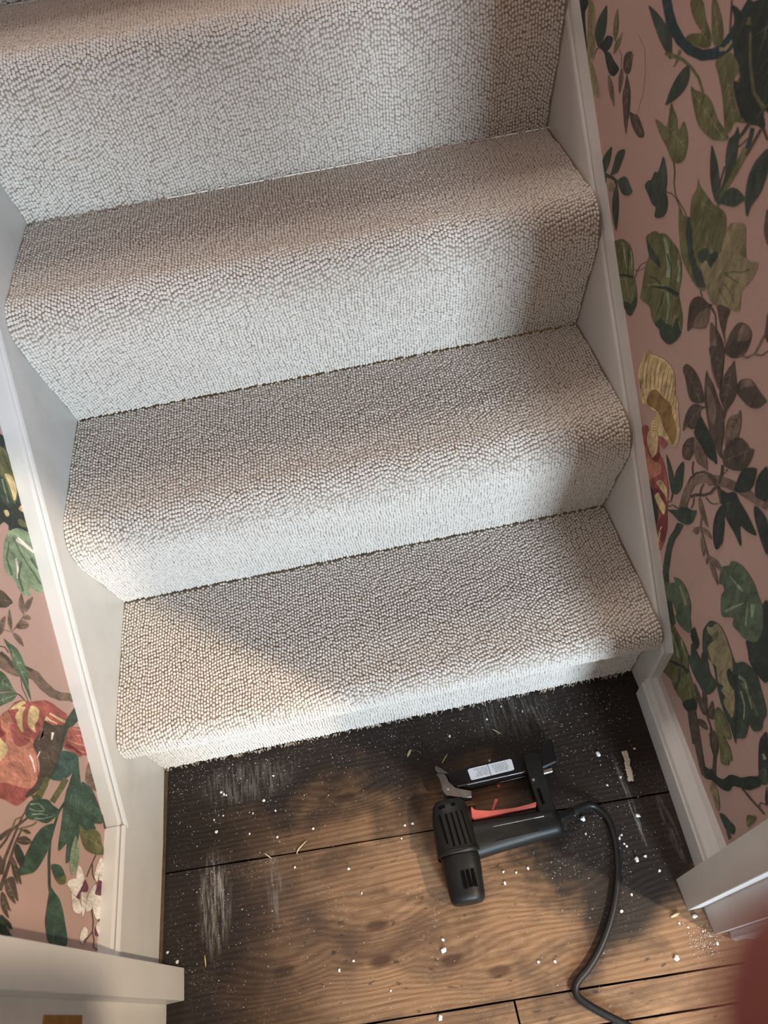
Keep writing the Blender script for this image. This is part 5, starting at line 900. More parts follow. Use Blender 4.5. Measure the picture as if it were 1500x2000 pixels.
['R','printed_leaf','dg',0,1,[[-70.5,316.0],[-78.0,329.3],[-90.0,338.7],[-107.6,339.6],[-129.7,333.6],[-138.1,334.1],[-145.5,352.9],[-156.1,363.5],[-167.5,369.6],[-185.7,363.7],[-207.8,352.3],[-212.7,333.3],[-218.4,320.7],[-213.4,300.7],[-201.7,297.0],[-204.3,293.5],[-211.4,269.7],[-204.6,246.1],[-208.7,237.5],[-186.6,242.8],[-167.4,243.4],[-148.9,249.4],[-132.5,258.8],[-114.1,271.1],[-97.3,263.2],[-86.8,260.0],[-72.1,281.3],[-69.0,293.2]]],
['R','shade','kh',1,1,[[-71.9,303.4],[-78.8,314.6],[-83.6,334.7],[-98.8,339.2],[-119.3,335.8],[-134.7,326.7],[-141.1,318.0],[-142.9,303.2],[-150.0,293.3],[-160.7,297.1],[-171.9,284.8],[-182.2,261.4],[-172.2,256.3],[-160.0,253.8],[-155.6,266.4],[-146.1,263.4],[-144.6,275.3],[-135.2,265.2],[-118.5,278.6],[-110.2,269.7],[-105.9,272.3],[-96.3,275.5],[-90.0,281.0],[-92.1,305.9],[-79.8,299.1]]],
['R','shade','bk',1,1,[[-136.2,299.8],[-137.3,314.0],[-151.7,309.5],[-149.4,294.2]]],
['R','shade','ol',1,1,[[-86.6,310.3],[-90.9,327.7],[-96.0,313.9],[-92.0,299.1]]],
['R','vein','lg',1,0,[[-152.7,321.5],[-161.8,332.3],[-192.6,321.0],[-193.3,323.8],[-163.3,338.7],[-152.5,330.5]]],
['R','vein','lg',1,0,[[-166.9,311.7],[-182.2,306.2],[-194.5,287.6],[-195.5,290.2],[-183.5,310.2],[-168.4,317.0]]],
['R','vein','bk',1,0,[[-145.4,313.5],[-173.8,284.5],[-203.2,241.9],[-204.6,246.1],[-177.2,293.4],[-150.9,326.9]]],
['R','vein','ol',1,0,[[-160.2,323.1],[-184.3,328.2],[-204.3,326.9],[-204.9,330.0],[-185.2,333.1],[-161.4,329.9]]],
['R','printed_leaf','br',0,1,[[-105.1,190.3],[-121.2,190.6],[-130.8,192.1],[-123.2,206.9],[-137.1,205.7],[-148.7,192.8],[-151.3,185.2],[-145.3,174.8],[-131.9,174.8]]],
['R','vein','bn',1,0,[[-130.2,191.1],[-147.7,183.9],[-148.2,185.1],[-130.4,191.5]]],
['R','vein','bn',1,0,[[-134.0,189.4],[-138.0,180.1],[-138.3,180.2],[-135.4,189.8]]],
['R','vein','bn',1,0,[[-139.4,187.4],[-145.8,191.3],[-145.7,191.5],[-138.9,188.4]]],
['R','vein','bn',1,0,[[-138.5,187.7],[-142.4,178.4],[-142.7,178.5],[-139.7,188.1]]],
['R','vein','bn',1,0,[[-143.9,185.5],[-147.8,188.3],[-147.7,188.6],[-143.1,186.9]]],
['R','vein','bn',1,0,[[-142.8,185.9],[-145.2,181.1],[-145.5,181.2],[-144.2,186.5]]],
['R','printed_leaf','br',0,1,[[-144.7,222.3],[-153.8,218.1],[-164.4,206.6],[-154.4,184.6],[-149.4,191.8]]],
['R','vein','bn',1,0,[[-151.5,219.0],[-154.6,187.6],[-155.9,187.8],[-152.0,219.1]]],
['R','vein','bn',1,0,[[-152.3,210.8],[-158.5,206.9],[-158.7,207.2],[-152.9,211.6]]],
['R','vein','bn',1,0,[[-152.1,211.7],[-148.8,207.3],[-149.1,207.1],[-153.2,210.7]]],
['R','vein','bn',1,0,[[-153.1,202.8],[-158.6,199.6],[-158.8,199.9],[-153.9,203.9]]],
['R','printed_stem','br',0,0,[[-122.1,206.1],[-135.3,206.2],[-140.9,198.4],[-141.8,200.8],[-136.2,209.2],[-123.0,209.8]]],
['R','printed_leaf','ol',0,1,[[-156.2,221.7],[-159.1,235.0],[-170.2,239.6],[-185.1,238.4],[-198.3,233.0],[-197.4,221.3],[-187.2,209.0],[-174.9,209.3],[-164.4,206.6]]],
['R','vein','kh',1,0,[[-159.5,220.8],[-196.0,226.1],[-195.8,227.4],[-159.4,221.3]]],
['R','vein','kh',1,0,[[-168.0,221.8],[-178.2,214.2],[-178.4,214.4],[-169.1,223.1]]],
['R','vein','kh',1,0,[[-177.3,223.5],[-186.9,215.9],[-187.1,216.2],[-178.0,224.3]]],
['R','vein','kh',1,0,[[-186.5,225.0],[-191.8,220.9],[-192.0,221.1],[-187.1,225.6]]],
['R','printed_stem','br',0,0,[[-154.0,183.0],[-165.2,181.4],[-181.9,161.0],[-183.0,164.6],[-166.2,184.7],[-154.7,186.2]]],
['R','printed_leaf','br',0,1,[[-144.8,152.0],[-145.8,149.1],[-148.2,147.3],[-151.7,147.7],[-155.4,150.5],[-159.5,155.7],[-163.1,161.8],[-166.4,168.8],[-163.8,171.2],[-160.6,171.9],[-157.0,171.0],[-153.3,168.1],[-149.4,162.7],[-146.5,156.9]]],
['R','vein','bn',1,0,[[-148.3,149.7],[-162.2,169.6],[-161.1,170.3],[-147.9,150.0]]],
['R','vein','bn',1,0,[[-151.6,153.9],[-157.1,155.5],[-157.1,155.8],[-151.4,155.9]]],
['R','vein','bn',1,0,[[-155.3,160.0],[-153.6,165.2],[-153.4,165.1],[-154.4,159.8]]],
['R','vein','bn',1,0,[[-154.9,159.5],[-159.3,160.3],[-159.3,160.6],[-154.8,160.4]]],
['R','vein','bn',1,0,[[-158.8,165.1],[-157.3,169.2],[-157.0,169.1],[-157.8,164.8]]],
['R','vein','bn',1,0,[[-158.4,164.3],[-163.1,165.4],[-163.0,165.7],[-158.2,165.6]]],
['R','printed_leaf','ol',0,1,[[-166.5,204.3],[-178.5,212.0],[-191.9,211.2],[-205.7,215.3],[-220.5,206.2],[-218.1,198.1],[-221.3,187.9],[-213.8,168.5],[-203.6,176.7],[-187.7,193.0],[-174.7,195.7]]],
['R','vein','kh',1,0,[[-173.6,208.3],[-218.2,187.4],[-218.7,188.6],[-173.8,208.7]]],
['R','vein','kh',1,0,[[-182.9,203.8],[-196.8,210.6],[-196.7,210.9],[-182.4,205.0]]],
['R','vein','kh',1,0,[[-182.0,204.2],[-184.4,197.8],[-184.7,197.9],[-183.3,204.6]]],
['R','vein','kh',1,0,[[-190.9,200.1],[-194.8,188.9],[-195.1,189.0],[-192.3,200.5]]],
['R','vein','kh',1,0,[[-200.8,195.6],[-211.6,201.0],[-211.4,201.2],[-200.3,196.8]]],
['R','vein','kh',1,0,[[-209.8,191.4],[-215.7,194.7],[-215.6,195.0],[-209.2,192.8]]],
['R','vein','kh',1,0,[[-208.8,191.9],[-213.5,178.2],[-213.8,178.3],[-210.2,192.3]]],
['R','printed_leaf','br',0,1,[[-173.8,187.6],[-174.8,183.5],[-177.8,178.1],[-182.5,172.0],[-187.5,166.9],[-193.1,162.2],[-198.1,158.5],[-202.8,156.0],[-200.4,166.7],[-197.1,176.3],[-192.6,184.3],[-187.6,189.1],[-181.7,190.9],[-176.8,189.9]]],
['R','vein','bn',1,0,[[-178.4,187.7],[-199.9,158.5],[-200.9,159.3],[-178.8,188.0]]],
['R','vein','bn',1,0,[[-184.0,179.9],[-192.3,179.9],[-192.3,180.2],[-184.1,181.4]]],
['R','vein','bn',1,0,[[-189.4,172.7],[-195.2,172.8],[-195.2,173.1],[-189.5,174.1]]],
['R','printed_stem','br',0,0,[[-171.2,168.6],[-186.1,155.5],[-198.3,152.7],[-208.1,133.8],[-215.7,118.1],[-219.9,131.6],[-211.7,144.9],[-200.7,162.1],[-187.8,162.7],[-172.5,173.2]]],
['R','printed_stem','br',0,0,[[-159.3,183.5],[-170.3,180.0],[-177.6,165.6],[-179.4,170.3],[-171.5,184.1],[-160.0,186.8]]],
['R','printed_stem','bk',0,1,[[-199.6,100.4],[-203.1,112.6],[-207.8,119.3],[-209.9,129.7],[-217.8,131.4],[-226.2,141.9],[-231.1,156.5],[-232.0,179.0],[-237.7,196.7],[-244.5,212.0],[-250.1,238.3],[-255.6,258.1],[-255.2,268.2],[-266.1,279.3],[-264.1,265.9],[-266.3,253.5],[-264.0,232.3],[-261.8,217.5],[-252.8,195.4],[-245.6,174.6],[-247.0,158.2],[-242.1,141.1],[-231.6,124.8],[-221.2,113.5],[-214.6,96.0],[-208.4,94.5]]],
['R','printed_leaf','bk',0,1,[[-227.6,329.5],[-224.7,317.5],[-226.0,306.7],[-232.9,292.9],[-251.3,268.6],[-260.0,271.2],[-265.0,280.8]]],
['R','vein','lg',1,0,[[-240.0,296.5],[-246.3,292.9],[-247.7,301.9],[-240.9,301.9]]],
['R','printed_leaf','kh',0,1,[[-221.9,109.2],[-226.5,115.9],[-237.6,116.3],[-250.0,108.3],[-257.6,94.5],[-253.9,86.7],[-238.7,91.9],[-228.0,93.7]]],
['R','vein','ol',1,0,[[-226.5,111.3],[-253.1,90.9],[-253.9,92.0],[-226.8,111.7]]],
['R','vein','ol',1,0,[[-233.5,105.8],[-245.4,108.9],[-245.3,109.2],[-233.2,107.1]]],
['R','vein','ol',1,0,[[-240.3,100.5],[-249.4,103.3],[-249.3,103.6],[-239.9,102.4]]],
['R','vein','ol',1,0,[[-239.5,101.4],[-240.5,94.1],[-240.8,94.1],[-240.7,101.5]]],
['R','vein','ol',1,0,[[-246.9,95.9],[-252.3,97.5],[-252.3,97.8],[-246.7,97.0]]],
['R','vein','ol',1,0,[[-246.3,96.4],[-247.1,90.5],[-247.4,90.5],[-247.3,96.5]]],
['R','printed_stem','br',0,0,[[-254.9,198.1],[-270.2,209.1],[-284.6,222.3],[-294.5,230.9],[-294.2,235.7],[-284.4,227.1],[-270.1,214.0],[-255.0,203.1]]],
['R','printed_stem','br',0,0,[[-284.7,227.1],[-282.3,235.4],[-287.6,248.3],[-286.9,250.6],[-280.9,236.1],[-283.1,224.0]]],
['R','printed_leaf','bk',0,1,[[-271.9,271.8],[-275.5,261.4],[-282.3,251.4],[-288.8,249.7]]],
['R','vein','dg',1,0,[[-273.7,266.4],[-284.3,250.9],[-285.4,251.7],[-274.1,266.7]]],
['R','printed_leaf','dg',0,1,[[-261.5,92.1],[-266.6,106.9],[-276.8,117.1],[-286.6,127.0],[-292.7,115.6],[-290.4,104.1],[-283.0,93.3],[-273.7,90.8]]],
['R','vein','gr2',1,0,[[-289.3,121.1],[-268.8,92.6],[-269.9,91.9],[-289.7,120.8]]],
['R','vein','gr2',1,0,[[-283.8,113.3],[-288.3,108.2],[-288.5,108.4],[-285.2,114.3]]],
['R','vein','gr2',1,0,[[-284.4,114.5],[-276.0,113.0],[-276.0,112.7],[-284.6,113.0]]],
['R','vein','gr2',1,0,[[-279.4,107.3],[-270.6,105.8],[-270.7,105.5],[-279.5,105.9]]],
['R','vein','gr2',1,0,[[-273.5,99.2],[-275.6,93.7],[-275.9,93.8],[-275.2,99.6]]],
['R','vein','gr2',1,0,[[-274.3,100.1],[-267.6,98.9],[-267.6,98.6],[-274.4,98.8]]],
['R','printed_leaf','ol',0,1,[[-284.6,179.2],[-287.5,196.0],[-292.4,207.0],[-295.0,186.0],[-295.1,167.7]]],
['R','vein','kh',1,0,[[-290.0,201.2],[-290.9,171.8],[-292.2,171.9],[-290.5,201.3]]],
['R','printed_leaf','dg',0,1,[[-283.7,92.3],[-293.1,100.4],[-295.1,88.7]]],
['R','printed_leaf','dg',0,1,[[-253.1,266.2],[-252.9,285.2],[-258.7,289.0],[-269.0,275.5],[-264.9,260.1]]],
['R','vein','gr2',1,0,[[-256.8,286.5],[-262.2,261.9],[-263.4,262.2],[-257.3,286.6]]],
['R','vein','gr2',1,0,[[-258.1,279.7],[-266.4,276.0],[-266.6,276.3],[-258.9,281.1]]],
['R','vein','gr2',1,0,[[-257.8,280.9],[-255.1,276.0],[-255.4,275.8],[-259.2,279.9]]],
['R','vein','gr2',1,0,[[-259.7,273.8],[-265.5,271.2],[-265.6,271.4],[-260.2,274.8]]],
['L','printed_leaf','bk',0,1,[[264.5,561.3],[289.8,548.8],[275.0,535.4],[261.0,515.1],[238.5,494.6],[225.0,478.9],[193.2,450.9],[183.6,479.6],[167.5,497.9],[172.4,501.5],[170.7,512.0],[159.0,529.8]]],
['L','vein','dg',1,0,[[275.6,536.4],[179.2,490.4],[178.7,491.5],[275.4,536.9]]],
['L','vein','dg',1,0,[[256.0,527.1],[223.7,541.5],[223.8,541.7],[256.4,528.0]]],
['L','vein','dg',1,0,[[256.9,527.3],[252.6,514.5],[252.4,514.6],[255.5,527.7]]],
['L','vein','dg',1,0,[[236.5,517.6],[205.1,532.0],[205.2,532.3],[237.2,519.1]]],
['L','vein','dg',1,0,[[237.8,518.5],[238.5,504.0],[238.2,504.0],[235.9,518.3]]],
['L','vein','dg',1,0,[[217.4,508.7],[175.8,527.2],[175.9,527.5],[217.8,509.7]]],
['L','vein','dg',1,0,[[218.3,509.0],[209.2,479.2],[208.9,479.3],[216.8,509.4]]],
['L','vein','dg',1,0,[[197.9,499.2],[177.3,509.0],[177.4,509.3],[198.6,501.0]]],
['L','vein','dg',1,0,[[199.1,499.8],[192.6,479.7],[192.3,479.8],[197.4,500.3]]],
['L','printed_leaf','ol',0,1,[[263.2,560.9],[270.8,545.5],[273.4,537.2],[256.7,516.2],[235.6,496.2],[212.6,496.9],[215.8,507.0],[227.5,524.0],[228.7,537.6],[225.0,549.5]]],
['L','vein','bk',1,0,[[266.0,545.0],[254.3,530.2],[250.7,515.2],[252.1,514.2],[255.9,529.0],[267.7,543.6]]],
['L','shade','go',1,1,[[237.6,529.1],[246.1,513.3],[235.4,498.5],[215.8,499.0],[227.2,512.5]]],
['L','shade','dg',1,1,[[227.5,537.3],[226.2,523.6],[212.1,503.7],[196.1,508.2],[201.0,529.5],[208.9,542.6]]],
['L','vein','lg',1,0,[[225.2,533.9],[214.7,523.8],[203.0,511.1],[204.4,509.7],[216.8,521.8],[228.0,531.3]]],
['L','shade','go',1,1,[[185.4,516.3],[192.2,509.4],[188.7,503.9],[182.1,508.7]]],
['L','shade','go',1,1,[[212.1,487.4],[222.1,480.6],[216.0,471.7],[211.9,481.4]]],
['L','shade','ol',1,1,[[193.7,484.7],[200.8,477.2],[202.0,460.6],[194.9,466.0],[190.2,479.0]]],
['L','printed_leaf','lg',0,1,[[166.3,497.5],[181.5,483.6],[189.6,467.0],[193.3,448.4],[172.9,428.2],[157.5,411.5],[136.0,394.6],[125.0,411.0],[121.2,422.4],[120.7,431.9],[114.5,433.9],[111.3,427.1],[105.3,435.0],[100.8,450.0],[108.3,470.1],[108.6,489.8],[123.3,499.3],[141.7,503.6],[156.3,501.3]]],
['L','vein','wh',1,0,[[162.5,481.8],[166.8,463.6],[171.6,437.2],[176.2,434.6],[173.7,460.0],[171.5,477.4]]],
['L','vein','wh',1,0,[[137.9,476.5],[128.6,469.0],[114.4,464.6],[116.3,461.5],[131.2,465.2],[141.4,472.1]]],
['L','vein','gr',1,0,[[162.9,489.0],[153.4,470.5],[146.2,447.4],[137.7,410.8],[140.6,408.2],[149.0,445.0],[155.9,468.2],[165.3,486.8]]],
['L','vein','gr',1,0,[[152.2,494.8],[126.2,494.7],[110.1,477.7],[113.8,473.3],[128.7,491.3],[153.4,492.6]]],
['L','vein','gr',1,0,[[141.3,463.3],[117.5,464.0],[103.6,449.1],[107.5,444.4],[120.4,459.6],[143.3,459.3]]],
['L','vein','gr',1,0,[[157.8,444.7],[155.0,428.3],[154.7,417.3],[157.4,415.2],[159.1,424.9],[163.3,440.0]]],
['L','printed_leaf','br',0,1,[[75.2,501.4],[80.7,491.2],[81.5,480.9],[79.2,464.7],[72.8,469.2],[65.8,474.9],[58.3,487.7],[55.3,495.5]]],
['L','vein','bn',1,0,[[65.2,497.0],[78.7,467.8],[77.5,467.3],[64.7,496.8]]],
['L','vein','bn',1,0,[[69.1,489.2],[65.3,482.7],[65.0,482.9],[67.4,490.0]]],
['L','vein','bn',1,0,[[68.4,490.2],[78.6,486.5],[78.6,486.3],[68.1,489.0]]],
['L','vein','bn',1,0,[[71.9,481.9],[67.6,478.3],[67.4,478.5],[71.2,482.6]]],
['L','vein','bn',1,0,[[71.8,483.1],[77.4,480.6],[77.3,480.3],[71.2,481.3]]],
['L','printed_leaf','bn',0,1,[[76.4,438.2],[78.9,437.0],[82.8,436.8],[87.5,437.9],[91.6,439.9],[95.3,443.0],[98.4,446.2],[100.6,449.7],[94.7,451.8],[89.1,452.7],[83.8,452.2],[79.9,450.0],[77.2,446.0],[76.1,441.6]]],
['L','vein','br',1,0,[[77.2,440.8],[98.0,450.0],[98.5,448.8],[77.4,440.3]]],
['L','vein','br',1,0,[[81.9,443.0],[84.6,449.5],[84.9,449.4],[83.3,442.6]]],
['L','vein','br',1,0,[[88.2,445.8],[92.8,442.8],[92.6,442.5],[87.4,444.2]]],
['L','vein','br',1,0,[[87.3,445.2],[89.2,449.7],[89.5,449.6],[88.3,444.8]]],
['L','printed_leaf','bn',0,1,[[81.7,433.8],[83.8,431.4],[87.6,428.8],[92.7,426.1],[97.7,424.4],[102.8,423.3],[107.3,422.7],[111.0,422.8],[105.7,428.6],[100.1,433.4],[94.4,437.0],[89.6,438.6],[85.3,438.0],[82.7,436.1]]],
['L','vein','br',1,0,[[84.6,435.5],[108.6,424.1],[108.0,422.9],[84.4,435.0]]],
['L','vein','br',1,0,[[96.2,430.0],[100.6,431.3],[100.7,431.0],[96.6,428.8]]],
['L','printed_leaf','bn',0,1,[[41.7,457.3],[43.9,456.7],[47.6,457.0],[52.3,458.4],[56.6,460.5],[60.8,463.3],[64.4,466.1],[67.1,469.1],[62.0,470.0],[56.8,470.0],[51.6,468.9],[47.4,466.8],[44.0,463.3],[42.1,459.9]]],
['L','vein','br',1,0,[[42.9,459.2],[64.4,469.4],[64.9,468.2],[43.1,458.7]]],
['L','vein','br',1,0,[[47.8,461.6],[49.9,466.8],[50.2,466.7],[49.0,461.2]]],
['L','vein','br',1,0,[[53.1,464.1],[54.9,467.8],[55.1,467.7],[54.6,463.7]]],
['L','printed_stem','bn',0,0,[[26.5,477.4],[35.4,471.9],[40.8,455.0],[57.8,445.1],[74.0,436.4],[80.2,436.3],[79.2,438.6],[73.6,438.6],[57.6,447.1],[41.5,456.2],[36.4,472.6],[26.5,479.2]]],
['L','printed_leaf','bn',0,1,[[74.6,436.1],[80.6,427.7],[79.4,419.7],[74.1,426.0],[69.6,438.0]]],
['L','printed_leaf','bn',0,1,[[50.6,448.9],[57.8,447.7],[68.0,437.6],[69.7,423.1],[63.1,424.7],[55.5,435.8]]],
['L','vein','br',1,0,[[54.0,448.1],[68.2,425.0],[67.1,424.3],[53.6,447.9]]],
['L','vein','br',1,0,[[60.9,437.0],[65.4,435.6],[65.3,435.3],[60.6,435.7]]],
['L','printed_leaf','bn',0,1,[[41.5,454.1],[39.8,453.7],[38.0,451.4],[36.3,447.4],[35.3,442.7],[34.8,437.0],[34.8,431.6],[35.3,426.3],[38.6,428.0],[41.3,430.9],[43.5,435.0],[44.3,439.9],[44.0,445.9],[42.8,450.9]]],
['L','vein','br',1,0,[[40.9,452.2],[38.4,428.2],[37.1,428.4],[40.4,452.2]]],
['L','vein','br',1,0,[[40.3,446.6],[43.3,442.7],[43.1,442.5],[39.5,445.9]]],
['L','vein','br',1,0,[[39.9,440.9],[42.6,436.7],[42.3,436.5],[38.5,439.6]]],
['L','printed_leaf','bn',0,1,[[42.9,483.1],[53.9,474.5],[44.0,472.4],[35.2,473.5],[27.3,478.6],[28.6,484.7]]],
['L','vein','br',1,0,[[51.3,473.9],[29.0,479.9],[29.4,481.1],[51.4,474.4]]],
['L','vein','br',1,0,[[45.0,475.4],[43.2,481.0],[43.5,481.1],[46.6,476.1]]],
['L','vein','br',1,0,[[39.8,477.1],[37.8,482.2],[38.1,482.3],[40.7,477.5]]],
['L','vein','br',1,0,[[34.3,478.7],[32.7,482.8],[33.0,483.0],[35.2,479.1]]],
['L','printed_stem','br',0,0,[[11.6,477.0],[15.4,465.5],[12.6,457.0],[14.3,455.2],[17.0,464.6],[12.8,477.0]]],
['L','printed_stem','bn',0,0,[[-10.9,480.5],[-11.4,466.7],[-10.6,450.7],[-7.6,432.8],[0.4,412.9],[3.4,397.1],[-0.5,378.1],[-1.1,350.8],[3.6,325.7],[13.1,299.9],[16.9,284.1],[29.1,279.4],[25.0,298.5],[16.3,323.2],[13.4,340.9],[14.5,363.9],[19.3,384.9],[15.2,410.4],[7.4,430.7],[6.2,442.0],[6.0,455.3],[7.1,467.8]]],
['L','shade','br',1,0,[[2.9,474.1],[2.9,459.9],[-1.0,442.6],[8.6,420.8],[12.0,401.4],[17.1,399.2],[13.4,420.4],[4.4,440.3],[8.5,455.3],[8.7,470.4]]],
['L','printed_leaf','gr',0,1,[[25.0,470.6],[25.5,458.8],[26.2,440.6],[21.1,428.1],[12.9,416.3],[4.2,407.5],[-8.0,402.6],[-23.2,392.1],[-16.2,405.3],[-8.7,416.9],[-4.8,424.2],[1.7,441.5],[14.2,452.6]]],
['L','vein','lg',1,0,[[25.5,458.1],[-11.6,400.0],[-12.7,400.7],[25.1,458.4]]],
['L','vein','lg',1,0,[[17.9,445.7],[10.3,445.4],[10.2,445.7],[17.7,447.6]]],
['L','vein','lg',1,0,[[10.4,434.2],[2.5,433.8],[2.5,434.1],[10.2,435.9]]],
['L','vein','lg',1,0,[[11.0,435.3],[13.4,424.9],[13.1,424.8],[9.6,434.9]]],
['L','vein','lg',1,0,[[2.9,423.0],[-2.7,422.6],[-2.7,422.9],[2.7,424.0]]],
['L','vein','lg',1,0,[[3.6,423.7],[5.7,414.1],[5.4,414.0],[2.0,423.3]]],
['L','printed_stem','br',0,0,[[-6.2,423.2],[-16.0,417.4],[-23.0,404.4],[-28.1,399.9],[-27.2,398.3],[-22.0,402.9],[-15.1,415.8],[-5.4,421.6]]],
['L','printed_leaf','gr',0,1,[[-18.8,472.1],[-14.3,462.0],[-16.8,448.2],[-23.5,435.9],[-26.1,427.6],[-28.6,436.0],[-35.0,451.7],[-39.2,466.0]]],
['L','vein','lg',1,0,[[-24.1,469.0],[-25.5,430.9],[-26.8,431.0],[-24.6,469.0]]],
['L','vein','lg',1,0,[[-24.2,458.7],[-31.0,454.4],[-31.1,454.7],[-25.4,460.2]]],
['L','vein','lg',1,0,[[-24.3,460.1],[-19.0,454.1],[-19.2,453.8],[-25.4,458.9]]],
['L','vein','lg',1,0,[[-24.7,449.3],[-30.2,445.9],[-30.3,446.2],[-25.8,450.7]]],
['L','vein','lg',1,0,[[-24.7,450.6],[-20.4,445.5],[-20.6,445.2],[-25.9,449.4]]],
['L','printed_leaf','gr',0,1,[[-44.3,464.6],[-32.6,443.7],[-26.3,426.0],[-36.6,430.7],[-47.2,445.3],[-56.5,460.9]]],
['L','vein','lg',1,0,[[-50.4,460.9],[-29.1,428.5],[-30.2,427.8],[-50.8,460.7]]],
['L','vein','lg',1,0,[[-44.4,452.4],[-46.5,448.1],[-46.8,448.2],[-46.3,452.9]]],
['L','vein','lg',1,0,[[-45.2,453.4],[-39.1,451.9],[-39.2,451.6],[-45.5,451.9]]],
['L','vein','lg',1,0,[[-40.0,445.3],[-35.8,444.0],[-35.8,443.7],[-40.2,443.6]]],
['L','vein','lg',1,0,[[-34.8,436.8],[-30.8,435.8],[-30.9,435.6],[-34.9,435.7]]],
['L','printed_stem','br',0,0,[[-27.6,427.8],[-26.9,417.5],[-29.0,407.9],[-27.2,406.0],[-25.2,416.2],[-26.1,427.0]]],
['L','printed_leaf','bk',0,1,[[63.6,325.8],[61.4,325.6],[57.9,323.9],[53.3,320.7],[49.3,316.6],[45.4,311.6],[42.3,306.6],[39.8,301.6],[44.1,303.5],[48.6,306.2],[53.3,309.9],[57.3,314.1],[60.9,319.0],[63.0,323.2]]],
['L','vein','dg',1,0,[[62.0,324.1],[42.4,303.0],[41.5,303.9],[61.7,324.5]]],
['L','printed_bird','rd',0,1,[[-72.9,457.6],[-63.9,450.4],[-50.5,436.7],[-38.1,426.5],[-30.3,412.9],[-26.1,397.8],[-19.3,382.7],[-10.4,362.2],[-6.6,343.0],[-7.0,324.0],[-8.0,298.3],[-26.8,308.0],[-43.4,345.2],[-58.8,359.0],[-80.8,363.6],[-99.3,355.6],[-113.2,355.4],[-134.9,372.2],[-147.7,390.1],[-149.2,405.7],[-147.3,421.8],[-145.2,436.2]]],
['L','plume','rs',1,0,[[-8.3,328.1],[-15.4,319.1],[-15.6,319.3],[-9.0,328.6]]],
['L','plume','rs',1,0,[[-84.4,384.6],[-88.7,375.9],[-89.0,376.1],[-85.5,385.0]]],
['L','plume','dr2',1,0,[[-53.7,411.8],[-59.1,404.4],[-59.3,404.5],[-54.4,412.2]]],
['L','plume','dr2',1,0,[[-70.2,388.5],[-78.1,380.8],[-78.3,381.0],[-70.9,389.2]]],
['L','plume','rs',1,0,[[-120.1,391.2],[-125.3,387.1],[-125.5,387.3],[-120.6,391.8]]],
['L','plume','rs',1,0,[[-97.4,418.8],[-99.2,405.5],[-99.5,405.5],[-98.3,418.9]]],
['L','plume','rs',1,0,[[-51.4,414.7],[-55.5,409.3],[-55.7,409.5],[-52.3,415.3]]],
['L','plume','rs',1,0,[[-98.7,403.9],[-103.8,401.4],[-103.9,401.6],[-99.5,405.1]]],
['L','plume','dr2',1,0,[[-132.3,408.1],[-137.4,398.9],[-137.7,399.1],[-133.5,408.7]]],
['L','plume','rs',1,0,[[-45.8,400.0],[-51.5,394.6],[-51.7,394.8],[-46.3,400.5]]],
['L','plume','rs',1,0,[[-68.3,403.4],[-76.2,399.1],[-76.3,399.4],[-69.0,404.5]]],
['L','plume','dr2',1,0,[[-95.1,412.5],[-100.1,404.0],[-100.3,404.1],[-95.7,412.8]]],
['L','plume','rs',1,0,[[-124.7,427.9],[-125.7,415.5],[-126.0,415.5],[-126.0,427.9]]],
['L','plume','rs',1,0,[[-82.0,364.9],[-91.2,361.0],[-91.3,361.3],[-82.3,365.6]]],
['L','plume','rs',1,1,[[-63.9,450.4],[-53.8,438.7],[-63.6,422.4],[-69.9,397.4],[-67.1,378.8],[-81.8,366.7],[-101.0,358.5],[-113.2,355.4],[-122.4,366.0],[-127.1,389.7],[-130.1,418.3],[-132.7,438.5],[-106.5,446.3],[-95.0,434.2],[-79.6,435.7],[-75.1,445.7]]],
['L','plume','rd',1,0,[[-113.6,394.9],[-121.6,381.9],[-121.9,382.1],[-114.8,395.5]]],
['L','plume','rd',1,0,[[-61.0,431.3],[-67.5,425.1],[-67.7,425.3],[-61.3,431.6]]],
['L','plume','rd',1,0,[[-77.9,414.2],[-81.2,404.6],[-81.5,404.7],[-79.2,414.6]]],
['L','plume','rs2',1,0,[[-67.6,423.0],[-72.5,418.5],[-72.7,418.7],[-68.1,423.6]]],
['L','plume','dr2',1,0,[[-74.0,385.8],[-77.1,374.8],[-77.4,374.9],[-74.6,385.9]]],
['L','plume','dr2',1,0,[[-112.1,420.7],[-117.6,406.1],[-117.8,406.2],[-112.9,421.0]]],
['L','plume','rs2',1,0,[[-126.5,438.5],[-124.1,425.7],[-124.4,425.7],[-127.6,438.3]]],
['L','plume','rs2',1,0,[[-116.9,404.1],[-127.5,397.9],[-127.7,398.1],[-117.6,405.1]]],
['L','plume','dr2',1,0,[[-102.8,422.1],[-108.8,412.3],[-109.0,412.4],[-103.9,422.7]]],
['L','plume','rd',1,0,[[-91.8,383.6],[-104.5,374.5],[-104.6,374.7],[-92.6,384.5]]],
['L','plume','rd',1,0,[[-84.3,425.9],[-88.3,411.7],[-88.6,411.8],[-85.7,426.2]]],
['L','plume','dr2',1,0,[[-101.8,395.2],[-111.6,382.5],[-111.8,382.7],[-102.9,396.0]]],
['L','plume','rd',1,0,[[-76.3,437.3],[-81.9,433.5],[-82.1,433.7],[-76.9,438.1]]],
['L','plume','dr2',1,0,[[-121.4,439.6],[-126.6,431.6],[-126.9,431.8],[-122.3,440.2]]],
['L','plume','rs2',1,0,[[-118.4,421.7],[-122.7,416.3],[-122.9,416.4],[-118.9,422.1]]],
['L','plume','dr2',1,0,[[-128.3,435.2],[-131.5,431.3],[-131.7,431.4],[-129.3,435.9]]],
['L','plume','rs2',1,0,[[-108.4,443.0],[-111.4,434.1],[-111.7,434.2],[-109.3,443.3]]],
['L','plume','rd',1,0,[[-104.0,408.5],[-101.8,401.9],[-102.0,401.8],[-104.8,408.2]]],
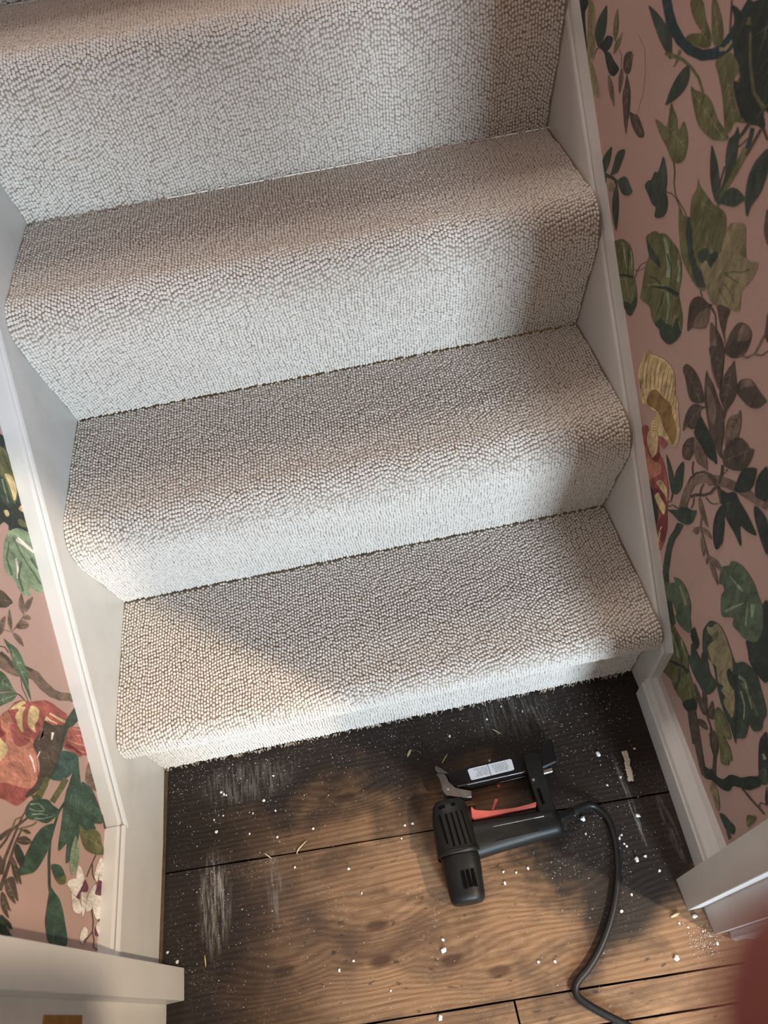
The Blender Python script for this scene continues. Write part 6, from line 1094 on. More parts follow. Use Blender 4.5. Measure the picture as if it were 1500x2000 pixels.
['L','plume','rs2',1,0,[[-101.1,373.3],[-112.6,365.2],[-112.8,365.5],[-101.6,373.9]]],
['L','plume','rd',1,0,[[-119.8,388.3],[-115.4,375.7],[-115.7,375.6],[-120.9,387.8]]],
['L','plume','rs2',1,0,[[-118.4,423.3],[-123.1,417.1],[-123.3,417.3],[-119.6,424.0]]],
['L','plume','rd',1,0,[[-70.8,396.8],[-82.3,385.8],[-82.5,386.0],[-71.7,397.8]]],
['L','plume','dr2',1,0,[[-76.6,373.6],[-84.0,366.4],[-84.2,366.6],[-77.2,374.2]]],
['L','plume','rd',1,0,[[-116.9,441.6],[-125.2,438.0],[-125.3,438.2],[-117.3,442.5]]],
['L','plume','rd',1,0,[[-122.8,402.5],[-124.5,397.2],[-124.8,397.3],[-124.1,402.8]]],
['L','plume','rs2',1,0,[[-110.8,442.1],[-109.6,433.8],[-109.9,433.8],[-111.4,442.0]]],
['L','plume','rs2',1,0,[[-89.8,375.9],[-90.3,367.5],[-90.6,367.6],[-90.8,376.0]]],
['L','plume','rd',1,0,[[-76.0,430.3],[-78.8,424.5],[-79.1,424.6],[-77.3,430.8]]],
['L','plume','rs2',1,0,[[-91.8,402.1],[-85.9,396.8],[-86.1,396.6],[-92.3,401.5]]],
['L','plume','rd',1,0,[[-109.6,431.0],[-115.2,420.0],[-115.4,420.1],[-110.8,431.5]]],
['L','plume','dr2',1,0,[[-92.5,378.0],[-103.5,366.9],[-103.7,367.1],[-93.0,378.5]]],
['L','plume','rs2',1,0,[[-102.7,403.4],[-103.2,395.4],[-103.5,395.5],[-103.3,403.5]]],
['L','plume','rs2',1,0,[[-100.2,420.4],[-105.6,417.8],[-105.8,418.1],[-100.6,421.3]]],
['L','plume','rd',1,0,[[-68.3,411.2],[-79.1,406.1],[-79.3,406.4],[-68.8,412.3]]],
['L','plume','rs2',1,0,[[-93.0,419.9],[-98.9,416.2],[-99.0,416.5],[-93.8,420.9]]],
['L','plume','rd',1,0,[[-124.6,410.1],[-127.2,402.7],[-127.5,402.8],[-125.4,410.3]]],
['L','plume','rs2',1,0,[[-98.7,418.1],[-102.2,407.0],[-102.5,407.1],[-99.5,418.3]]],
['L','plume','dr2',1,0,[[-76.3,411.0],[-88.1,403.1],[-88.3,403.4],[-76.9,411.8]]],
['L','plume','rs2',1,0,[[-117.7,378.9],[-120.2,372.2],[-120.5,372.3],[-118.7,379.2]]],
['L','plume','rs2',1,0,[[-72.2,379.8],[-84.6,370.6],[-84.8,370.8],[-72.5,380.2]]],
['L','plume','rs2',1,0,[[-122.5,433.5],[-127.3,422.8],[-127.6,422.9],[-123.4,433.9]]],
['L','plume','dr2',1,0,[[-79.0,417.3],[-83.2,403.5],[-83.5,403.5],[-79.8,417.5]]],
['L','plume','rs2',1,0,[[-115.9,406.8],[-127.6,398.2],[-127.8,398.5],[-116.7,407.7]]],
['L','plume','rs2',1,0,[[-90.2,421.2],[-95.3,416.2],[-95.5,416.4],[-90.7,421.7]]],
['L','plume','rd',1,0,[[-95.6,421.5],[-97.1,415.6],[-97.4,415.6],[-96.6,421.7]]],
['L','plume','dr2',1,0,[[-97.7,425.2],[-104.5,420.6],[-104.7,420.8],[-98.3,425.9]]],
['L','plume','dr2',1,0,[[-66.4,437.0],[-69.8,427.6],[-70.1,427.7],[-67.1,437.2]]],
['L','plume','rs2',1,0,[[-68.8,393.3],[-68.1,384.4],[-68.4,384.4],[-69.9,393.2]]],
['L','plume','rs2',1,0,[[-93.3,420.0],[-95.6,406.5],[-95.9,406.5],[-93.9,420.1]]],
['L','plume','rd',1,0,[[-70.7,383.5],[-74.7,374.1],[-75.0,374.2],[-71.5,383.8]]],
['L','plume','dr2',1,0,[[-102.7,399.6],[-109.5,396.2],[-109.7,396.5],[-103.0,400.1]]],
['L','plume','dr2',1,0,[[-65.1,449.5],[-67.7,436.4],[-68.0,436.4],[-65.9,449.7]]],
['L','plume','rs2',1,0,[[-85.4,366.5],[-96.5,362.8],[-96.6,363.1],[-85.7,367.2]]],
['L','plume','rs2',1,0,[[-82.5,393.4],[-87.0,386.7],[-87.3,386.9],[-83.7,394.1]]],
['L','plume','rs2',1,0,[[-90.8,365.7],[-99.5,359.6],[-99.6,359.9],[-91.3,366.4]]],
['L','plume','rd',1,0,[[-63.8,444.1],[-74.2,440.8],[-74.3,441.0],[-64.4,445.4]]],
['L','plume','rd',1,0,[[-71.8,405.0],[-77.4,397.6],[-77.7,397.7],[-73.0,405.8]]],
['L','plume','dr2',1,0,[[-93.7,394.7],[-104.0,386.7],[-104.2,386.9],[-94.0,395.2]]],
['L','plume','rd',1,0,[[-114.9,400.2],[-119.6,392.4],[-119.9,392.5],[-116.1,400.8]]],
['L','plume','dr2',1,0,[[-105.5,365.4],[-114.7,359.7],[-114.8,360.0],[-105.9,366.0]]],
['L','plume','rd',1,1,[[-66.0,429.3],[-63.2,407.1],[-70.9,400.3],[-68.6,383.3],[-77.7,390.6],[-85.7,410.2],[-76.0,425.0]]],
['L','plume','dr',1,1,[[-75.8,456.8],[-78.9,447.4],[-80.5,438.3],[-87.5,444.9],[-88.6,453.0]]],
['L','plume','go',1,1,[[-87.2,453.4],[-89.1,440.2],[-92.8,427.5],[-104.9,431.3],[-112.4,445.9]]],
['L','plume','rd',1,1,[[-135.0,436.4],[-131.5,415.0],[-128.5,389.3],[-130.2,378.1],[-140.7,379.9],[-147.7,393.0],[-148.5,408.8],[-147.2,432.8]]],
['L','plume','go',1,1,[[-51.3,436.4],[-40.5,425.8],[-30.5,411.2],[-30.6,404.8],[-38.5,413.9],[-35.4,403.5],[-44.6,407.4],[-57.6,405.5],[-64.3,400.5],[-66.5,404.6],[-62.2,413.6],[-53.5,422.2],[-43.2,417.3],[-48.0,429.8]]],
['L','plume','go',1,1,[[-33.6,394.1],[-27.2,389.1],[-26.6,375.7],[-29.5,371.5],[-40.5,372.2],[-49.7,378.3],[-56.6,373.2],[-56.6,383.2],[-53.7,392.1],[-44.0,396.3]]],
['L','plume','go',1,0,[[-23.2,347.5],[-22.6,329.5],[-20.8,305.3],[-16.5,302.5],[-19.3,327.4],[-20.9,345.9]]],
['L','plume','go',1,0,[[-30.9,355.5],[-31.7,345.5],[-28.9,325.3],[-27.2,324.5],[-29.3,343.8],[-27.8,352.4]]],
['L','plume','go',1,0,[[-34.3,357.7],[-38.5,343.5],[-37.6,342.2],[-30.6,352.3]]],
['L','printed_bird','br',0,1,[[-35.5,356.0],[-34.0,336.5],[-25.4,312.1],[-26.0,300.3],[-53.8,305.8],[-78.0,311.5],[-98.3,328.4],[-114.5,345.1],[-124.5,355.8],[-135.7,375.1],[-130.2,375.0],[-114.0,358.5],[-94.5,353.4],[-80.8,363.6],[-74.4,375.2],[-63.0,371.5],[-52.3,360.6]]],
['L','plume','bn',1,0,[[-72.7,342.5],[-78.5,335.5],[-78.8,335.7],[-73.2,342.9]]],
['L','plume','bk',1,0,[[-91.8,336.1],[-90.4,322.4],[-90.7,322.4],[-92.6,336.0]]],
['L','plume','bk',1,0,[[-67.8,334.7],[-79.7,332.0],[-79.8,332.3],[-67.9,335.4]]],
['L','plume','bn',1,0,[[-64.7,335.1],[-69.6,317.4],[-69.8,317.5],[-65.9,335.4]]],
['L','plume','bn',1,0,[[-49.7,352.4],[-48.2,344.0],[-48.5,344.0],[-50.8,352.1]]],
['L','plume','bn',1,0,[[-62.8,331.3],[-56.8,323.8],[-57.0,323.6],[-63.2,330.9]]],
['L','plume','bk',1,0,[[-36.2,325.1],[-45.8,321.9],[-45.9,322.2],[-36.5,325.9]]],
['L','plume','bk',1,0,[[-89.7,332.1],[-82.2,323.5],[-82.4,323.2],[-90.7,331.1]]],
['L','plume','bn',1,0,[[-83.3,357.6],[-77.1,337.0],[-77.4,336.9],[-83.9,357.4]]],
['L','plume','bk',1,0,[[-71.8,353.6],[-59.3,336.3],[-59.6,336.1],[-72.7,352.9]]],
['L','plume','bk',1,0,[[-68.3,327.0],[-75.5,313.8],[-75.7,314.0],[-68.8,327.2]]],
['L','plume','bn',1,0,[[-104.4,347.3],[-106.9,339.6],[-107.1,339.6],[-105.1,347.5]]],
['L','plume','bk',1,0,[[-26.3,315.7],[-31.6,309.2],[-31.9,309.4],[-27.5,316.5]]],
['L','plume','bn',1,0,[[-71.3,364.5],[-75.2,344.8],[-75.5,344.8],[-72.6,364.7]]],
['L','plume','bk',1,0,[[-52.9,358.1],[-52.4,345.1],[-52.7,345.0],[-53.8,358.0]]],
['L','plume','bk',1,0,[[-66.7,372.4],[-62.1,357.2],[-62.3,357.1],[-67.8,372.0]]],
['L','plume','bk',1,0,[[-42.6,354.4],[-41.8,338.9],[-42.1,338.9],[-43.1,354.4]]],
['L','plume','bk',1,0,[[-45.2,321.6],[-55.9,316.6],[-56.0,316.9],[-45.9,322.8]]],
['L','plume','bn',1,0,[[-39.3,330.8],[-44.5,311.5],[-44.8,311.6],[-40.1,331.1]]],
['L','plume','bk',1,0,[[-83.9,358.8],[-78.8,347.4],[-79.1,347.3],[-85.0,358.3]]],
['L','plume','bk',1,0,[[-70.7,346.6],[-71.4,327.0],[-71.7,327.0],[-71.7,346.6]]],
['L','plume','bn',1,0,[[-71.2,342.6],[-77.7,332.5],[-77.9,332.7],[-72.3,343.2]]],
['L','plume','bk',1,0,[[-57.2,350.5],[-69.3,337.2],[-69.5,337.4],[-57.6,350.9]]],
['L','plume','bn',1,0,[[-75.1,338.2],[-82.5,328.0],[-82.8,328.2],[-76.1,338.9]]],
['L','plume','wh',1,0,[[-43.6,336.0],[-53.4,335.4],[-52.7,332.3],[-41.9,329.2]]],
['L','plume','wh',1,0,[[-88.0,382.3],[-92.6,374.0],[-102.7,364.1],[-101.9,362.1],[-91.0,370.7],[-85.5,378.0]]],
['L','plume','wh',1,0,[[-75.8,359.2],[-84.8,363.4],[-84.7,361.9],[-75.6,357.1]]],
['L','plume','bn',1,0,[[-46.7,360.7],[-65.0,366.6],[-55.5,351.3],[-54.5,354.7],[-63.2,362.4],[-46.0,356.6]]],
['L','printed_stem','dg',0,1,[[14.2,276.1],[-1.6,291.5],[-19.6,303.7],[-41.9,308.5],[-64.5,310.9],[-90.1,323.3],[-111.3,342.5],[-122.9,349.6],[-132.7,360.1],[-125.9,342.2],[-102.3,327.5],[-82.1,310.6],[-58.9,304.6],[-34.7,298.4],[-12.0,277.0],[1.3,265.0]]],
['L','printed_bird','rd',0,1,[[-21.8,291.3],[-15.9,274.1],[-11.7,253.8],[-37.2,229.3],[-39.9,228.8],[-45.9,244.9],[-51.4,256.5],[-50.9,279.0],[-51.8,302.4],[-36.5,298.0]]],
['L','plume','rs',1,0,[[-28.0,268.7],[-36.2,265.0],[-36.3,265.3],[-28.7,270.0]]],
['L','plume','dr2',1,0,[[-27.7,287.9],[-36.4,282.9],[-36.6,283.1],[-28.5,289.1]]],
['L','plume','rs',1,0,[[-19.4,271.4],[-31.6,269.0],[-31.7,269.3],[-19.6,272.2]]],
['L','plume','rs',1,0,[[-25.8,280.0],[-31.1,276.4],[-31.3,276.6],[-26.3,280.6]]],
['L','plume','dr2',1,0,[[-36.2,243.0],[-40.9,235.6],[-41.2,235.8],[-37.4,243.6]]],
['L','plume','dr2',1,0,[[-26.9,257.1],[-33.2,246.7],[-33.4,246.8],[-28.0,257.7]]],
['L','plume','rs',1,0,[[-26.9,292.3],[-32.2,286.9],[-32.4,287.1],[-27.5,292.8]]],
['L','plume','rs',1,0,[[-32.6,292.8],[-38.9,283.6],[-39.1,283.8],[-33.2,293.3]]],
['L','plume','rs',1,0,[[-24.2,261.9],[-32.1,251.9],[-32.3,252.0],[-25.4,262.8]]],
['L','plume','rs',1,0,[[-40.7,279.2],[-46.8,271.7],[-47.1,271.9],[-41.6,279.9]]],
['L','plume','rs',1,0,[[-18.8,273.9],[-22.4,267.2],[-22.6,267.3],[-19.4,274.2]]],
['L','plume','rs',1,0,[[-31.2,263.3],[-35.1,257.8],[-35.4,258.0],[-31.7,263.7]]],
['L','plume','dr2',1,0,[[-22.2,266.5],[-24.7,256.3],[-25.0,256.4],[-22.9,266.6]]],
['L','plume','rs',1,0,[[-41.9,274.6],[-38.9,268.7],[-39.2,268.6],[-42.5,274.3]]],
['L','plume','rs',1,0,[[-40.4,296.0],[-37.9,270.4],[-31.5,237.7],[-28.3,236.7],[-35.3,269.3],[-38.3,294.8]]],
['L','plume','rs',1,0,[[-20.5,281.9],[-16.5,264.2],[-14.5,252.1],[-11.2,250.7],[-13.9,263.4],[-18.4,281.4]]],
['L','plume','rs',1,0,[[-45.5,277.1],[-43.7,252.6],[-39.4,231.7],[-36.3,231.0],[-41.0,251.4],[-43.3,275.7]]],
['L','plume','rs',1,0,[[-26.2,270.3],[-20.5,246.1],[-17.4,245.6],[-24.2,270.0]]],
['L','plume','dr',1,0,[[-50.0,297.7],[-47.0,270.1],[-47.0,250.9],[-43.7,247.7],[-42.2,266.3],[-43.8,293.8]]],
['L','printed_leaf','tl2',0,1,[[-58.9,304.6],[-51.7,278.9],[-52.0,258.4],[-62.3,258.4],[-77.9,271.3],[-91.1,289.9],[-97.1,305.3],[-99.8,324.5],[-89.8,316.1],[-74.5,308.6]]],
['L','vein','gr',1,0,[[-56.1,263.0],[-95.8,319.8],[-94.7,320.6],[-55.7,263.3]]],
['L','vein','gr',1,0,[[-64.4,274.7],[-59.0,294.1],[-58.7,294.0],[-63.2,274.4]]],
['L','vein','gr',1,0,[[-63.8,273.8],[-76.6,275.9],[-76.5,276.2],[-63.7,275.3]]],
['L','vein','gr',1,0,[[-72.1,286.1],[-68.4,299.2],[-68.1,299.1],[-71.2,285.8]]],
['L','vein','gr',1,0,[[-71.7,285.3],[-84.2,287.3],[-84.2,287.6],[-71.6,286.6]]],
['L','printed_stem','ol',0,0,[[-100.4,339.0],[-111.9,344.0],[-126.5,355.2],[-130.5,365.0],[-136.4,354.9],[-128.4,341.7],[-111.3,330.6],[-99.0,327.6]]],
['L','printed_stem','ol',0,0,[[-89.6,294.0],[-102.0,301.7],[-125.3,320.9],[-125.9,308.8],[-102.1,288.1],[-88.9,278.8]]],
['L','printed_leaf','gr2',0,1,[[-57.0,259.5],[-69.3,250.8],[-98.1,238.9],[-132.3,234.1],[-167.7,242.8],[-187.5,264.9],[-156.1,268.1],[-138.8,283.0],[-118.0,283.9],[-92.6,276.1]]],
['L','vein','gr',1,0,[[-66.7,258.4],[-177.7,261.2],[-177.7,262.5],[-66.7,258.9]]],
['L','vein','gr',1,0,[[-89.6,258.7],[-98.9,271.1],[-98.6,271.3],[-88.3,259.8]]],
['L','vein','gr',1,0,[[-88.5,258.9],[-103.6,243.2],[-103.8,243.4],[-89.4,259.7]]],
['L','vein','gr',1,0,[[-111.6,259.5],[-123.0,274.1],[-122.8,274.3],[-110.7,260.3]]],
['L','vein','gr',1,0,[[-110.7,259.5],[-127.1,242.4],[-127.4,242.6],[-111.5,260.3]]],
['L','vein','gr',1,0,[[-134.1,259.9],[-140.9,269.5],[-140.7,269.7],[-132.6,261.1]]],
['L','vein','gr',1,0,[[-132.6,260.3],[-140.2,242.1],[-140.5,242.2],[-134.1,260.8]]],
['L','vein','gr',1,0,[[-155.9,260.8],[-158.4,264.4],[-158.1,264.6],[-155.1,261.5]]],
['L','printed_leaf','bn',0,1,[[-47.5,218.5],[-58.5,229.6],[-75.8,230.6],[-82.0,212.2],[-81.8,196.7],[-78.9,185.8]]],
['L','vein','br',1,0,[[-60.7,227.3],[-80.5,195.9],[-81.6,196.6],[-61.2,227.5]]],
['L','vein','br',1,0,[[-65.9,218.9],[-76.2,218.0],[-76.3,218.3],[-66.1,220.3]]],
['L','vein','br',1,0,[[-65.1,219.9],[-62.7,208.7],[-63.0,208.6],[-66.9,219.4]]],
['L','vein','br',1,0,[[-70.2,212.1],[-68.3,202.9],[-68.6,202.8],[-71.8,211.6]]],
['L','vein','br',1,0,[[-75.9,203.2],[-80.5,203.3],[-80.6,203.5],[-76.2,204.9]]],
['L','vein','br',1,0,[[-75.2,204.3],[-73.4,195.3],[-73.7,195.2],[-76.9,203.8]]],
['L','printed_leaf','gr2',0,1,[[-85.9,244.3],[-80.2,227.2],[-84.7,204.8],[-98.9,182.9],[-107.0,173.1],[-111.1,155.2],[-120.9,173.6],[-125.4,194.8],[-130.7,188.4],[-137.1,208.5],[-145.3,227.4],[-131.0,240.3]]],
['L','vein','gr',1,0,[[-108.8,240.0],[-116.1,169.0],[-117.4,169.1],[-109.3,240.0]]],
['L','vein','gr',1,0,[[-110.2,225.3],[-129.7,212.2],[-129.9,212.5],[-110.9,226.3]]],
['L','vein','gr',1,0,[[-110.0,226.3],[-92.8,206.7],[-93.0,206.5],[-111.1,225.3]]],
['L','vein','gr',1,0,[[-111.4,212.2],[-97.6,196.1],[-97.9,195.9],[-112.8,211.0]]],
['L','vein','gr',1,0,[[-113.3,197.0],[-120.6,192.4],[-120.7,192.7],[-114.0,197.9]]],
['L','vein','gr',1,0,[[-113.0,198.0],[-102.5,185.5],[-102.7,185.3],[-114.3,196.8]]],
['L','vein','gr',1,0,[[-114.9,182.8],[-119.8,179.9],[-119.9,180.1],[-115.5,183.7]]],
['L','vein','gr',1,0,[[-114.7,183.7],[-109.4,177.2],[-109.6,177.0],[-115.7,182.8]]],
['L','printed_leaf','gr2',0,1,[[-85.0,249.5],[-104.4,238.0],[-118.0,235.3],[-134.0,239.7],[-152.9,255.2],[-176.4,284.3],[-167.5,288.5],[-147.2,286.4],[-129.7,285.8],[-110.2,283.2],[-96.7,276.7]]],
['L','vein','gr',1,0,[[-94.8,261.0],[-113.3,252.2],[-135.6,257.1],[-171.9,281.4],[-171.9,280.4],[-135.5,255.7],[-112.9,250.5],[-94.2,259.2]]],
['L','vein','gr',1,0,[[-103.4,269.0],[-122.7,269.5],[-155.1,276.2],[-155.0,275.1],[-122.5,268.0],[-103.0,267.1]]],
['L','vein','gr',1,0,[[-106.4,246.2],[-130.1,246.2],[-158.1,266.3],[-158.1,265.3],[-129.9,244.7],[-106.0,244.3]]],
['L','printed_leaf','ol',0,1,[[-135.1,239.4],[-139.7,220.9],[-132.4,196.2],[-134.4,174.1],[-147.9,163.5],[-155.0,148.2],[-161.0,169.5],[-163.5,195.8],[-161.1,216.8],[-150.3,231.4]]],
['L','vein','kh',1,0,[[-143.8,233.5],[-151.7,155.1],[-153.0,155.2],[-144.3,233.6]]],
['L','vein','kh',1,0,[[-145.5,217.2],[-157.3,215.0],[-157.4,215.3],[-145.8,218.5]]],
['L','vein','kh',1,0,[[-145.1,218.4],[-138.5,210.4],[-138.8,210.2],[-146.2,217.4]]],
['L','vein','kh',1,0,[[-147.1,201.3],[-159.8,199.1],[-159.9,199.4],[-147.5,203.0]]],
['L','vein','kh',1,0,[[-146.7,202.8],[-136.8,191.0],[-137.0,190.8],[-148.0,201.6]]],
['L','vein','kh',1,0,[[-148.6,185.9],[-157.6,180.3],[-157.8,180.5],[-149.4,187.1]]],
['L','vein','kh',1,0,[[-148.4,187.1],[-140.9,177.9],[-141.1,177.7],[-149.6,186.0]]],
['L','vein','kh',1,0,[[-150.5,170.1],[-155.8,169.5],[-155.9,169.8],[-150.8,171.6]]],
['L','printed_leaf','gr2',0,1,[[-150.3,374.5],[-137.9,366.2],[-131.0,350.1],[-125.7,326.5],[-128.9,312.8],[-130.3,297.0],[-135.6,298.0],[-145.1,309.0],[-152.8,324.1],[-154.3,346.2],[-156.6,365.2]]],
['L','vein','lg',1,0,[[-141.3,365.2],[-135.8,347.3],[-138.8,332.3],[-138.0,331.3],[-134.6,346.8],[-139.9,365.8]]],
['L','vein','lg',1,0,[[-146.3,366.5],[-145.3,350.7],[-140.7,331.3],[-139.9,331.5],[-144.2,350.6],[-144.7,365.8]]],
['L','vein','lg',1,0,[[-154.4,352.1],[-150.0,332.9],[-141.6,309.6],[-141.0,310.2],[-149.0,333.5],[-153.0,352.5]]],
['L','vein','lg',1,0,[[-151.2,358.7],[-145.9,340.3],[-143.5,322.4],[-142.7,322.2],[-144.7,340.5],[-149.8,359.4]]],
['L','printed_leaf','br',0,1,[[-85.3,179.6],[-98.4,165.9],[-110.5,152.4],[-118.8,142.3],[-128.3,143.7],[-127.3,155.5],[-119.1,165.4],[-109.0,161.3],[-95.4,177.9]]],
['L','vein','bn',1,0,[[-90.1,177.9],[-125.5,146.1],[-126.4,147.1],[-90.4,178.3]]],
['L','vein','bn',1,0,[[-111.7,158.5],[-118.6,159.9],[-118.6,160.2],[-111.6,159.9]]],
['L','vein','bn',1,0,[[-118.9,152.4],[-125.2,153.6],[-125.2,153.9],[-118.7,153.4]]],
['L','vein','bn',1,0,[[-118.1,152.9],[-118.6,145.5],[-118.9,145.5],[-119.5,152.9]]],
['L','printed_stem','dg',0,0,[[-118.7,286.0],[-133.3,299.0],[-151.0,306.1],[-170.0,312.5],[-190.6,310.9],[-217.0,303.6],[-223.8,300.1],[-222.5,293.5],[-215.9,297.2],[-189.6,304.7],[-169.3,306.6],[-150.6,300.5],[-133.1,293.7],[-118.9,281.3]]],
['L','printed_leaf','gr2',0,1,[[-149.9,303.5],[-171.4,309.1],[-181.6,313.0],[-197.6,325.3],[-208.7,338.1],[-214.0,355.5],[-217.7,374.4],[-204.6,367.2],[-183.7,354.2],[-168.6,342.6],[-156.9,327.3]]],
['L','vein','dg',1,0,[[-161.4,327.1],[-183.7,345.3],[-209.2,364.8],[-209.3,363.5],[-183.8,343.8],[-161.5,325.3]]],
['L','vein','dg',1,0,[[-177.3,331.3],[-201.3,348.4],[-201.4,347.0],[-177.4,329.5]]],
['L','printed_leaf','gr2',0,1,[[-195.5,301.3],[-192.0,282.9],[-195.4,271.2],[-206.0,259.9],[-211.8,267.5],[-211.8,280.6],[-205.3,292.7]]],
['L','shade','ol',1,1,[[-206.7,290.2],[-206.7,277.4],[-200.2,265.7],[-206.0,259.9],[-211.8,267.5],[-211.8,280.6]]],
['L','printed_leaf','gr2',0,1,[[-220.5,297.4],[-222.7,286.5],[-230.5,269.8],[-248.7,254.9],[-274.3,243.9],[-276.0,284.2],[-258.4,300.3],[-245.7,301.5]]],
['L','vein','gr',1,0,[[-256.4,279.5],[-274.3,279.3],[-274.3,277.7],[-256.3,277.8]]],
['L','printed_leaf','lg',0,1,[[-198.1,245.6],[-194.8,240.6],[-188.6,235.2],[-180.1,231.3],[-172.0,231.0],[-163.7,233.9],[-156.8,239.0],[-151.1,246.0],[-158.6,250.5],[-166.7,253.8],[-175.4,255.8],[-183.3,255.7],[-190.8,253.3],[-195.9,249.7]]],
['L','vein','gr',1,0,[[-194.9,245.9],[-155.1,243.5],[-155.2,242.2],[-194.9,245.4]]],
['L','vein','gr',1,0,[[-185.4,245.4],[-177.3,252.8],[-177.1,252.6],[-184.5,244.5]]],
['L','vein','gr',1,0,[[-174.5,244.7],[-168.5,235.8],[-168.7,235.7],[-175.6,243.9]]],
['L','vein','gr',1,0,[[-164.4,244.1],[-161.6,239.2],[-161.9,239.0],[-165.8,243.0]]],
['L','printed_flower','wh',0,1,[[-193.5,234.8],[-183.8,229.6],[-191.6,215.9],[-200.0,211.8],[-207.7,217.6],[-200.2,233.5]]],
['L','printed_flower','wh',0,1,[[-209.4,256.9],[-203.5,249.1],[-200.2,233.5],[-205.2,220.5],[-214.0,221.2],[-219.9,229.4],[-216.1,244.1]]],
['L','printed_flower','wh',0,1,[[-218.0,243.7],[-220.5,234.0],[-223.7,221.6],[-231.3,212.9],[-237.4,216.5],[-235.7,235.4]]],
['L','printed_flower','wh',0,1,[[-213.4,216.5],[-210.9,204.7],[-218.2,200.9],[-232.1,203.1],[-240.3,208.8],[-228.5,213.5]]],
['L','petal_heart','pu',1,1,[[-207.7,217.6],[-197.7,209.8],[-205.0,198.4],[-211.5,202.1],[-213.7,218.8],[-221.6,219.7],[-219.9,229.4]]],
['L','printed_flower','wh',0,1,[[-163.7,166.3],[-170.7,156.9],[-182.8,165.8],[-196.9,176.7],[-192.7,182.7],[-176.3,177.7]]],
['L','printed_flower','wh',0,1,[[-170.9,151.3],[-182.8,165.8],[-192.4,166.9],[-192.5,153.3],[-182.4,135.3]]],
['L','printed_flower','wh',0,1,[[-199.3,178.9],[-206.6,172.4],[-219.7,180.5],[-230.2,186.2],[-231.8,200.7],[-213.8,196.7]]],
['L','printed_flower','wh',0,1,[[-212.2,176.6],[-209.5,155.9],[-220.9,148.6],[-236.8,156.7],[-238.2,169.5],[-225.8,181.9]]],
['L','petal_heart','pu',1,1,[[-192.4,166.9],[-193.6,153.1],[-202.6,150.3],[-209.5,155.9],[-210.2,177.0],[-201.6,173.3]]],
['L','printed_flower','wh',0,1,[[-255.2,208.2],[-250.9,201.9],[-253.7,191.7],[-262.2,192.5],[-269.3,200.7],[-265.5,210.9]]],
['L','petal_heart','pu',1,1,[[-263.5,197.1],[-260.9,187.9],[-268.0,196.2],[-268.4,200.9]]],
['L','printed_flower','wh',0,1,[[-243.7,165.9],[-240.7,156.0],[-249.9,149.2],[-257.7,160.9],[-251.5,167.1]]],
['L','petal_heart','pu',1,1,[[-248.0,170.3],[-253.9,161.5],[-257.5,158.3],[-257.4,168.6]]],
['L','petal_heart','pu',1,1,[[-239.6,164.0],[-236.8,156.7],[-240.7,156.0]]],
['L','printed_stem','br',0,0,[[-163.3,184.1],[-176.8,194.8],[-194.0,206.9],[-194.0,204.1],[-176.8,192.0],[-163.3,181.2]]],
['L','printed_stem','br',0,0,[[-176.6,192.4],[-188.8,190.1],[-198.0,175.3],[-197.1,172.6],[-188.1,187.2],[-176.1,189.4]]],
['L','printed_stem','br',0,0,[[-229.2,185.3],[-242.9,177.8],[-254.2,178.1],[-264.9,195.5],[-265.4,193.2],[-254.4,175.3],[-242.6,174.8],[-228.7,182.4]]],
['L','printed_stem','br',0,0,[[-254.5,178.2],[-263.4,171.6],[-271.2,172.5],[-274.6,151.1],[-273.6,149.6],[-270.5,170.0],[-263.1,168.6],[-254.1,175.3]]],
['L','printed_stem','br',0,0,[[-151.2,375.1],[-166.0,384.8],[-187.6,395.5],[-206.2,404.6],[-221.5,407.5],[-221.2,400.5],[-206.1,398.9],[-187.6,391.1],[-166.0,381.7],[-151.2,373.4]]],
['L','printed_stem','br',0,0,[[-155.7,368.5],[-170.1,391.1],[-178.2,407.0],[-187.8,421.9],[-190.4,414.9],[-180.5,401.7],[-171.7,387.2],[-156.5,365.9]]],
['L','printed_stem','br',0,0,[[-168.8,376.3],[-186.0,386.8],[-200.7,392.2],[-220.1,399.3],[-236.3,406.7],[-236.6,398.9],[-220.2,392.7],[-200.6,387.0],[-186.0,383.0],[-168.9,373.9]]],
['L','printed_stem','br',0,0,[[-175.9,398.4],[-187.9,407.0],[-198.3,417.2],[-198.9,414.0],[-188.4,403.5],[-176.2,394.7]]],
['L','printed_stem','ol',0,0,[[-155.7,346.8],[-161.1,354.9],[-168.3,375.6],[-172.2,385.5],[-173.2,384.5],[-169.4,374.6],[-162.2,353.5],[-156.4,344.7]]],
['L','printed_stem','ol',0,0,[[-157.5,380.6],[-163.1,392.4],[-173.2,396.9],[-173.1,394.3],[-163.5,390.1],[-158.5,379.1]]],
['L','printed_leaf','br',0,1,[[-184.8,383.5],[-179.3,377.8],[-176.0,365.7],[-178.7,351.7],[-183.1,358.1],[-185.8,372.3]]],
['L','vein','bn',1,0,[[-182.8,381.4],[-178.7,354.2],[-180.0,354.0],[-183.3,381.3]]],
['L','printed_leaf','br',0,1,[[-171.4,374.4],[-168.3,365.9],[-170.3,355.8],[-172.7,362.8]]],
['L','printed_leaf','bk',0,1,[[-187.3,382.8],[-189.9,373.0],[-199.2,361.3],[-208.2,368.0],[-198.7,383.2]]],
['L','printed_leaf','br',0,1,[[-201.0,391.3],[-206.3,377.5],[-224.3,361.9],[-222.3,371.3],[-226.1,368.5],[-217.9,381.3]]],
['L','vein','bn',1,0,[[-202.9,388.5],[-222.0,368.6],[-222.9,369.6],[-203.2,388.8]]],
['L','vein','bn',1,0,[[-207.0,383.8],[-207.5,379.5],[-207.8,379.5],[-208.8,383.7]]],
['L','vein','bn',1,0,[[-211.9,378.9],[-212.3,374.4],[-212.6,374.4],[-213.7,378.8]]],
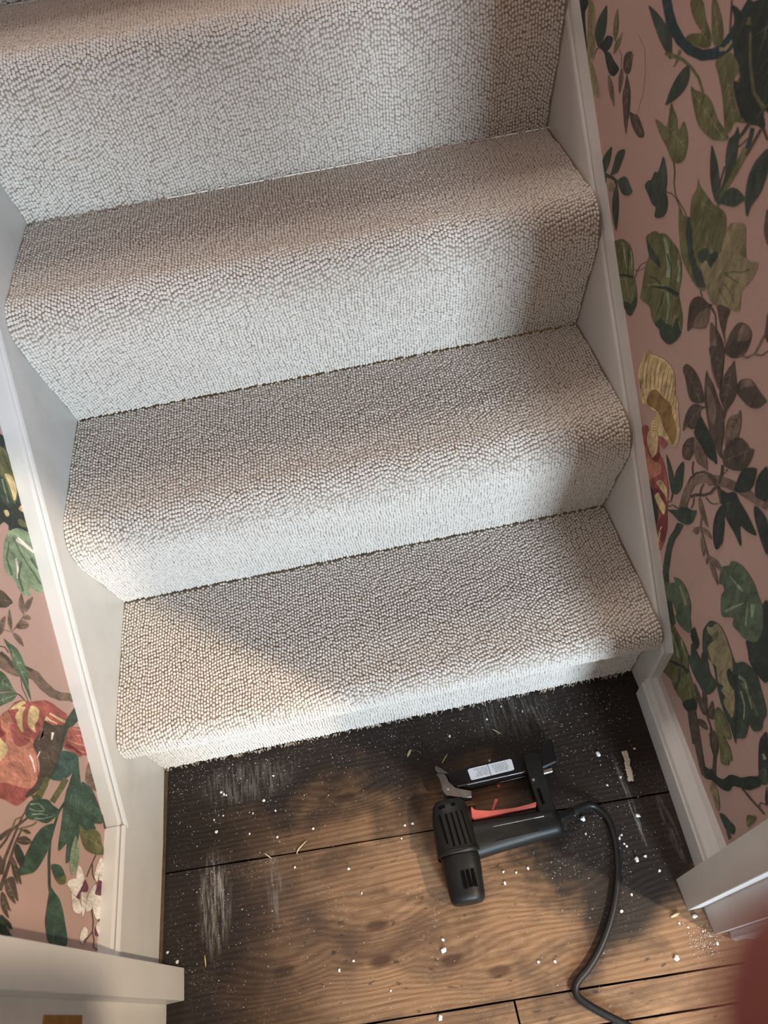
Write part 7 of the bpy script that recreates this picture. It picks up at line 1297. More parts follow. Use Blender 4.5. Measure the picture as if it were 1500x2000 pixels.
['L','printed_leaf','br',0,1,[[-225.6,394.4],[-220.3,380.6],[-230.5,370.8],[-242.0,364.1],[-239.1,373.6],[-245.0,368.5],[-241.7,381.4],[-235.0,391.7]]],
['L','vein','bn',1,0,[[-240.1,370.7],[-226.7,391.7],[-225.6,391.0],[-239.7,370.5]]],
['L','vein','bn',1,0,[[-237.3,375.6],[-238.3,381.9],[-238.0,382.0],[-235.6,376.0]]],
['L','vein','bn',1,0,[[-233.9,380.7],[-234.9,387.3],[-234.6,387.3],[-232.1,381.2]]],
['L','vein','bn',1,0,[[-229.7,387.0],[-225.6,386.9],[-225.5,386.6],[-229.5,385.4]]],
['L','printed_leaf','br',0,1,[[-237.6,399.2],[-239.6,390.4],[-250.2,379.0],[-252.9,374.9],[-252.3,383.4],[-259.6,378.0],[-254.7,391.0],[-247.7,397.9]]],
['L','vein','bn',1,0,[[-240.6,398.2],[-251.7,382.4],[-252.7,383.2],[-241.0,398.5]]],
['L','vein','bn',1,0,[[-243.6,393.8],[-249.5,393.8],[-249.6,394.1],[-243.7,395.1]]],
['L','vein','bn',1,0,[[-249.3,385.8],[-254.5,386.1],[-254.5,386.4],[-249.4,387.6]]],
['L','vein','bn',1,0,[[-248.6,386.8],[-248.3,382.6],[-248.6,382.6],[-250.1,386.5]]],
['L','printed_leaf','bk',0,1,[[-258.2,394.8],[-260.2,384.5],[-263.8,373.5],[-268.9,369.5],[-266.9,380.9],[-273.1,372.5],[-274.8,366.2],[-275.6,375.1],[-278.8,367.6],[-279.5,385.4],[-268.9,394.9]]],
['L','vein','dg',1,0,[[-275.0,369.1],[-262.9,393.9],[-261.7,393.3],[-274.6,368.8]]],
['L','vein','dg',1,0,[[-271.8,375.7],[-266.1,376.7],[-266.0,376.4],[-271.5,374.5]]],
['L','vein','dg',1,0,[[-272.4,374.8],[-276.1,385.7],[-275.8,385.8],[-271.0,375.4]]],
['L','vein','dg',1,0,[[-268.8,382.2],[-263.4,382.7],[-263.3,382.4],[-268.3,380.4]]],
['L','vein','dg',1,0,[[-269.4,380.9],[-271.1,387.3],[-270.8,387.4],[-267.7,381.6]]],
['L','vein','dg',1,0,[[-265.6,388.2],[-261.4,388.6],[-261.3,388.3],[-265.2,386.7]]],
['L','printed_leaf','br',0,1,[[-204.9,413.7],[-207.0,406.5],[-218.0,403.3],[-222.1,408.7]]]]
KNOTS = G['knots']
SMEARS = [(G['smear'][0][0], G['smear'][0][1], 0.030, 0.085, 0.75), (G['smear'][1][0], G['smear'][1][1], 0.016, 0.06, 0.35), (0.745, -0.20, 0.006, 0.09, 0.5), (0.60, -0.03, 0.09, 0.05, 0.30), (0.14, -0.05, 0.10, 0.04, 0.35), (0.79, -0.25, 0.01, 0.06, 0.4)]
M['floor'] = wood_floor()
M['sub'] = simple('dark_subfloor', (0.012, 0.010, 0.008), 0.9, var=0.2)
M['black'] = simple('black_plastic', (0.0065, 0.0063, 0.0056), 0.46, var=0.3, scale=60, bump=0.12, spec=0.26)
M['black_gloss'] = simple('black_enamelled_steel', (0.006, 0.006, 0.007), 0.30, var=0.25, scale=40, spec=0.35)
M['void'] = simple('slot_black', (0.003, 0.003, 0.003), 0.9, var=0.1, spec=0.03)
M['steel'] = simple('dull_steel', (0.19, 0.185, 0.18), 0.40, 1.0, var=0.3, scale=80)
M['bright'] = simple('bright_steel', (0.62, 0.64, 0.68), 0.28, 1.0, var=0.15, scale=80)
M['red'] = simple('red_plastic', (0.44, 0.085, 0.065), 0.5, var=0.12, scale=50)
M['sticker'] = simple('white_sticker', (0.66, 0.66, 0.66), 0.5, var=0.08, scale=90)
M['text'] = simple('sticker_ink', (0.02, 0.02, 0.022), 0.6, var=0.1)
M['cord'] = simple('black_rubber', (0.010, 0.0098, 0.0095), 0.42, var=0.2, scale=50, spec=0.35)
M['flake'] = simple('white_paint_chip', (0.74, 0.72, 0.68), 0.7, var=0.1, scale=150)
M['straw'] = simple('pale_wood_sliver', (0.55, 0.43, 0.24), 0.7, var=0.2, scale=200)
M['raw'] = simple('raw_brown_wood', (0.075, 0.048, 0.026), 0.8, var=0.4, scale=90)
M['sleeve'] = simple('grey_sleeve', (0.12, 0.12, 0.13), 0.9, var=0.2, scale=80)
M['yarn'] = simple('cream_yarn', (0.62, 0.55, 0.44), 0.95, var=0.15, scale=300, spec=0.1)
M['brass'] = simple('tarnished_brass', (0.42, 0.26, 0.08), 0.42, 0.85, var=0.3, scale=60)
M['skin'] = simple('skin', (0.12, 0.030, 0.020), 0.6, var=0.12, scale=40)
M['skin'].node_tree.nodes['Principled BSDF'].inputs['Subsurface Weight'].default_value = 0.3

# ------------------------------------------------------------------ setting: floor and boards
W = 0.83; XL = -0.028; XR0 = 0.848; XR1 = 0.834
floor = box('floor', -1.6, 2.6, -3.2, 0.35, -0.05, -0.022, M['sub']); tag(floor, 'dark stained wide wooden floorboards at the foot of the stairs', kind='structure')
SL = -0.048
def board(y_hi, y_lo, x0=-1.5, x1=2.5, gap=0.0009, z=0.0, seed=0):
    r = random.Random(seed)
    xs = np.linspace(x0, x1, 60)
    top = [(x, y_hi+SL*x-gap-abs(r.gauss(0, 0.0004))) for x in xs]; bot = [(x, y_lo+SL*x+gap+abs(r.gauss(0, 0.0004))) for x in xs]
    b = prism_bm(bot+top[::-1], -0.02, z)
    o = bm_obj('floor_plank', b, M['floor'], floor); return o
A0 = -0.164; B0 = -0.3945; C0 = -0.436
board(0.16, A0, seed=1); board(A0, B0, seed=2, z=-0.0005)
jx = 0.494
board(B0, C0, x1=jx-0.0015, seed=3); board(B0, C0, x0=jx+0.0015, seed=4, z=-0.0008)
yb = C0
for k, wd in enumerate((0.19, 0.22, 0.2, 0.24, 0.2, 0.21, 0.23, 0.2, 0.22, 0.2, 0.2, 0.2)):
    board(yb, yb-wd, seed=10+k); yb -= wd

# ------------------------------------------------------------------ walls, wallpaper
WT = 3.0
def wall_left():
    b = box_bm(XL-0.12, XL, -0.30, 2.6, 0, WT)
    return bm_obj('wall_left', b, M['paper'])
wl = tag(wall_left(), 'left stairwell wall with pink botanical bird wallpaper', kind='structure')
b = prism_bm([(XR0, 2.6), (XR0, -0.03), (XR1-0.0003, -0.30), (XR1, -0.325), (XR0+0.13, -0.325), (XR0+0.13, 2.6)], 0, WT)
wr = tag(bm_obj('wall_right', b, M['paper']), 'right stairwell wall with pink wallpaper of leaves and a pheasant', kind='structure')
ceil = tag(box('ceiling', XL-0.12, XR0+0.13, -0.30, 2.6, WT, WT+0.05, M['plaster']), 'plain white ceiling over the stairwell', kind='structure')

def wall_x(side, y):
    if side == 'L': return XL
    return XR0 if y >= -0.03 else XR0+(XR0-XR1)/0.27*(y+0.03)
def print_mesh(side, pts, off, smooth):
    P = [(a/1000, c/1000) for a, c in pts]
    if smooth:
        Q = [(v.x, v.y) for v in catmull([(a, c, 0) for a, c in P], 4, True)]
    else: Q = P
    tri = tessellate_polygon([[Vector((a, c, 0)) for a, c in Q]])
    s = 1 if side == 'L' else -1
    bmx = bmesh.new(); vv = [bmx.verts.new((0, a, c)) for a, c in Q]
    for t in tri:
        try: f = bmx.faces.new([vv[k] for k in t])
        except ValueError: pass
    if side == 'R':   # fold the print where the wall itself turns
        bmesh.ops.bisect_plane(bmx, geom=bmx.verts[:]+bmx.edges[:]+bmx.faces[:], plane_co=(0, -0.03, 0), plane_no=(0, 1, 0), dist=1e-6)
    for v in bmx.verts: v.co.x = wall_x(side, v.co.y)+s*off
    bmx.normal_update()
    bad = [f for f in bmx.faces if f.normal.x*s < 0]
    if bad: bmesh.ops.reverse_faces(bmx, faces=bad)
    me = bpy.data.meshes.new('print'); bmx.to_mesh(me); bmx.free()
    return me
def add_prints(plist, off0=0.00012, doff=0.0000016):
    last = {'L': None, 'R': None}; cnt = {'L': 0, 'R': 0}
    for side, kind, col, sub, sm, pts in plist:
        wallo = wl if side == 'L' else wr
        cnt[side] += 1 if sub else 2
        me = print_mesh(side, pts, off0+doff*cnt[side], sm)
        par = last[side] if (sub and last[side] is not None) else wallo
        o = mesh_obj(kind, me, INK[col], par)
        if not sub: last[side] = o
add_prints(PRINTS)
# the pattern carries on over the wall outside the photograph's frame
extra = []
for side, kind, col, sub, sm, pts in PRINTS:
    if side != 'R' or sub: continue
    extra.append(['R', kind, col, 0, sm, [(y, z+720) for y, z in pts]])
    if min(z for y, z in pts) > 60: extra.append(['L', kind, col, 0, sm, [(y, z+510) for y, z in pts]])
add_prints(extra, 0.00003, 0.0000003)

# ------------------------------------------------------------------ strings, skirtings
def zl(y): return 0.268+0.95*y
def zr(y): return 0.195+0.966*y
YT = 2.4
capprof = lambda xi, xo: [(xo, -0.004), (xi, -0.004), (xi, 0.002), (xi+(xo-xi)*0.06, 0.005), (xi+(xo-xi)*0.16, 0.006), (xi+(xo-xi)*0.20, 0.0035), (xi+(xo-xi)*0.30, 0.0035), (xi+(xo-xi)*0.40, 0.0065), (xo, 0.0075)]
# left
t1 = tag(empty('trim_1', (0, 0, 0)), 'white painted stair string board along the left wall', kind='structure')
bm_obj('string_board', yz_prism([(-0.123, 0), (-0.123, zl(-0.123)-0.006), (YT, zl(YT)-0.006), (YT, zl(YT)-0.55), (0.62, 0.0)], XL, 0.0), M['paint'], t1)
bm_obj('cap_moulding', sweep_bm([(-0.124, zl(-0.124)-0.006), (YT, zl(YT)-0.006)], capprof(0.001, XL)), M['paint'], t1)
bl = tag(empty('baseboard_left', (0, 0, 0)), 'tall white skirting board on the left wall at the foot of the stairs', kind='structure')
b = prism_bm([(XL, -0.293), (-0.004, -0.293), (0.0, -0.123), (XL, -0.123)], 0, 0.150)
bm_obj('board', b, M['paint'], bl)
bm_obj('cap_moulding', sweep_bm([(-0.293, 0.151), (-0.124, 0.151)], capprof(0.0, XL)), M['paint'], bl)
b = prism_bm([(-0.006, -0.290), (0.0015, -0.290), (0.0065, -0.006), (-0.002, -0.006)], -0.001, 0.0022)
bm_obj('raw_wood_edge', b, M['raw'], bl)
# right
t2 = tag(empty('trim_2', (0, 0, 0)), 'white painted stair string board along the right wall', kind='structure')
YE = -0.033
bm_obj('string_board', yz_prism([(YE, 0), (YE, zr(YE)-0.006), (YT, zr(YT)-0.006), (YT, zr(YT)-0.5), (0.55, 0.0)], W, XR0), M['paint'], t2)
bm_obj('cap_moulding', sweep_bm([(YE-0.004, 0.0), (YE-0.004, zr(YE)-0.004), (YT, zr(YT)-0.006)], capprof(W-0.001, XR0)), M['paint'], t2)
br = tag(empty('baseboard_right', (0, 0, 0)), 'low white moulded skirting board below the right wall', kind='structure')
def skirt():
    prof = [(0, 0), (0, 0.046), (0.0035, 0.0485), (0.004, 0.052), (0.0015, 0.055), (0.003, 0.060), (0.008, 0.0635), (0.014, 0.0655), (0.020, 0.070), (0.034, 0.070), (0.034, 0)]
    b = bmesh.new(); rings = []
    for (x, y) in ((0.8215, -0.040), (0.8010, -0.318)):
        rings.append([b.verts.new((x+a, y, h)) for a, h in prof])
    n = len(prof)
    for j in range(n): b.faces.new((rings[0][j], rings[0][(j+1) % n], rings[1][(j+1) % n], rings[1][j]))
    b.faces.new(rings[0]); b.faces.new(rings[1][::-1])
    return b
bm_obj('board', skirt(), M['paint'], br)

# ------------------------------------------------------------------ doorway at the foot of the stairs
DH = 2.0
d1 = tag(empty('door_1', (0, 0, 0)), 'white painted door frame at the foot of the stairs', kind='structure')
box('door_stop', -0.04, 0.034, -0.336, -0.296, 0, DH, M['paint'], d1, 0.0012)
lin = box('door_lining', -0.06, 0.008, -0.400, -0.334, 0, DH, M['paint'], d1)
box('frame_edge', -0.05, -0.004, -0.2965, -0.284, 0, DH, M['paint'], d1)
box('door_stop', 0.768, 0.86, -0.361, -0.320, 0, DH, M['paint'], d1, 0.0012)
box('door_lining', 0.791, 0.86, -0.395, -0.359, 0, DH, M['paint'], d1)
box('head', -0.06, 0.86, -0.400, -0.300, DH-0.01, DH+0.03, M['paint'], d1)
ar = bm_obj('architrave', prism_bm([(0.8125, -0.394), (0.811, -0.404), (0.815, -0.408), (0.822, -0.405), (0.840, -0.410), (0.868, -0.414), (0.872, -0.394)], 0, DH+0.06), M['paint'], d1)
bm_obj('architrave', prism_bm([(-0.014, -0.400), (-0.012, -0.410), (-0.018, -0.414), (-0.030, -0.412), (-0.075, -0.420), (-0.080, -0.400)], 0, DH+0.06), M['paint'], d1)
# hinge on the left lining
hg = empty('hinge', (0, 0, 0), d1)
hp = bm_obj('hinge_leaf', yz_prism([(-0.394, 0.268), (-0.3495, 0.268), (-0.3495, 0.354), (-0.394, 0.354)], 0.0075, 0.0094, 0.0004, 1), M['brass'], hg)
for zz in (0.283, 0.311, 0.339):
    b = bmesh.new(); bmesh.ops.create_cone(b, cap_ends=True, segments=16, radius1=0.0035, radius2=0.003, depth=0.001, matrix=Matrix.Translation((0.0098, -0.366, zz)) @ Matrix.Rotation(math.pi/2, 4, 'Y'))
    bm_obj('screw', b, M['brass'], hg)
# wall round the doorway
wf = tag(empty('wall_front', (0, 0, 0)), 'plastered wall around the doorway at the foot of the stairs', kind='structure')
box('wall_panel', -1.6, -0.055, -0.398, -0.30, 0, WT, M['plaster'], wf)
box('wall_panel', 0.858, 2.6, -0.396, -0.322, 0, WT, M['plaster'], wf)
box('wall_panel', -0.055, 0.858, -0.398, -0.302, DH+0.03, WT, M['plaster'], wf)

# ------------------------------------------------------------------ stairs with loop-pile carpet
g = 0.2178; r = 0.2172; r1 = 0.2031
NST = 6
stairs = tag(empty('staircase', (0.415, 0, 0)), 'straight flight of stairs covered in cream loop pile carpet', 'staircase')
def Zt(k): return r1+(k-1)*r
def profile(k):
    """carpet line of step k from the foot of its riser to the back of its tread, (y,z)"""
    y0 = (k-1)*g; zb = 0.0 if k == 1 else Zt(k-1); zt = Zt(k)
    if k == 1:
        pts = [(0.001, 0.004), (0.000, 0.05), (-0.001, 0.10), (-0.002, 0.138), (-0.006, 0.150), (-0.022, 0.154), (-0.030, 0.164), (-0.031, 0.180), (-0.027, 0.194), (-0.016, 0.2035), (0.002, 0.2055), (0.03, 0.2045)]
    else:
        pts = [(y0+0.004, zb), (y0-0.006, zb+0.05), (y0-0.018, zb+0.11), (y0-0.026, zb+0.150), (y0-0.0285, zb+0.172), (y0-0.026, zb+0.190), (y0-0.018, zb+0.205), (y0-0.004, zb+0.2145), (y0+0.012, zb+0.2178), (y0+0.04, zb+0.2175)]
    pts += [(y0+g*0.55, zt+0.0005), (y0+g*0.82, zt-0.0005), (y0+g+0.003, zt-0.002)]
    return [(v.x, v.y) for v in catmull([(a, c, 0) for a, c in pts], 8)]
def resample(P, ds):
    P = np.array(P); d = np.concatenate([[0], np.cumsum(np.hypot(*np.diff(P, axis=0).T))])
    n = int(d[-1]/ds); s = (np.arange(n)+0.5)*ds
    return s, np.stack([np.interp(s, d, P[:, 0]), np.interp(s, d, P[:, 1])], 1), d, P
# one yarn loop: a squashed dome, longer along the pile row
ring = 7
ang = np.arange(ring)*2*math.pi/ring
loopv = [(0, 0, 1.0)]
for rad, h in ((0.68, 0.84), (1.0, 0.14)):
    loopv += [(rad*math.cos(a), rad*math.sin(a), h) for a in ang]
loopv = np.array(loopv)
loopf = [(0, 1+i, 1+(i+1) % ring) for i in range(ring)]
for i in range(ring):
    a, b2, c, d = 1+i, 1+ring+i, 1+ring+(i+1) % ring, 1+(i+1) % ring
    loopf += [(a, b2, c), (a, c, d)]
loopf = np.array(loopf)
def carpet(k):
    P = profile(k)
    me = bpy.data.meshes.new('step_carpet')
    vs = []; fs = []
    for i, (y, z) in enumerate(P): vs += [(0.0, y, z), (W, y, z)]
    n = len(P)
    nrm = []
    for i in range(n):
        a, c = P[max(i-1, 0)], P[min(i+1, n-1)]; t = Vector((0, c[0]-a[0], c[1]-a[1])).normalized(); nrm.append(Vector((0, -t.z, t.y)))
    # underside 9 mm below so that the carpet has a thickness
    for i, (y, z) in enumerate(P):
        q = nrm[i]*-0.006; vs += [(0.0, y+q.y, z+q.z), (W, y+q.y, z+q.z)]
    for i in range(n-1):
        fs.append((2*i, 2*i+1, 2*i+3, 2*i+2)); o = 2*n
        fs.append((o+2*i, o+2*i+2, o+2*i+3, o+2*i+1))
        fs.append((2*i, 2*i+2, o+2*i+2, o+2*i)); fs.append((2*i+1, o+2*i+1, o+2*i+3, 2*i+3))
    fs.append((0, 2*n, 2*n+1, 1)); fs.append((2*n-2, 2*n-1, 4*n-1, 4*n-2))
    me.from_pydata(vs, [], fs); me.update()
    base = mesh_obj('step_carpet', me, M['backing'], stairs)
    # pile
    px = 0.0044; ds = 0.0060
    s, C, d, PP = resample(P, ds)
    slen = d[-1]
    cols = int(W/px); ci = np.arange(cols)[:, None]
    # rows wander together, and the loops of neighbouring rows drift into slanting lines
    drift = 0.33*ci+0.9*np.sin(ci*0.21+k)+nrg.normal(0, 0.10, (cols, 1))
    sc = s[None, :]+((drift % 1.0)-0.5)*ds+nrg.normal(0, 0.00055, (cols, len(s)))
    sc = np.clip(sc, 0.001, slen-0.001)
    wander = 0.0010*np.sin(s[None, :]*55+ci*0.11+k*1.7)+0.0006*np.sin(s[None, :]*140-ci*0.23+k)
    xc = (ci+0.5)*px + wander + nrg.normal(0, 0.00030, (cols, len(s)))
    sc = sc.ravel(); xc = np.clip(xc.ravel(), 0.0012, W-0.0012); N = len(sc)
    y = np.interp(sc, d, PP[:, 0]); z = np.interp(sc, d, PP[:, 1])
    e = 0.0008
    ty = np.interp(sc+e, d, PP[:, 0])-np.interp(sc-e, d, PP[:, 0]); tz = np.interp(sc+e, d, PP[:, 1])-np.interp(sc-e, d, PP[:, 1])
    L = np.hypot(ty, tz); ty /= L; tz /= L
    ny, nz = -tz, ty
    hw = nrg.uniform(0.0021, 0.0026, N); hl = nrg.uniform(0.0026, 0.0034, N); hh = nrg.uniform(0.0024, 0.0038, N)
    tilt = nrg.normal(0.12, 0.14, N)
    ct, sn = np.cos(tilt), np.sin(tilt)
    lv = loopv
    a = lv[None, :, 0]*hw[:, None]; bb = lv[None, :, 1]*hl[:, None]; h = lv[None, :, 2]*hh[:, None]-0.0003
    ax = a*ct[:, None]-bb*sn[:, None]; bs = a*sn[:, None]+bb*ct[:, None]
    V = np.stack([xc[:, None]+ax, y[:, None]+bs*ty[:, None]+h*ny[:, None], z[:, None]+bs*tz[:, None]+h*nz[:, None]], 2).reshape(-1, 3)
    V[:, 0] = np.clip(V[:, 0], 0.0002, W-0.0002)
    if k == 1: V[:, 2] = np.maximum(V[:, 2], 0.0006)
    F = (loopf[None]+(np.arange(N)*len(lv))[:, None, None]).reshape(-1, 3)
    # faces wind so that they point out of the pile
    m2 = bpy.data.meshes.new('loop_pile')
    m2.vertices.add(len(V)); m2.vertices.foreach_set('co', V.astype(np.float32).ravel())
    nf = len(F)
    m2.loops.add(nf*3); m2.polygons.add(nf)
    m2.loops.foreach_set('vertex_index', F.astype(np.int32).ravel())
    m2.polygons.foreach_set('loop_start', (np.arange(nf)*3).astype(np.int32))
    m2.polygons.foreach_set('use_smooth', np.ones(nf, dtype=bool))
    m2.update(calc_edges=True)
    o = mesh_obj('loop_pile', m2, M['carpet'], base); o['kind'] = 'stuff'
    return base
for k in range(1, NST+1): carpet(k)
# timber treads under the carpet
for k in range(1, NST+1):
    y0 = (k-1)*g+0.012; zt = Zt(k)-0.012
    box('timber_step', 0.001, W-0.001, y0, y0+g+0.01, max(0.001, zt-r+0.03), zt, M['straw'], stairs)
# ragged cut edge of the carpet against the floorboards
b = bmesh.new()
for i in range(210):
    x = rng.uniform(0.004, W-0.012); l = rng.uniform(0.001, 0.0045); wdt = rng.uniform(0.0008, 0.0022)
    yy = rng.uniform(-0.0035, 0.0005); sl = rng.uniform(-0.004, 0.004)
    q = [b.verts.new((x-wdt, yy, 0.006)), b.verts.new((x+wdt, yy, 0.006)), b.verts.new((x+sl+wdt*0.4, yy-l, 0.0012)), b.verts.new((x+sl-wdt*0.4, yy-l, 0.0012))]
    b.faces.new(q)
fr = bm_obj('frayed_edge', b, M['backing'], stairs); fr['kind'] = 'stuff'

# ------------------------------------------------------------------ electric nail gun lying on its side
gun = tag(empty('nail_gun', (0.53, -0.2, 0.0)), 'black corded electric nail gun with red trigger lying on the floorboards', 'nail gun')
def loft(name, path, hws, hhs, zc, mat, n=3.0, seg=28, cap=0.006):
    """superellipse sections along a plan path; section width lies in the floor plane, height is vertical"""
    P = [Vector((p[0], p[1], 0)) for p in path]
    cum = [0]
    for i in range(1, len(P)): cum.append(cum[-1]+(P[i]-P[i-1]).length)
    T = cum[-1]; ts = [0, .012, .035]+list(np.linspace(.08, .92, 16))+[.965, .988, 1]
    b = bmesh.new(); rings = []
    for t in ts:
        s = t*T; c = Vector((np.interp(s, cum, [p.x for p in P]), np.interp(s, cum, [p.y for p in P]), 0))
        d = (P[-1]-P[0]).normalized(); nn = Vector((-d.y, d.x, 0))
        hw = np.interp(t, *hws); hh = np.interp(t, *hhs); z = np.interp(t, *zc)
        edge = min(s, T-s)
        f = 1.0 if edge >= cap else math.sqrt(max(0.0, 1-(1-edge/cap)**2))
        sh = cap*(1-f)*0.9
        hw2, hh2 = hw-sh, hh-sh
        ring_ = []
        for k in range(seg):
            a = 2*math.pi*k/seg; ca, sa = math.cos(a), math.sin(a)
            u = math.copysign(abs(ca)**(2/n), ca)*hw2; v = math.copysign(abs(sa)**(2/n), sa)*hh2
            ring_.append(b.verts.new((c.x+nn.x*u, c.y+nn.y*u, z+v)))
        rings.append(ring_)
    for i in range(len(rings)-1):
        for j in range(seg): b.faces.new((rings[i][j], rings[i][(j+1) % seg], rings[i+1][(j+1) % seg], rings[i+1][j]))
    b.faces.new(rings[0][::-1]); b.faces.new(rings[-1])
    return bm_obj(name, b, mat, gun, True)
ax = G['axis']
AX0 = Vector((ax[0][0], ax[0][1])); AX1 = Vector((ax[-1][0], ax[-1][1]))
JN = 0.535
j = AX0.lerp(AX1, JN)
top_h = loft('motor_housing', [(AX0.x-0.003, AX0.y), (j.x-0.003, j.y-0.004)], ([0, .12, .3, 1], [.021, .027, .030, .032]), ([0, .12, .3, 1], [.021, .027, .0295, .031]), ([0, 1], [.0315, .0325]), M['black'], 3.0)
cap_h = loft('motor_end_cap', [(j.x-0.001, j.y+0.003), (AX1.x-0.001, AX1.y)], ([0, .3, 1], [.0295, .0290, .0250]), ([0, .3, 1], [.0290, .0285, .0245]), ([0, 1], [.0320, .0290]), M['black'], 2.8, cap=0.008)
hd = G['handle']
han = loft('handle', [(hd[0][0]-0.012, hd[0][1]), (hd[-1][0]+0.008, hd[-1][1])], ([0, .25, .7, 1], [.0275, .0245, .0205, .0190]), ([0, 1], [.0200, .0180]), ([0, 1], [.0300, .0280]), M['black'], 2.6, cap=0.007)
pl = G['plate']
def strip_on(name, poly, z0, z1, mat, parent, bev=0.0004):
    return bm_obj(name, prism_bm([tuple(q) for q in poly], z0, z1, bev, 1), mat, parent)
strip_on('grip_panel', [(pl[0][0], -0.2105), (pl[1][0]-0.004, -0.2105), (pl[2][0]-0.004, -0.2275), (pl[3][0], -0.2290)], 0.0440, 0.0482, M['black'], han)
bm_obj('grip_seam', tube_bm([(0.520, -0.2075, 0.0475), (0.600, -0.2075, 0.0455)], 0.0007, 6), M['steel'], han)
strip_on('rear_strut', G['strut'], 0.010, 0.042, M['black'], gun, 0.003)
strip_on('strut_slot', G['slot'], 0.0405, 0.0424, M['void'], gun, 0)
mag = strip_on('magazine', G['mag'], 0.003, 0.0262, M['black_gloss'], gun, 0.002)
strip_on('magazine_latch', G['magend'], 0.004, 0.031, M['black_gloss'], gun, 0.0022)
strip_on('magazine_rail', G['rail'], 0.006, 0.012, M['bright'], gun, 0.0004)
strip_on('magazine_rail', G['rail2'], 0.0255, 0.0272, M['steel'], gun, 0.0003)
strip_on('latch_tab', G['silver'], 0.010, 0.020, M['bright'], gun, 0.0006)
strip_on('nose_prong', G['prong'], 0.012, 0.020, M['steel'], gun, 0.0012)
foot = strip_on('nose_foot', G['foot'], 0.014, 0.038, M['steel'], gun, 0.0015)
lab = strip_on('sticker', G['label'], 0.0258, 0.0266, M['sticker'], gun, 0)
strip_on('divider', G['divider'], 0.02655, 0.02668, M['text'], lab, 0)
trig = strip_on('trigger', G['red'], 0.019, 0.040, M['red'], gun, 0.0012)
strip_on('trigger_lever', G['lever'], 0.025, 0.033, M['red'], gun, 0.001)
q = G['redpin'][0]
b = bmesh.new(); bmesh.ops.create_icosphere(b, subdivisions=2, radius=0.0034, matrix=Matrix.Translation((q[0], q[1], 0.012)))
bm_obj('magazine_button', b, M['red'], gun, True)
for nm, (x, y), zz in (('screw', G['screw'][0], 0.0424), ('screw', G['screw'][1], 0.0384)):
    b = bmesh.new(); bmesh.ops.create_cone(b, cap_ends=True, segments=14, radius1=0.0026, radius2=0.0020, depth=0.0012, matrix=Matrix.Translation((x, y, zz)))
    bm_obj(nm, b, M['bright'], gun)
def slot_on(name, a, c, w, zc0, hw, hh, n, axx, parent, mat, lift=0.0006):
    """dark slot laid along the top of a superellipse body"""
    a = Vector((a[0], a[1])); c = Vector((c[0], c[1])); d = (c-a).normalized(); nn = Vector((-d.y, d.x))
    b = bmesh.new(); N = 8; lo = []; hi = []
    for i in range(N+1):
        p = a.lerp(c, i/N); rowl = []; rowh = []
        for s in (-1, 1):
            qv = p+nn*s*w/2
            l = abs(qv.x-axx(qv.y))
            h = zc0+hh*max(0.0, 1-(l/hw)**n)**(1/n)
            rowh.append(b.verts.new((qv.x, qv.y, h+lift))); rowl.append(b.verts.new((qv.x, qv.y, h-0.003)))
        lo.append(rowl); hi.append(rowh)
    for i in range(N):
        b.faces.new((hi[i][0], hi[i][1], hi[i+1][1], hi[i+1][0])); b.faces.new((lo[i][0], hi[i][0], hi[i+1][0], lo[i+1][0])); b.faces.new((lo[i][1], lo[i+1][1], hi[i+1][1], hi[i][1]))
    for i in (0, N): b.faces.new((lo[i][0], lo[i][1], hi[i][1], hi[i][0]))
    return bm_obj(name, b, mat, parent)
axx = lambda y: np.interp(-y, [-AX0.y, -AX1.y], [AX0.x-0.003, AX1.x-0.001])
for a, c in G['slots']: slot_on('cooling_slot', a, c, 0.0032, 0.0322, 0.0312, 0.0302, 3.0, axx, top_h, M['void'])
sl_ = G['slots']
for i in range(4):
    a = [(sl_[i][0][k]+sl_[i+1][0][k])/2 for k in (0, 1)]; c = [(sl_[i][1][k]+sl_[i+1][1][k])/2 for k in (0, 1)]
    slot_on('cooling_rib', a, c, 0.0052, 0.0322, 0.0312, 0.0302, 3.0, axx, top_h, M['black'], 0.0016)
for a, c in G['vents']: slot_on('vent_slot', a, c, 0.0046, 0.0308, 0.0280, 0.0275, 2.8, axx, cap_h, M['void'], 0.0012)
for a, c in G['topslots']: slot_on('top_slot', a, c, 0.0034, 0.0322, 0.0282, 0.0280, 3.0, axx, top_h, M['void'])
# collar ring where the end cap meets the housing
b = bmesh.new(); rr = []
for dy, e in ((0.003, 0.0003), (0.0018, 0.0012), (-0.0018, 0.0012), (-0.003, 0.0003)):
    ring_ = []
    for k in range(28):
        a = 2*math.pi*k/28; ca, sa = math.cos(a), math.sin(a)
        ring_.append(b.verts.new((j.x-0.002+math.copysign(abs(ca)**(2/3), ca)*(.0318+e), j.y+dy, max(0.0006, .0323+math.copysign(abs(sa)**(2/3), sa)*(.0308+e)))))
    rr.append(ring_)
for i in range(3):
    for k in range(28): b.faces.new((rr[i][k], rr[i][(k+1) % 28], rr[i+1][(k+1) % 28], rr[i+1][k]))
bm_obj('collar', b, M['black'], gun, True)
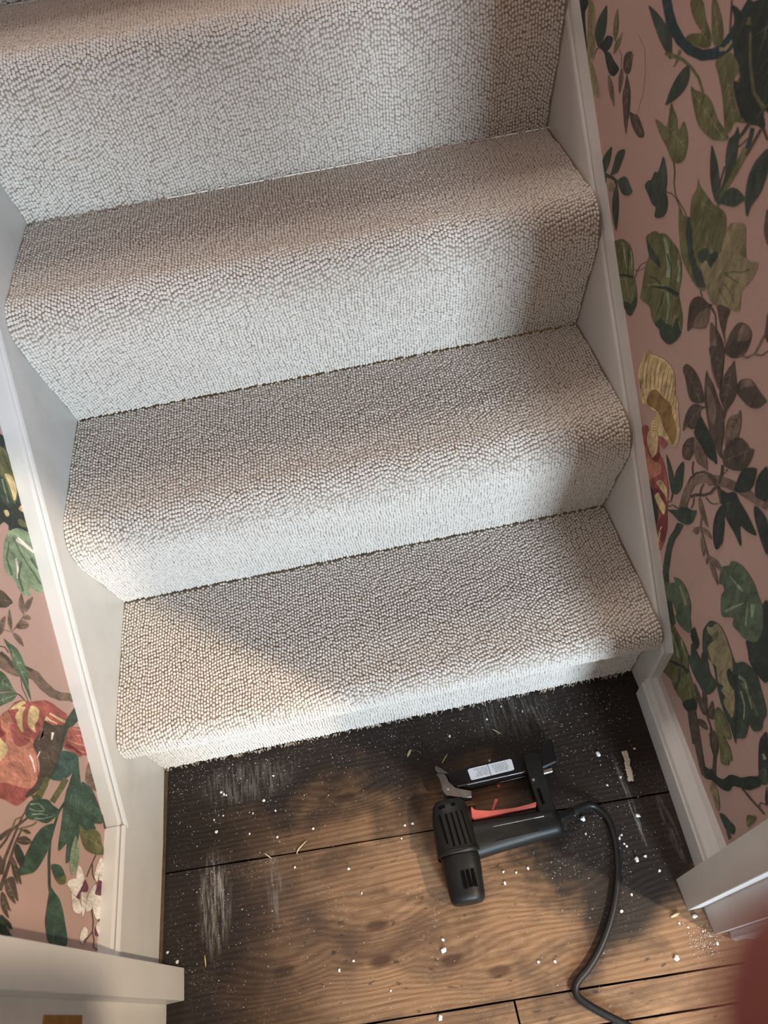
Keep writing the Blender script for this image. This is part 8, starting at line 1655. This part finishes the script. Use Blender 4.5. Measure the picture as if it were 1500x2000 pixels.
# rows of tiny black print on the sticker, too small to read
lp = [Vector((q[0], q[1])) for q in G['label']]
LO = (lp[1]+lp[0])/2; LU = (lp[2]-lp[1]); LV = (lp[7]-lp[0]); UU = LU.normalized(); VV = LV.normalized()
rp = random.Random(21)
def print_row(u0, u1, v):
    bb_ = bmesh.new(); c = LU.length*u0; end = LU.length*u1; h = 0.00085
    word = rp.randint(3, 8)
    while c < end:
        wd = rp.uniform(0.0004, 0.0009)
        if word == 0: c += 0.0010; word = rp.randint(3, 8); continue
        word -= 1
        o0 = LO+UU*c+LV*v
        hh_ = h*rp.uniform(0.75, 1.0)
        if rp.random() < 0.5:
            parts = [(0, wd*0.38, -hh_, hh_), (wd*0.62, wd, -hh_*rp.choice((1, .2)), hh_)]
        else:
            parts = [(0, wd*0.35, -hh_, hh_), (wd*0.35, wd, hh_*0.45, hh_), (wd*0.35, wd, -hh_, -hh_*0.5)]
        for x0_, x1_, y0_, y1_ in parts:
            bb_.faces.new([bb_.verts.new((p_.x, p_.y, 0.02668)) for p_ in (o0+UU*x0_+VV*y0_, o0+UU*x1_+VV*y0_, o0+UU*x1_+VV*y1_, o0+UU*x0_+VV*y1_)])
        c += wd+0.00035
    bm_obj('small_print', bb_, M['text'], lab)
for i in range(5):
    print_row(rp.uniform(0.10, 0.20), 0.44, 0.16+0.17*i)
    print_row(rp.uniform(0.52, 0.60), rp.uniform(0.90, 0.95), 0.16+0.17*i)
# cable
cr = [Vector((c[0], c[1], 0)) for c in G['cord']]
zz = [0.028, 0.017]+[0.0058]*(len(cr)-2); zz[2] = 0.010
strain = bm_obj('strain_relief', tube_bm(catmull([(0.616, -0.2135, 0.029), (0.632, -0.2100, 0.026), (0.648, -0.2040, 0.0210)], 6), lambda t: 0.0088-0.0028*t, 14), M['black'], gun, True)
path = [Vector((0.645, -0.2052, 0.0215))]+[Vector((c.x, c.y, h)) for c, h in zip(cr[2:], zz[2:])]
cab = bm_obj('power_cord', tube_bm(catmull(path, 8), 0.0050, 14), M['cord'], gun, True)

# ------------------------------------------------------------------ debris left on the boards
def chip_mesh(seed, s):
    q = random.Random(seed); b = bmesh.new(); n = q.randint(5, 7)
    pts = [(math.cos(2*math.pi*i/n)*s*q.uniform(.6, 1.15), math.sin(2*math.pi*i/n)*s*q.uniform(.45, 1.0)) for i in range(n)]
    if area2(pts) < 0: pts = pts[::-1]
    lo = [b.verts.new((x, y, 0)) for x, y in pts]; hi = [b.verts.new((x*.85, y*.85, s*q.uniform(.35, .8))) for x, y in pts]
    c = b.verts.new((0, 0, s*0.85))
    for i in range(n):
        b.faces.new((lo[i], lo[(i+1) % n], hi[(i+1) % n], hi[i])); b.faces.new((hi[i], hi[(i+1) % n], c))
    b.faces.new(lo[::-1])
    bmesh.ops.recalc_face_normals(b, faces=b.faces)
    me = bpy.data.meshes.new('paint_chip'); b.to_mesh(me); b.free(); me.materials.append(M['flake']); return me
chips = [chip_mesh(i, 0.0026) for i in range(6)]; bigs = [chip_mesh(20+i, 0.0047) for i in range(4)]
GN = (0.43, 0.64)
ORD = ['leftmost', 'second from left', 'third from left', 'fourth from left', 'fifth from left', 'sixth from left', 'seventh from left', 'eighth from left', 'ninth from left', 'tenth from left', 'eleventh from left', 'twelfth from left', 'thirteenth from left', 'fourteenth from left', 'fifteenth from left', 'sixteenth from left', 'seventeenth from left', 'eighteenth from left']
def zone(x, y):
    if y > A0+SL*x:
        return 'the stair-side board left of the nail gun' if x < 0.20 else 'the stair-side board above the nail gun' if x < 0.60 else 'the stair-side board right of the nail gun'
    if y > B0+SL*x:
        return 'the middle board by the left skirting' if x < 0.22 else 'the middle board left of the nail gun' if x < 0.44 else 'the middle board below the nail gun' if x < 0.62 else 'the middle board right of the cable'
    return 'the boards in the doorway'
zs = {}
for p_ in G['flakes']: zs.setdefault(zone(*p_), []).append(p_)
for i, (x, y) in enumerate(G['flakes']):
    o = bpy.data.objects.new('paint_chip', chips[i % 6]); COL.objects.link(o); o.location = (x, y, 0.0001); o.rotation_euler = (0, 0, rng.uniform(0, 6.28))
    s = rng.uniform(0.75, 1.25); o.scale = (s, s, s*0.6)
    zn = zone(x, y); rank = sorted(zs[zn]).index((x, y))
    tag(o, 'tiny paint chip, '+ORD[rank]+' on '+zn, 'paint chip', 'tiny paint chips scattered on the floorboards')
for i, ((x, y), lb) in enumerate(zip(G['bigflakes'], ['large white paint chip between the nail gun and the right skirting', 'elongated white paint chip beside the cable at the nail gun handle', 'square white paint chip on dark boards right of the cable bend', 'white paint chip near the right skirting level with the nail gun handle', 'large white paint chip on brown boards below the nail gun motor', 'large white paint chip on sunlit boards right of the cable', 'white paint chip on the front board at the bottom of the picture', 'white paint chip in the dark corner by the right door frame'])):
    o = bpy.data.objects.new('paint_chip', bigs[i % 4]); COL.objects.link(o); o.location = (x, y, 0.0001); o.rotation_euler = (0, 0, rng.uniform(0, 6.28))
    tag(o, lb, 'paint chip', 'larger paint chips on the floorboards')
tf = tag(empty('carpet_offcut', (G['tuft'][2][0], G['tuft'][2][1], 0)), 'short strip of cream looped carpet yarn near the right skirting', 'carpet offcut')
pts = catmull([(p[0], p[1], 0.0035) for p in G['tuft']], 4)
bm_obj('yarn_core', tube_bm(pts, 0.0022, 8), M['yarn'], tf, True)
for i, p in enumerate(pts):
    for s in (-1, 1):
        b = bmesh.new(); bmesh.ops.create_icosphere(b, subdivisions=2, radius=0.0027, matrix=Matrix.Translation((p.x+s*0.0022+rng.uniform(-.0006, .0006), p.y+rng.uniform(-.001, .001), 0.0036)))
        bm_obj('yarn_loop', b, M['yarn'], tf, True)
for pts, lb, rad in zip(G['slivers'], ['plump pale wood sliver on the dark board left of the nail gun nose', 'thin straight wood sliver beside the nail gun nose', 'thin wood sliver on the dark board between stairs and magazine', 'bent pale wood sliver lying across the board joint', 'short pale wood sliver left of the bent sliver at the board joint', 'straight pale wood sliver near the right door frame', 'long thin pale sliver beside the left door frame'], [0.0022, 0.0011, 0.0010, 0.0011, 0.0010, 0.0018, 0.0009]):
    pp = [Vector((p[0], p[1], 0)) for p in pts]
    o = bm_obj('wood_sliver', tube_bm(catmull([(p.x, p.y, rad+0.0002) for p in pp], 6), lambda t, rad=rad: rad*(0.35+0.65*math.sin(math.pi*min(max(t, .08), .92))), 6), M['straw'])
    tag(o, lb, 'wood sliver', 'wood slivers on the floorboards')
# plaster dust and crumbs: uncountable
b = bmesh.new()
def speck(x, y, s):
    a = rng.uniform(0, 6.28); vs = [b.verts.new((x+s*math.cos(a+k*2.1)*rng.uniform(.6, 1.2), y+s*math.sin(a+k*2.1)*rng.uniform(.6, 1.2), 0.0001)) for k in range(3)]
    t = b.verts.new((x, y, s*0.9))
    for k in range(3): b.faces.new((vs[k], vs[(k+1) % 3], t))
for i in range(2600):
    u = rng.random()
    if u < 0.34: x, y = rng.uniform(0.01, 0.80), -abs(rng.gauss(0, 0.045))-0.004
    elif u < 0.60: x, y = abs(rng.gauss(0.0, 0.11))+0.012, rng.uniform(-0.36, -0.005)
    elif u < 0.82: x, y = rng.gauss(0.71, 0.055), rng.uniform(-0.30, -0.02)
    else: x, y = rng.uniform(0.02, 0.80), rng.uniform(-0.5, -0.02)
    if x < 0.012 or x > 0.80-0.0*y or (x > 0.765 and y < -0.3) or (x < 0.04 and y < -0.29): continue
    speck(x, y, min(0.0012, 0.00035*math.exp(abs(rng.gauss(0, 0.55)))))
for i in range(160):
    speck(rng.gauss(0.775, 0.012), rng.gauss(-0.40, 0.010), rng.uniform(0.0004, 0.0013))
dust = bm_obj('plaster_dust', b, M['flake']); tag(dust, 'fine white plaster dust and crumbs sprinkled over the floorboards', 'dust', kind='stuff')

# ------------------------------------------------------------------ photographer's hand at the lens: an index fingertip reaches into the lower right corner
cam_m = Matrix.Translation(CAM_P) @ cam.rotation_euler.to_matrix().to_4x4()
def finger(name, pts, rads, parent, mat=None):
    P = catmull([cam_m @ Vector(p) for p in pts], 7); n = len(P)
    def rf(t):
        rr_ = np.interp(t, np.linspace(0, 1, len(rads)), rads)
        e = (1-t)*n
        return rr_*(1 if e > 5 else math.sqrt(max(0.02, 1-((5-e)/5)**2)))
    return tube_bm(P, rf, 18)
hand = tag(empty('person', (0.70, -0.70, 0.0)), "photographer's blurred fingertip reaching over the picture's lower right corner", 'person')
bmh = bmesh.new()
def merge(b):
    me = bpy.data.meshes.new('t'); b.to_mesh(me); b.free(); bmh.from_mesh(me); bpy.data.meshes.remove(me)
D = 0.030
fx = lambda px_, dd: (px_-750)/1340.8*dd
fy = lambda py_, dd: -(py_-1000)/1340.8*dd
tip = (fx(1690, D), fy(2045, D), -D)
merge(finger('f', [(0.112, -0.046, 0.012), (0.088, -0.040, -0.012), (0.052, -0.032, -0.028), (tip[0]+0.008, tip[1]-0.002, tip[2]), (tip[0]-0.006, tip[1], tip[2]+0.001)], [0.0105, 0.0098, 0.0090, 0.0082, 0.0078], hand))
for i, (dy, ln) in enumerate(((-0.024, 0.052), (-0.046, 0.056), (-0.066, 0.064))):
    merge(finger('f', [(0.114, -0.050+dy, 0.006), (0.100, -0.050+dy, -0.026), (0.080, -0.050+dy, -0.038), (ln, -0.050+dy, -0.034), (ln-0.006, -0.050+dy, -0.031)], [0.0105, 0.0098, 0.0088, 0.0080, 0.0076], hand))
merge(finger('f', [(0.112, -0.108, 0.020), (0.098, -0.080, 0.040), (0.088, -0.052, 0.046), (0.080, -0.030, 0.042)], [0.014, 0.0115, 0.0100, 0.0092], hand))
b = bmesh.new()
ringsP = []
for t in np.linspace(0, 1, 8):
    c = Vector((0.114+0.012*t, -0.080-0.01*t, 0.012+0.085*t)); wv = 0.046-0.014*t; th = 0.015+0.003*math.sin(math.pi*t)
    ringsP.append([b.verts.new(cam_m @ (c+Vector((math.cos(a)*th, math.sin(a)*wv, 0)))) for a in [2*math.pi*k/20 for k in range(20)]])
for i in range(7):
    for k in range(20): b.faces.new((ringsP[i][k], ringsP[i][(k+1) % 20], ringsP[i+1][(k+1) % 20], ringsP[i+1][k]))
b.faces.new(ringsP[0][::-1]); b.faces.new(ringsP[-1]); merge(b)
wr_ = cam_m @ Vector((0.126, -0.090, 0.092))
arm = catmull([wr_-Vector((0.0, -0.012, 0.0)), wr_+Vector((0.02, -0.012, -0.03)), Vector((0.620, -0.645, 1.02)), Vector((0.690, -0.690, 0.870)), Vector((0.615, -0.770, 0.98)), Vector((0.44, -0.865, 1.17))], 8)
merge(tube_bm(arm, lambda t: np.interp(t, [0, .15, .35, .6, .8, 1], [.026, .027, .034, .042, .046, .052]), 20))
bm_obj('skin', bmh, M['skin'], hand, True)
sl2 = [p_ for p_ in arm[6:]]
bm_obj('sleeve', tube_bm(sl2, lambda t: np.interp(t, [0, .2, .5, .75, 1], [.040, .043, .052, .056, .064]), 20), M['sleeve'], hand, True)

# the photographer's clothed body, kneeling in the hall behind the camera
def loftz(secs, seg=24):
    bb_ = bmesh.new(); rs = []
    for (x, y, z, hw, hd) in secs:
        rs.append([bb_.verts.new((x+math.cos(t_)*hw, y+math.sin(t_)*hd, z)) for t_ in [2*math.pi*k/seg for k in range(seg)]])
    for i in range(len(rs)-1):
        for k in range(seg): bb_.faces.new((rs[i][k], rs[i][(k+1) % seg], rs[i+1][(k+1) % seg], rs[i+1][k]))
    bb_.faces.new(rs[0][::-1]); bb_.faces.new(rs[-1])
    return bb_
bm_obj('trousers', loftz([(0.24, -0.98, 0.002, 0.17, 0.30), (0.24, -0.97, 0.10, 0.19, 0.30), (0.24, -0.94, 0.22, 0.19, 0.26), (0.24, -0.92, 0.34, 0.18, 0.18), (0.24, -0.90, 0.46, 0.165, 0.13)]), M['sleeve'], hand, True)
bm_obj('jumper', loftz([(0.24, -0.90, 0.42, 0.16, 0.12), (0.24, -0.90, 0.60, 0.155, 0.115), (0.24, -0.90, 0.85, 0.175, 0.12), (0.24, -0.89, 1.05, 0.20, 0.125), (0.24, -0.885, 1.16, 0.205, 0.105), (0.24, -0.88, 1.215, 0.14, 0.08), (0.24, -0.875, 1.235, 0.065, 0.06)]), M['sleeve'], hand, True)
bm_obj('head', loftz([(0.24, -0.875, 1.21, 0.052, 0.055), (0.24, -0.865, 1.27, 0.052, 0.056), (0.24, -0.845, 1.30, 0.058, 0.075), (0.24, -0.840, 1.35, 0.072, 0.092), (0.24, -0.845, 1.40, 0.077, 0.098), (0.24, -0.850, 1.45, 0.070, 0.090), (0.24, -0.855, 1.48, 0.045, 0.060), (0.24, -0.855, 1.49, 0.015, 0.02)]), M['skin'], hand, True)
bm_obj('hair', loftz([(0.24, -0.880, 1.33, 0.074, 0.072), (0.24, -0.872, 1.40, 0.085, 0.084), (0.24, -0.862, 1.46, 0.080, 0.092), (0.24, -0.858, 1.495, 0.052, 0.066), (0.24, -0.858, 1.507, 0.016, 0.02)]), M['void'], hand, True)
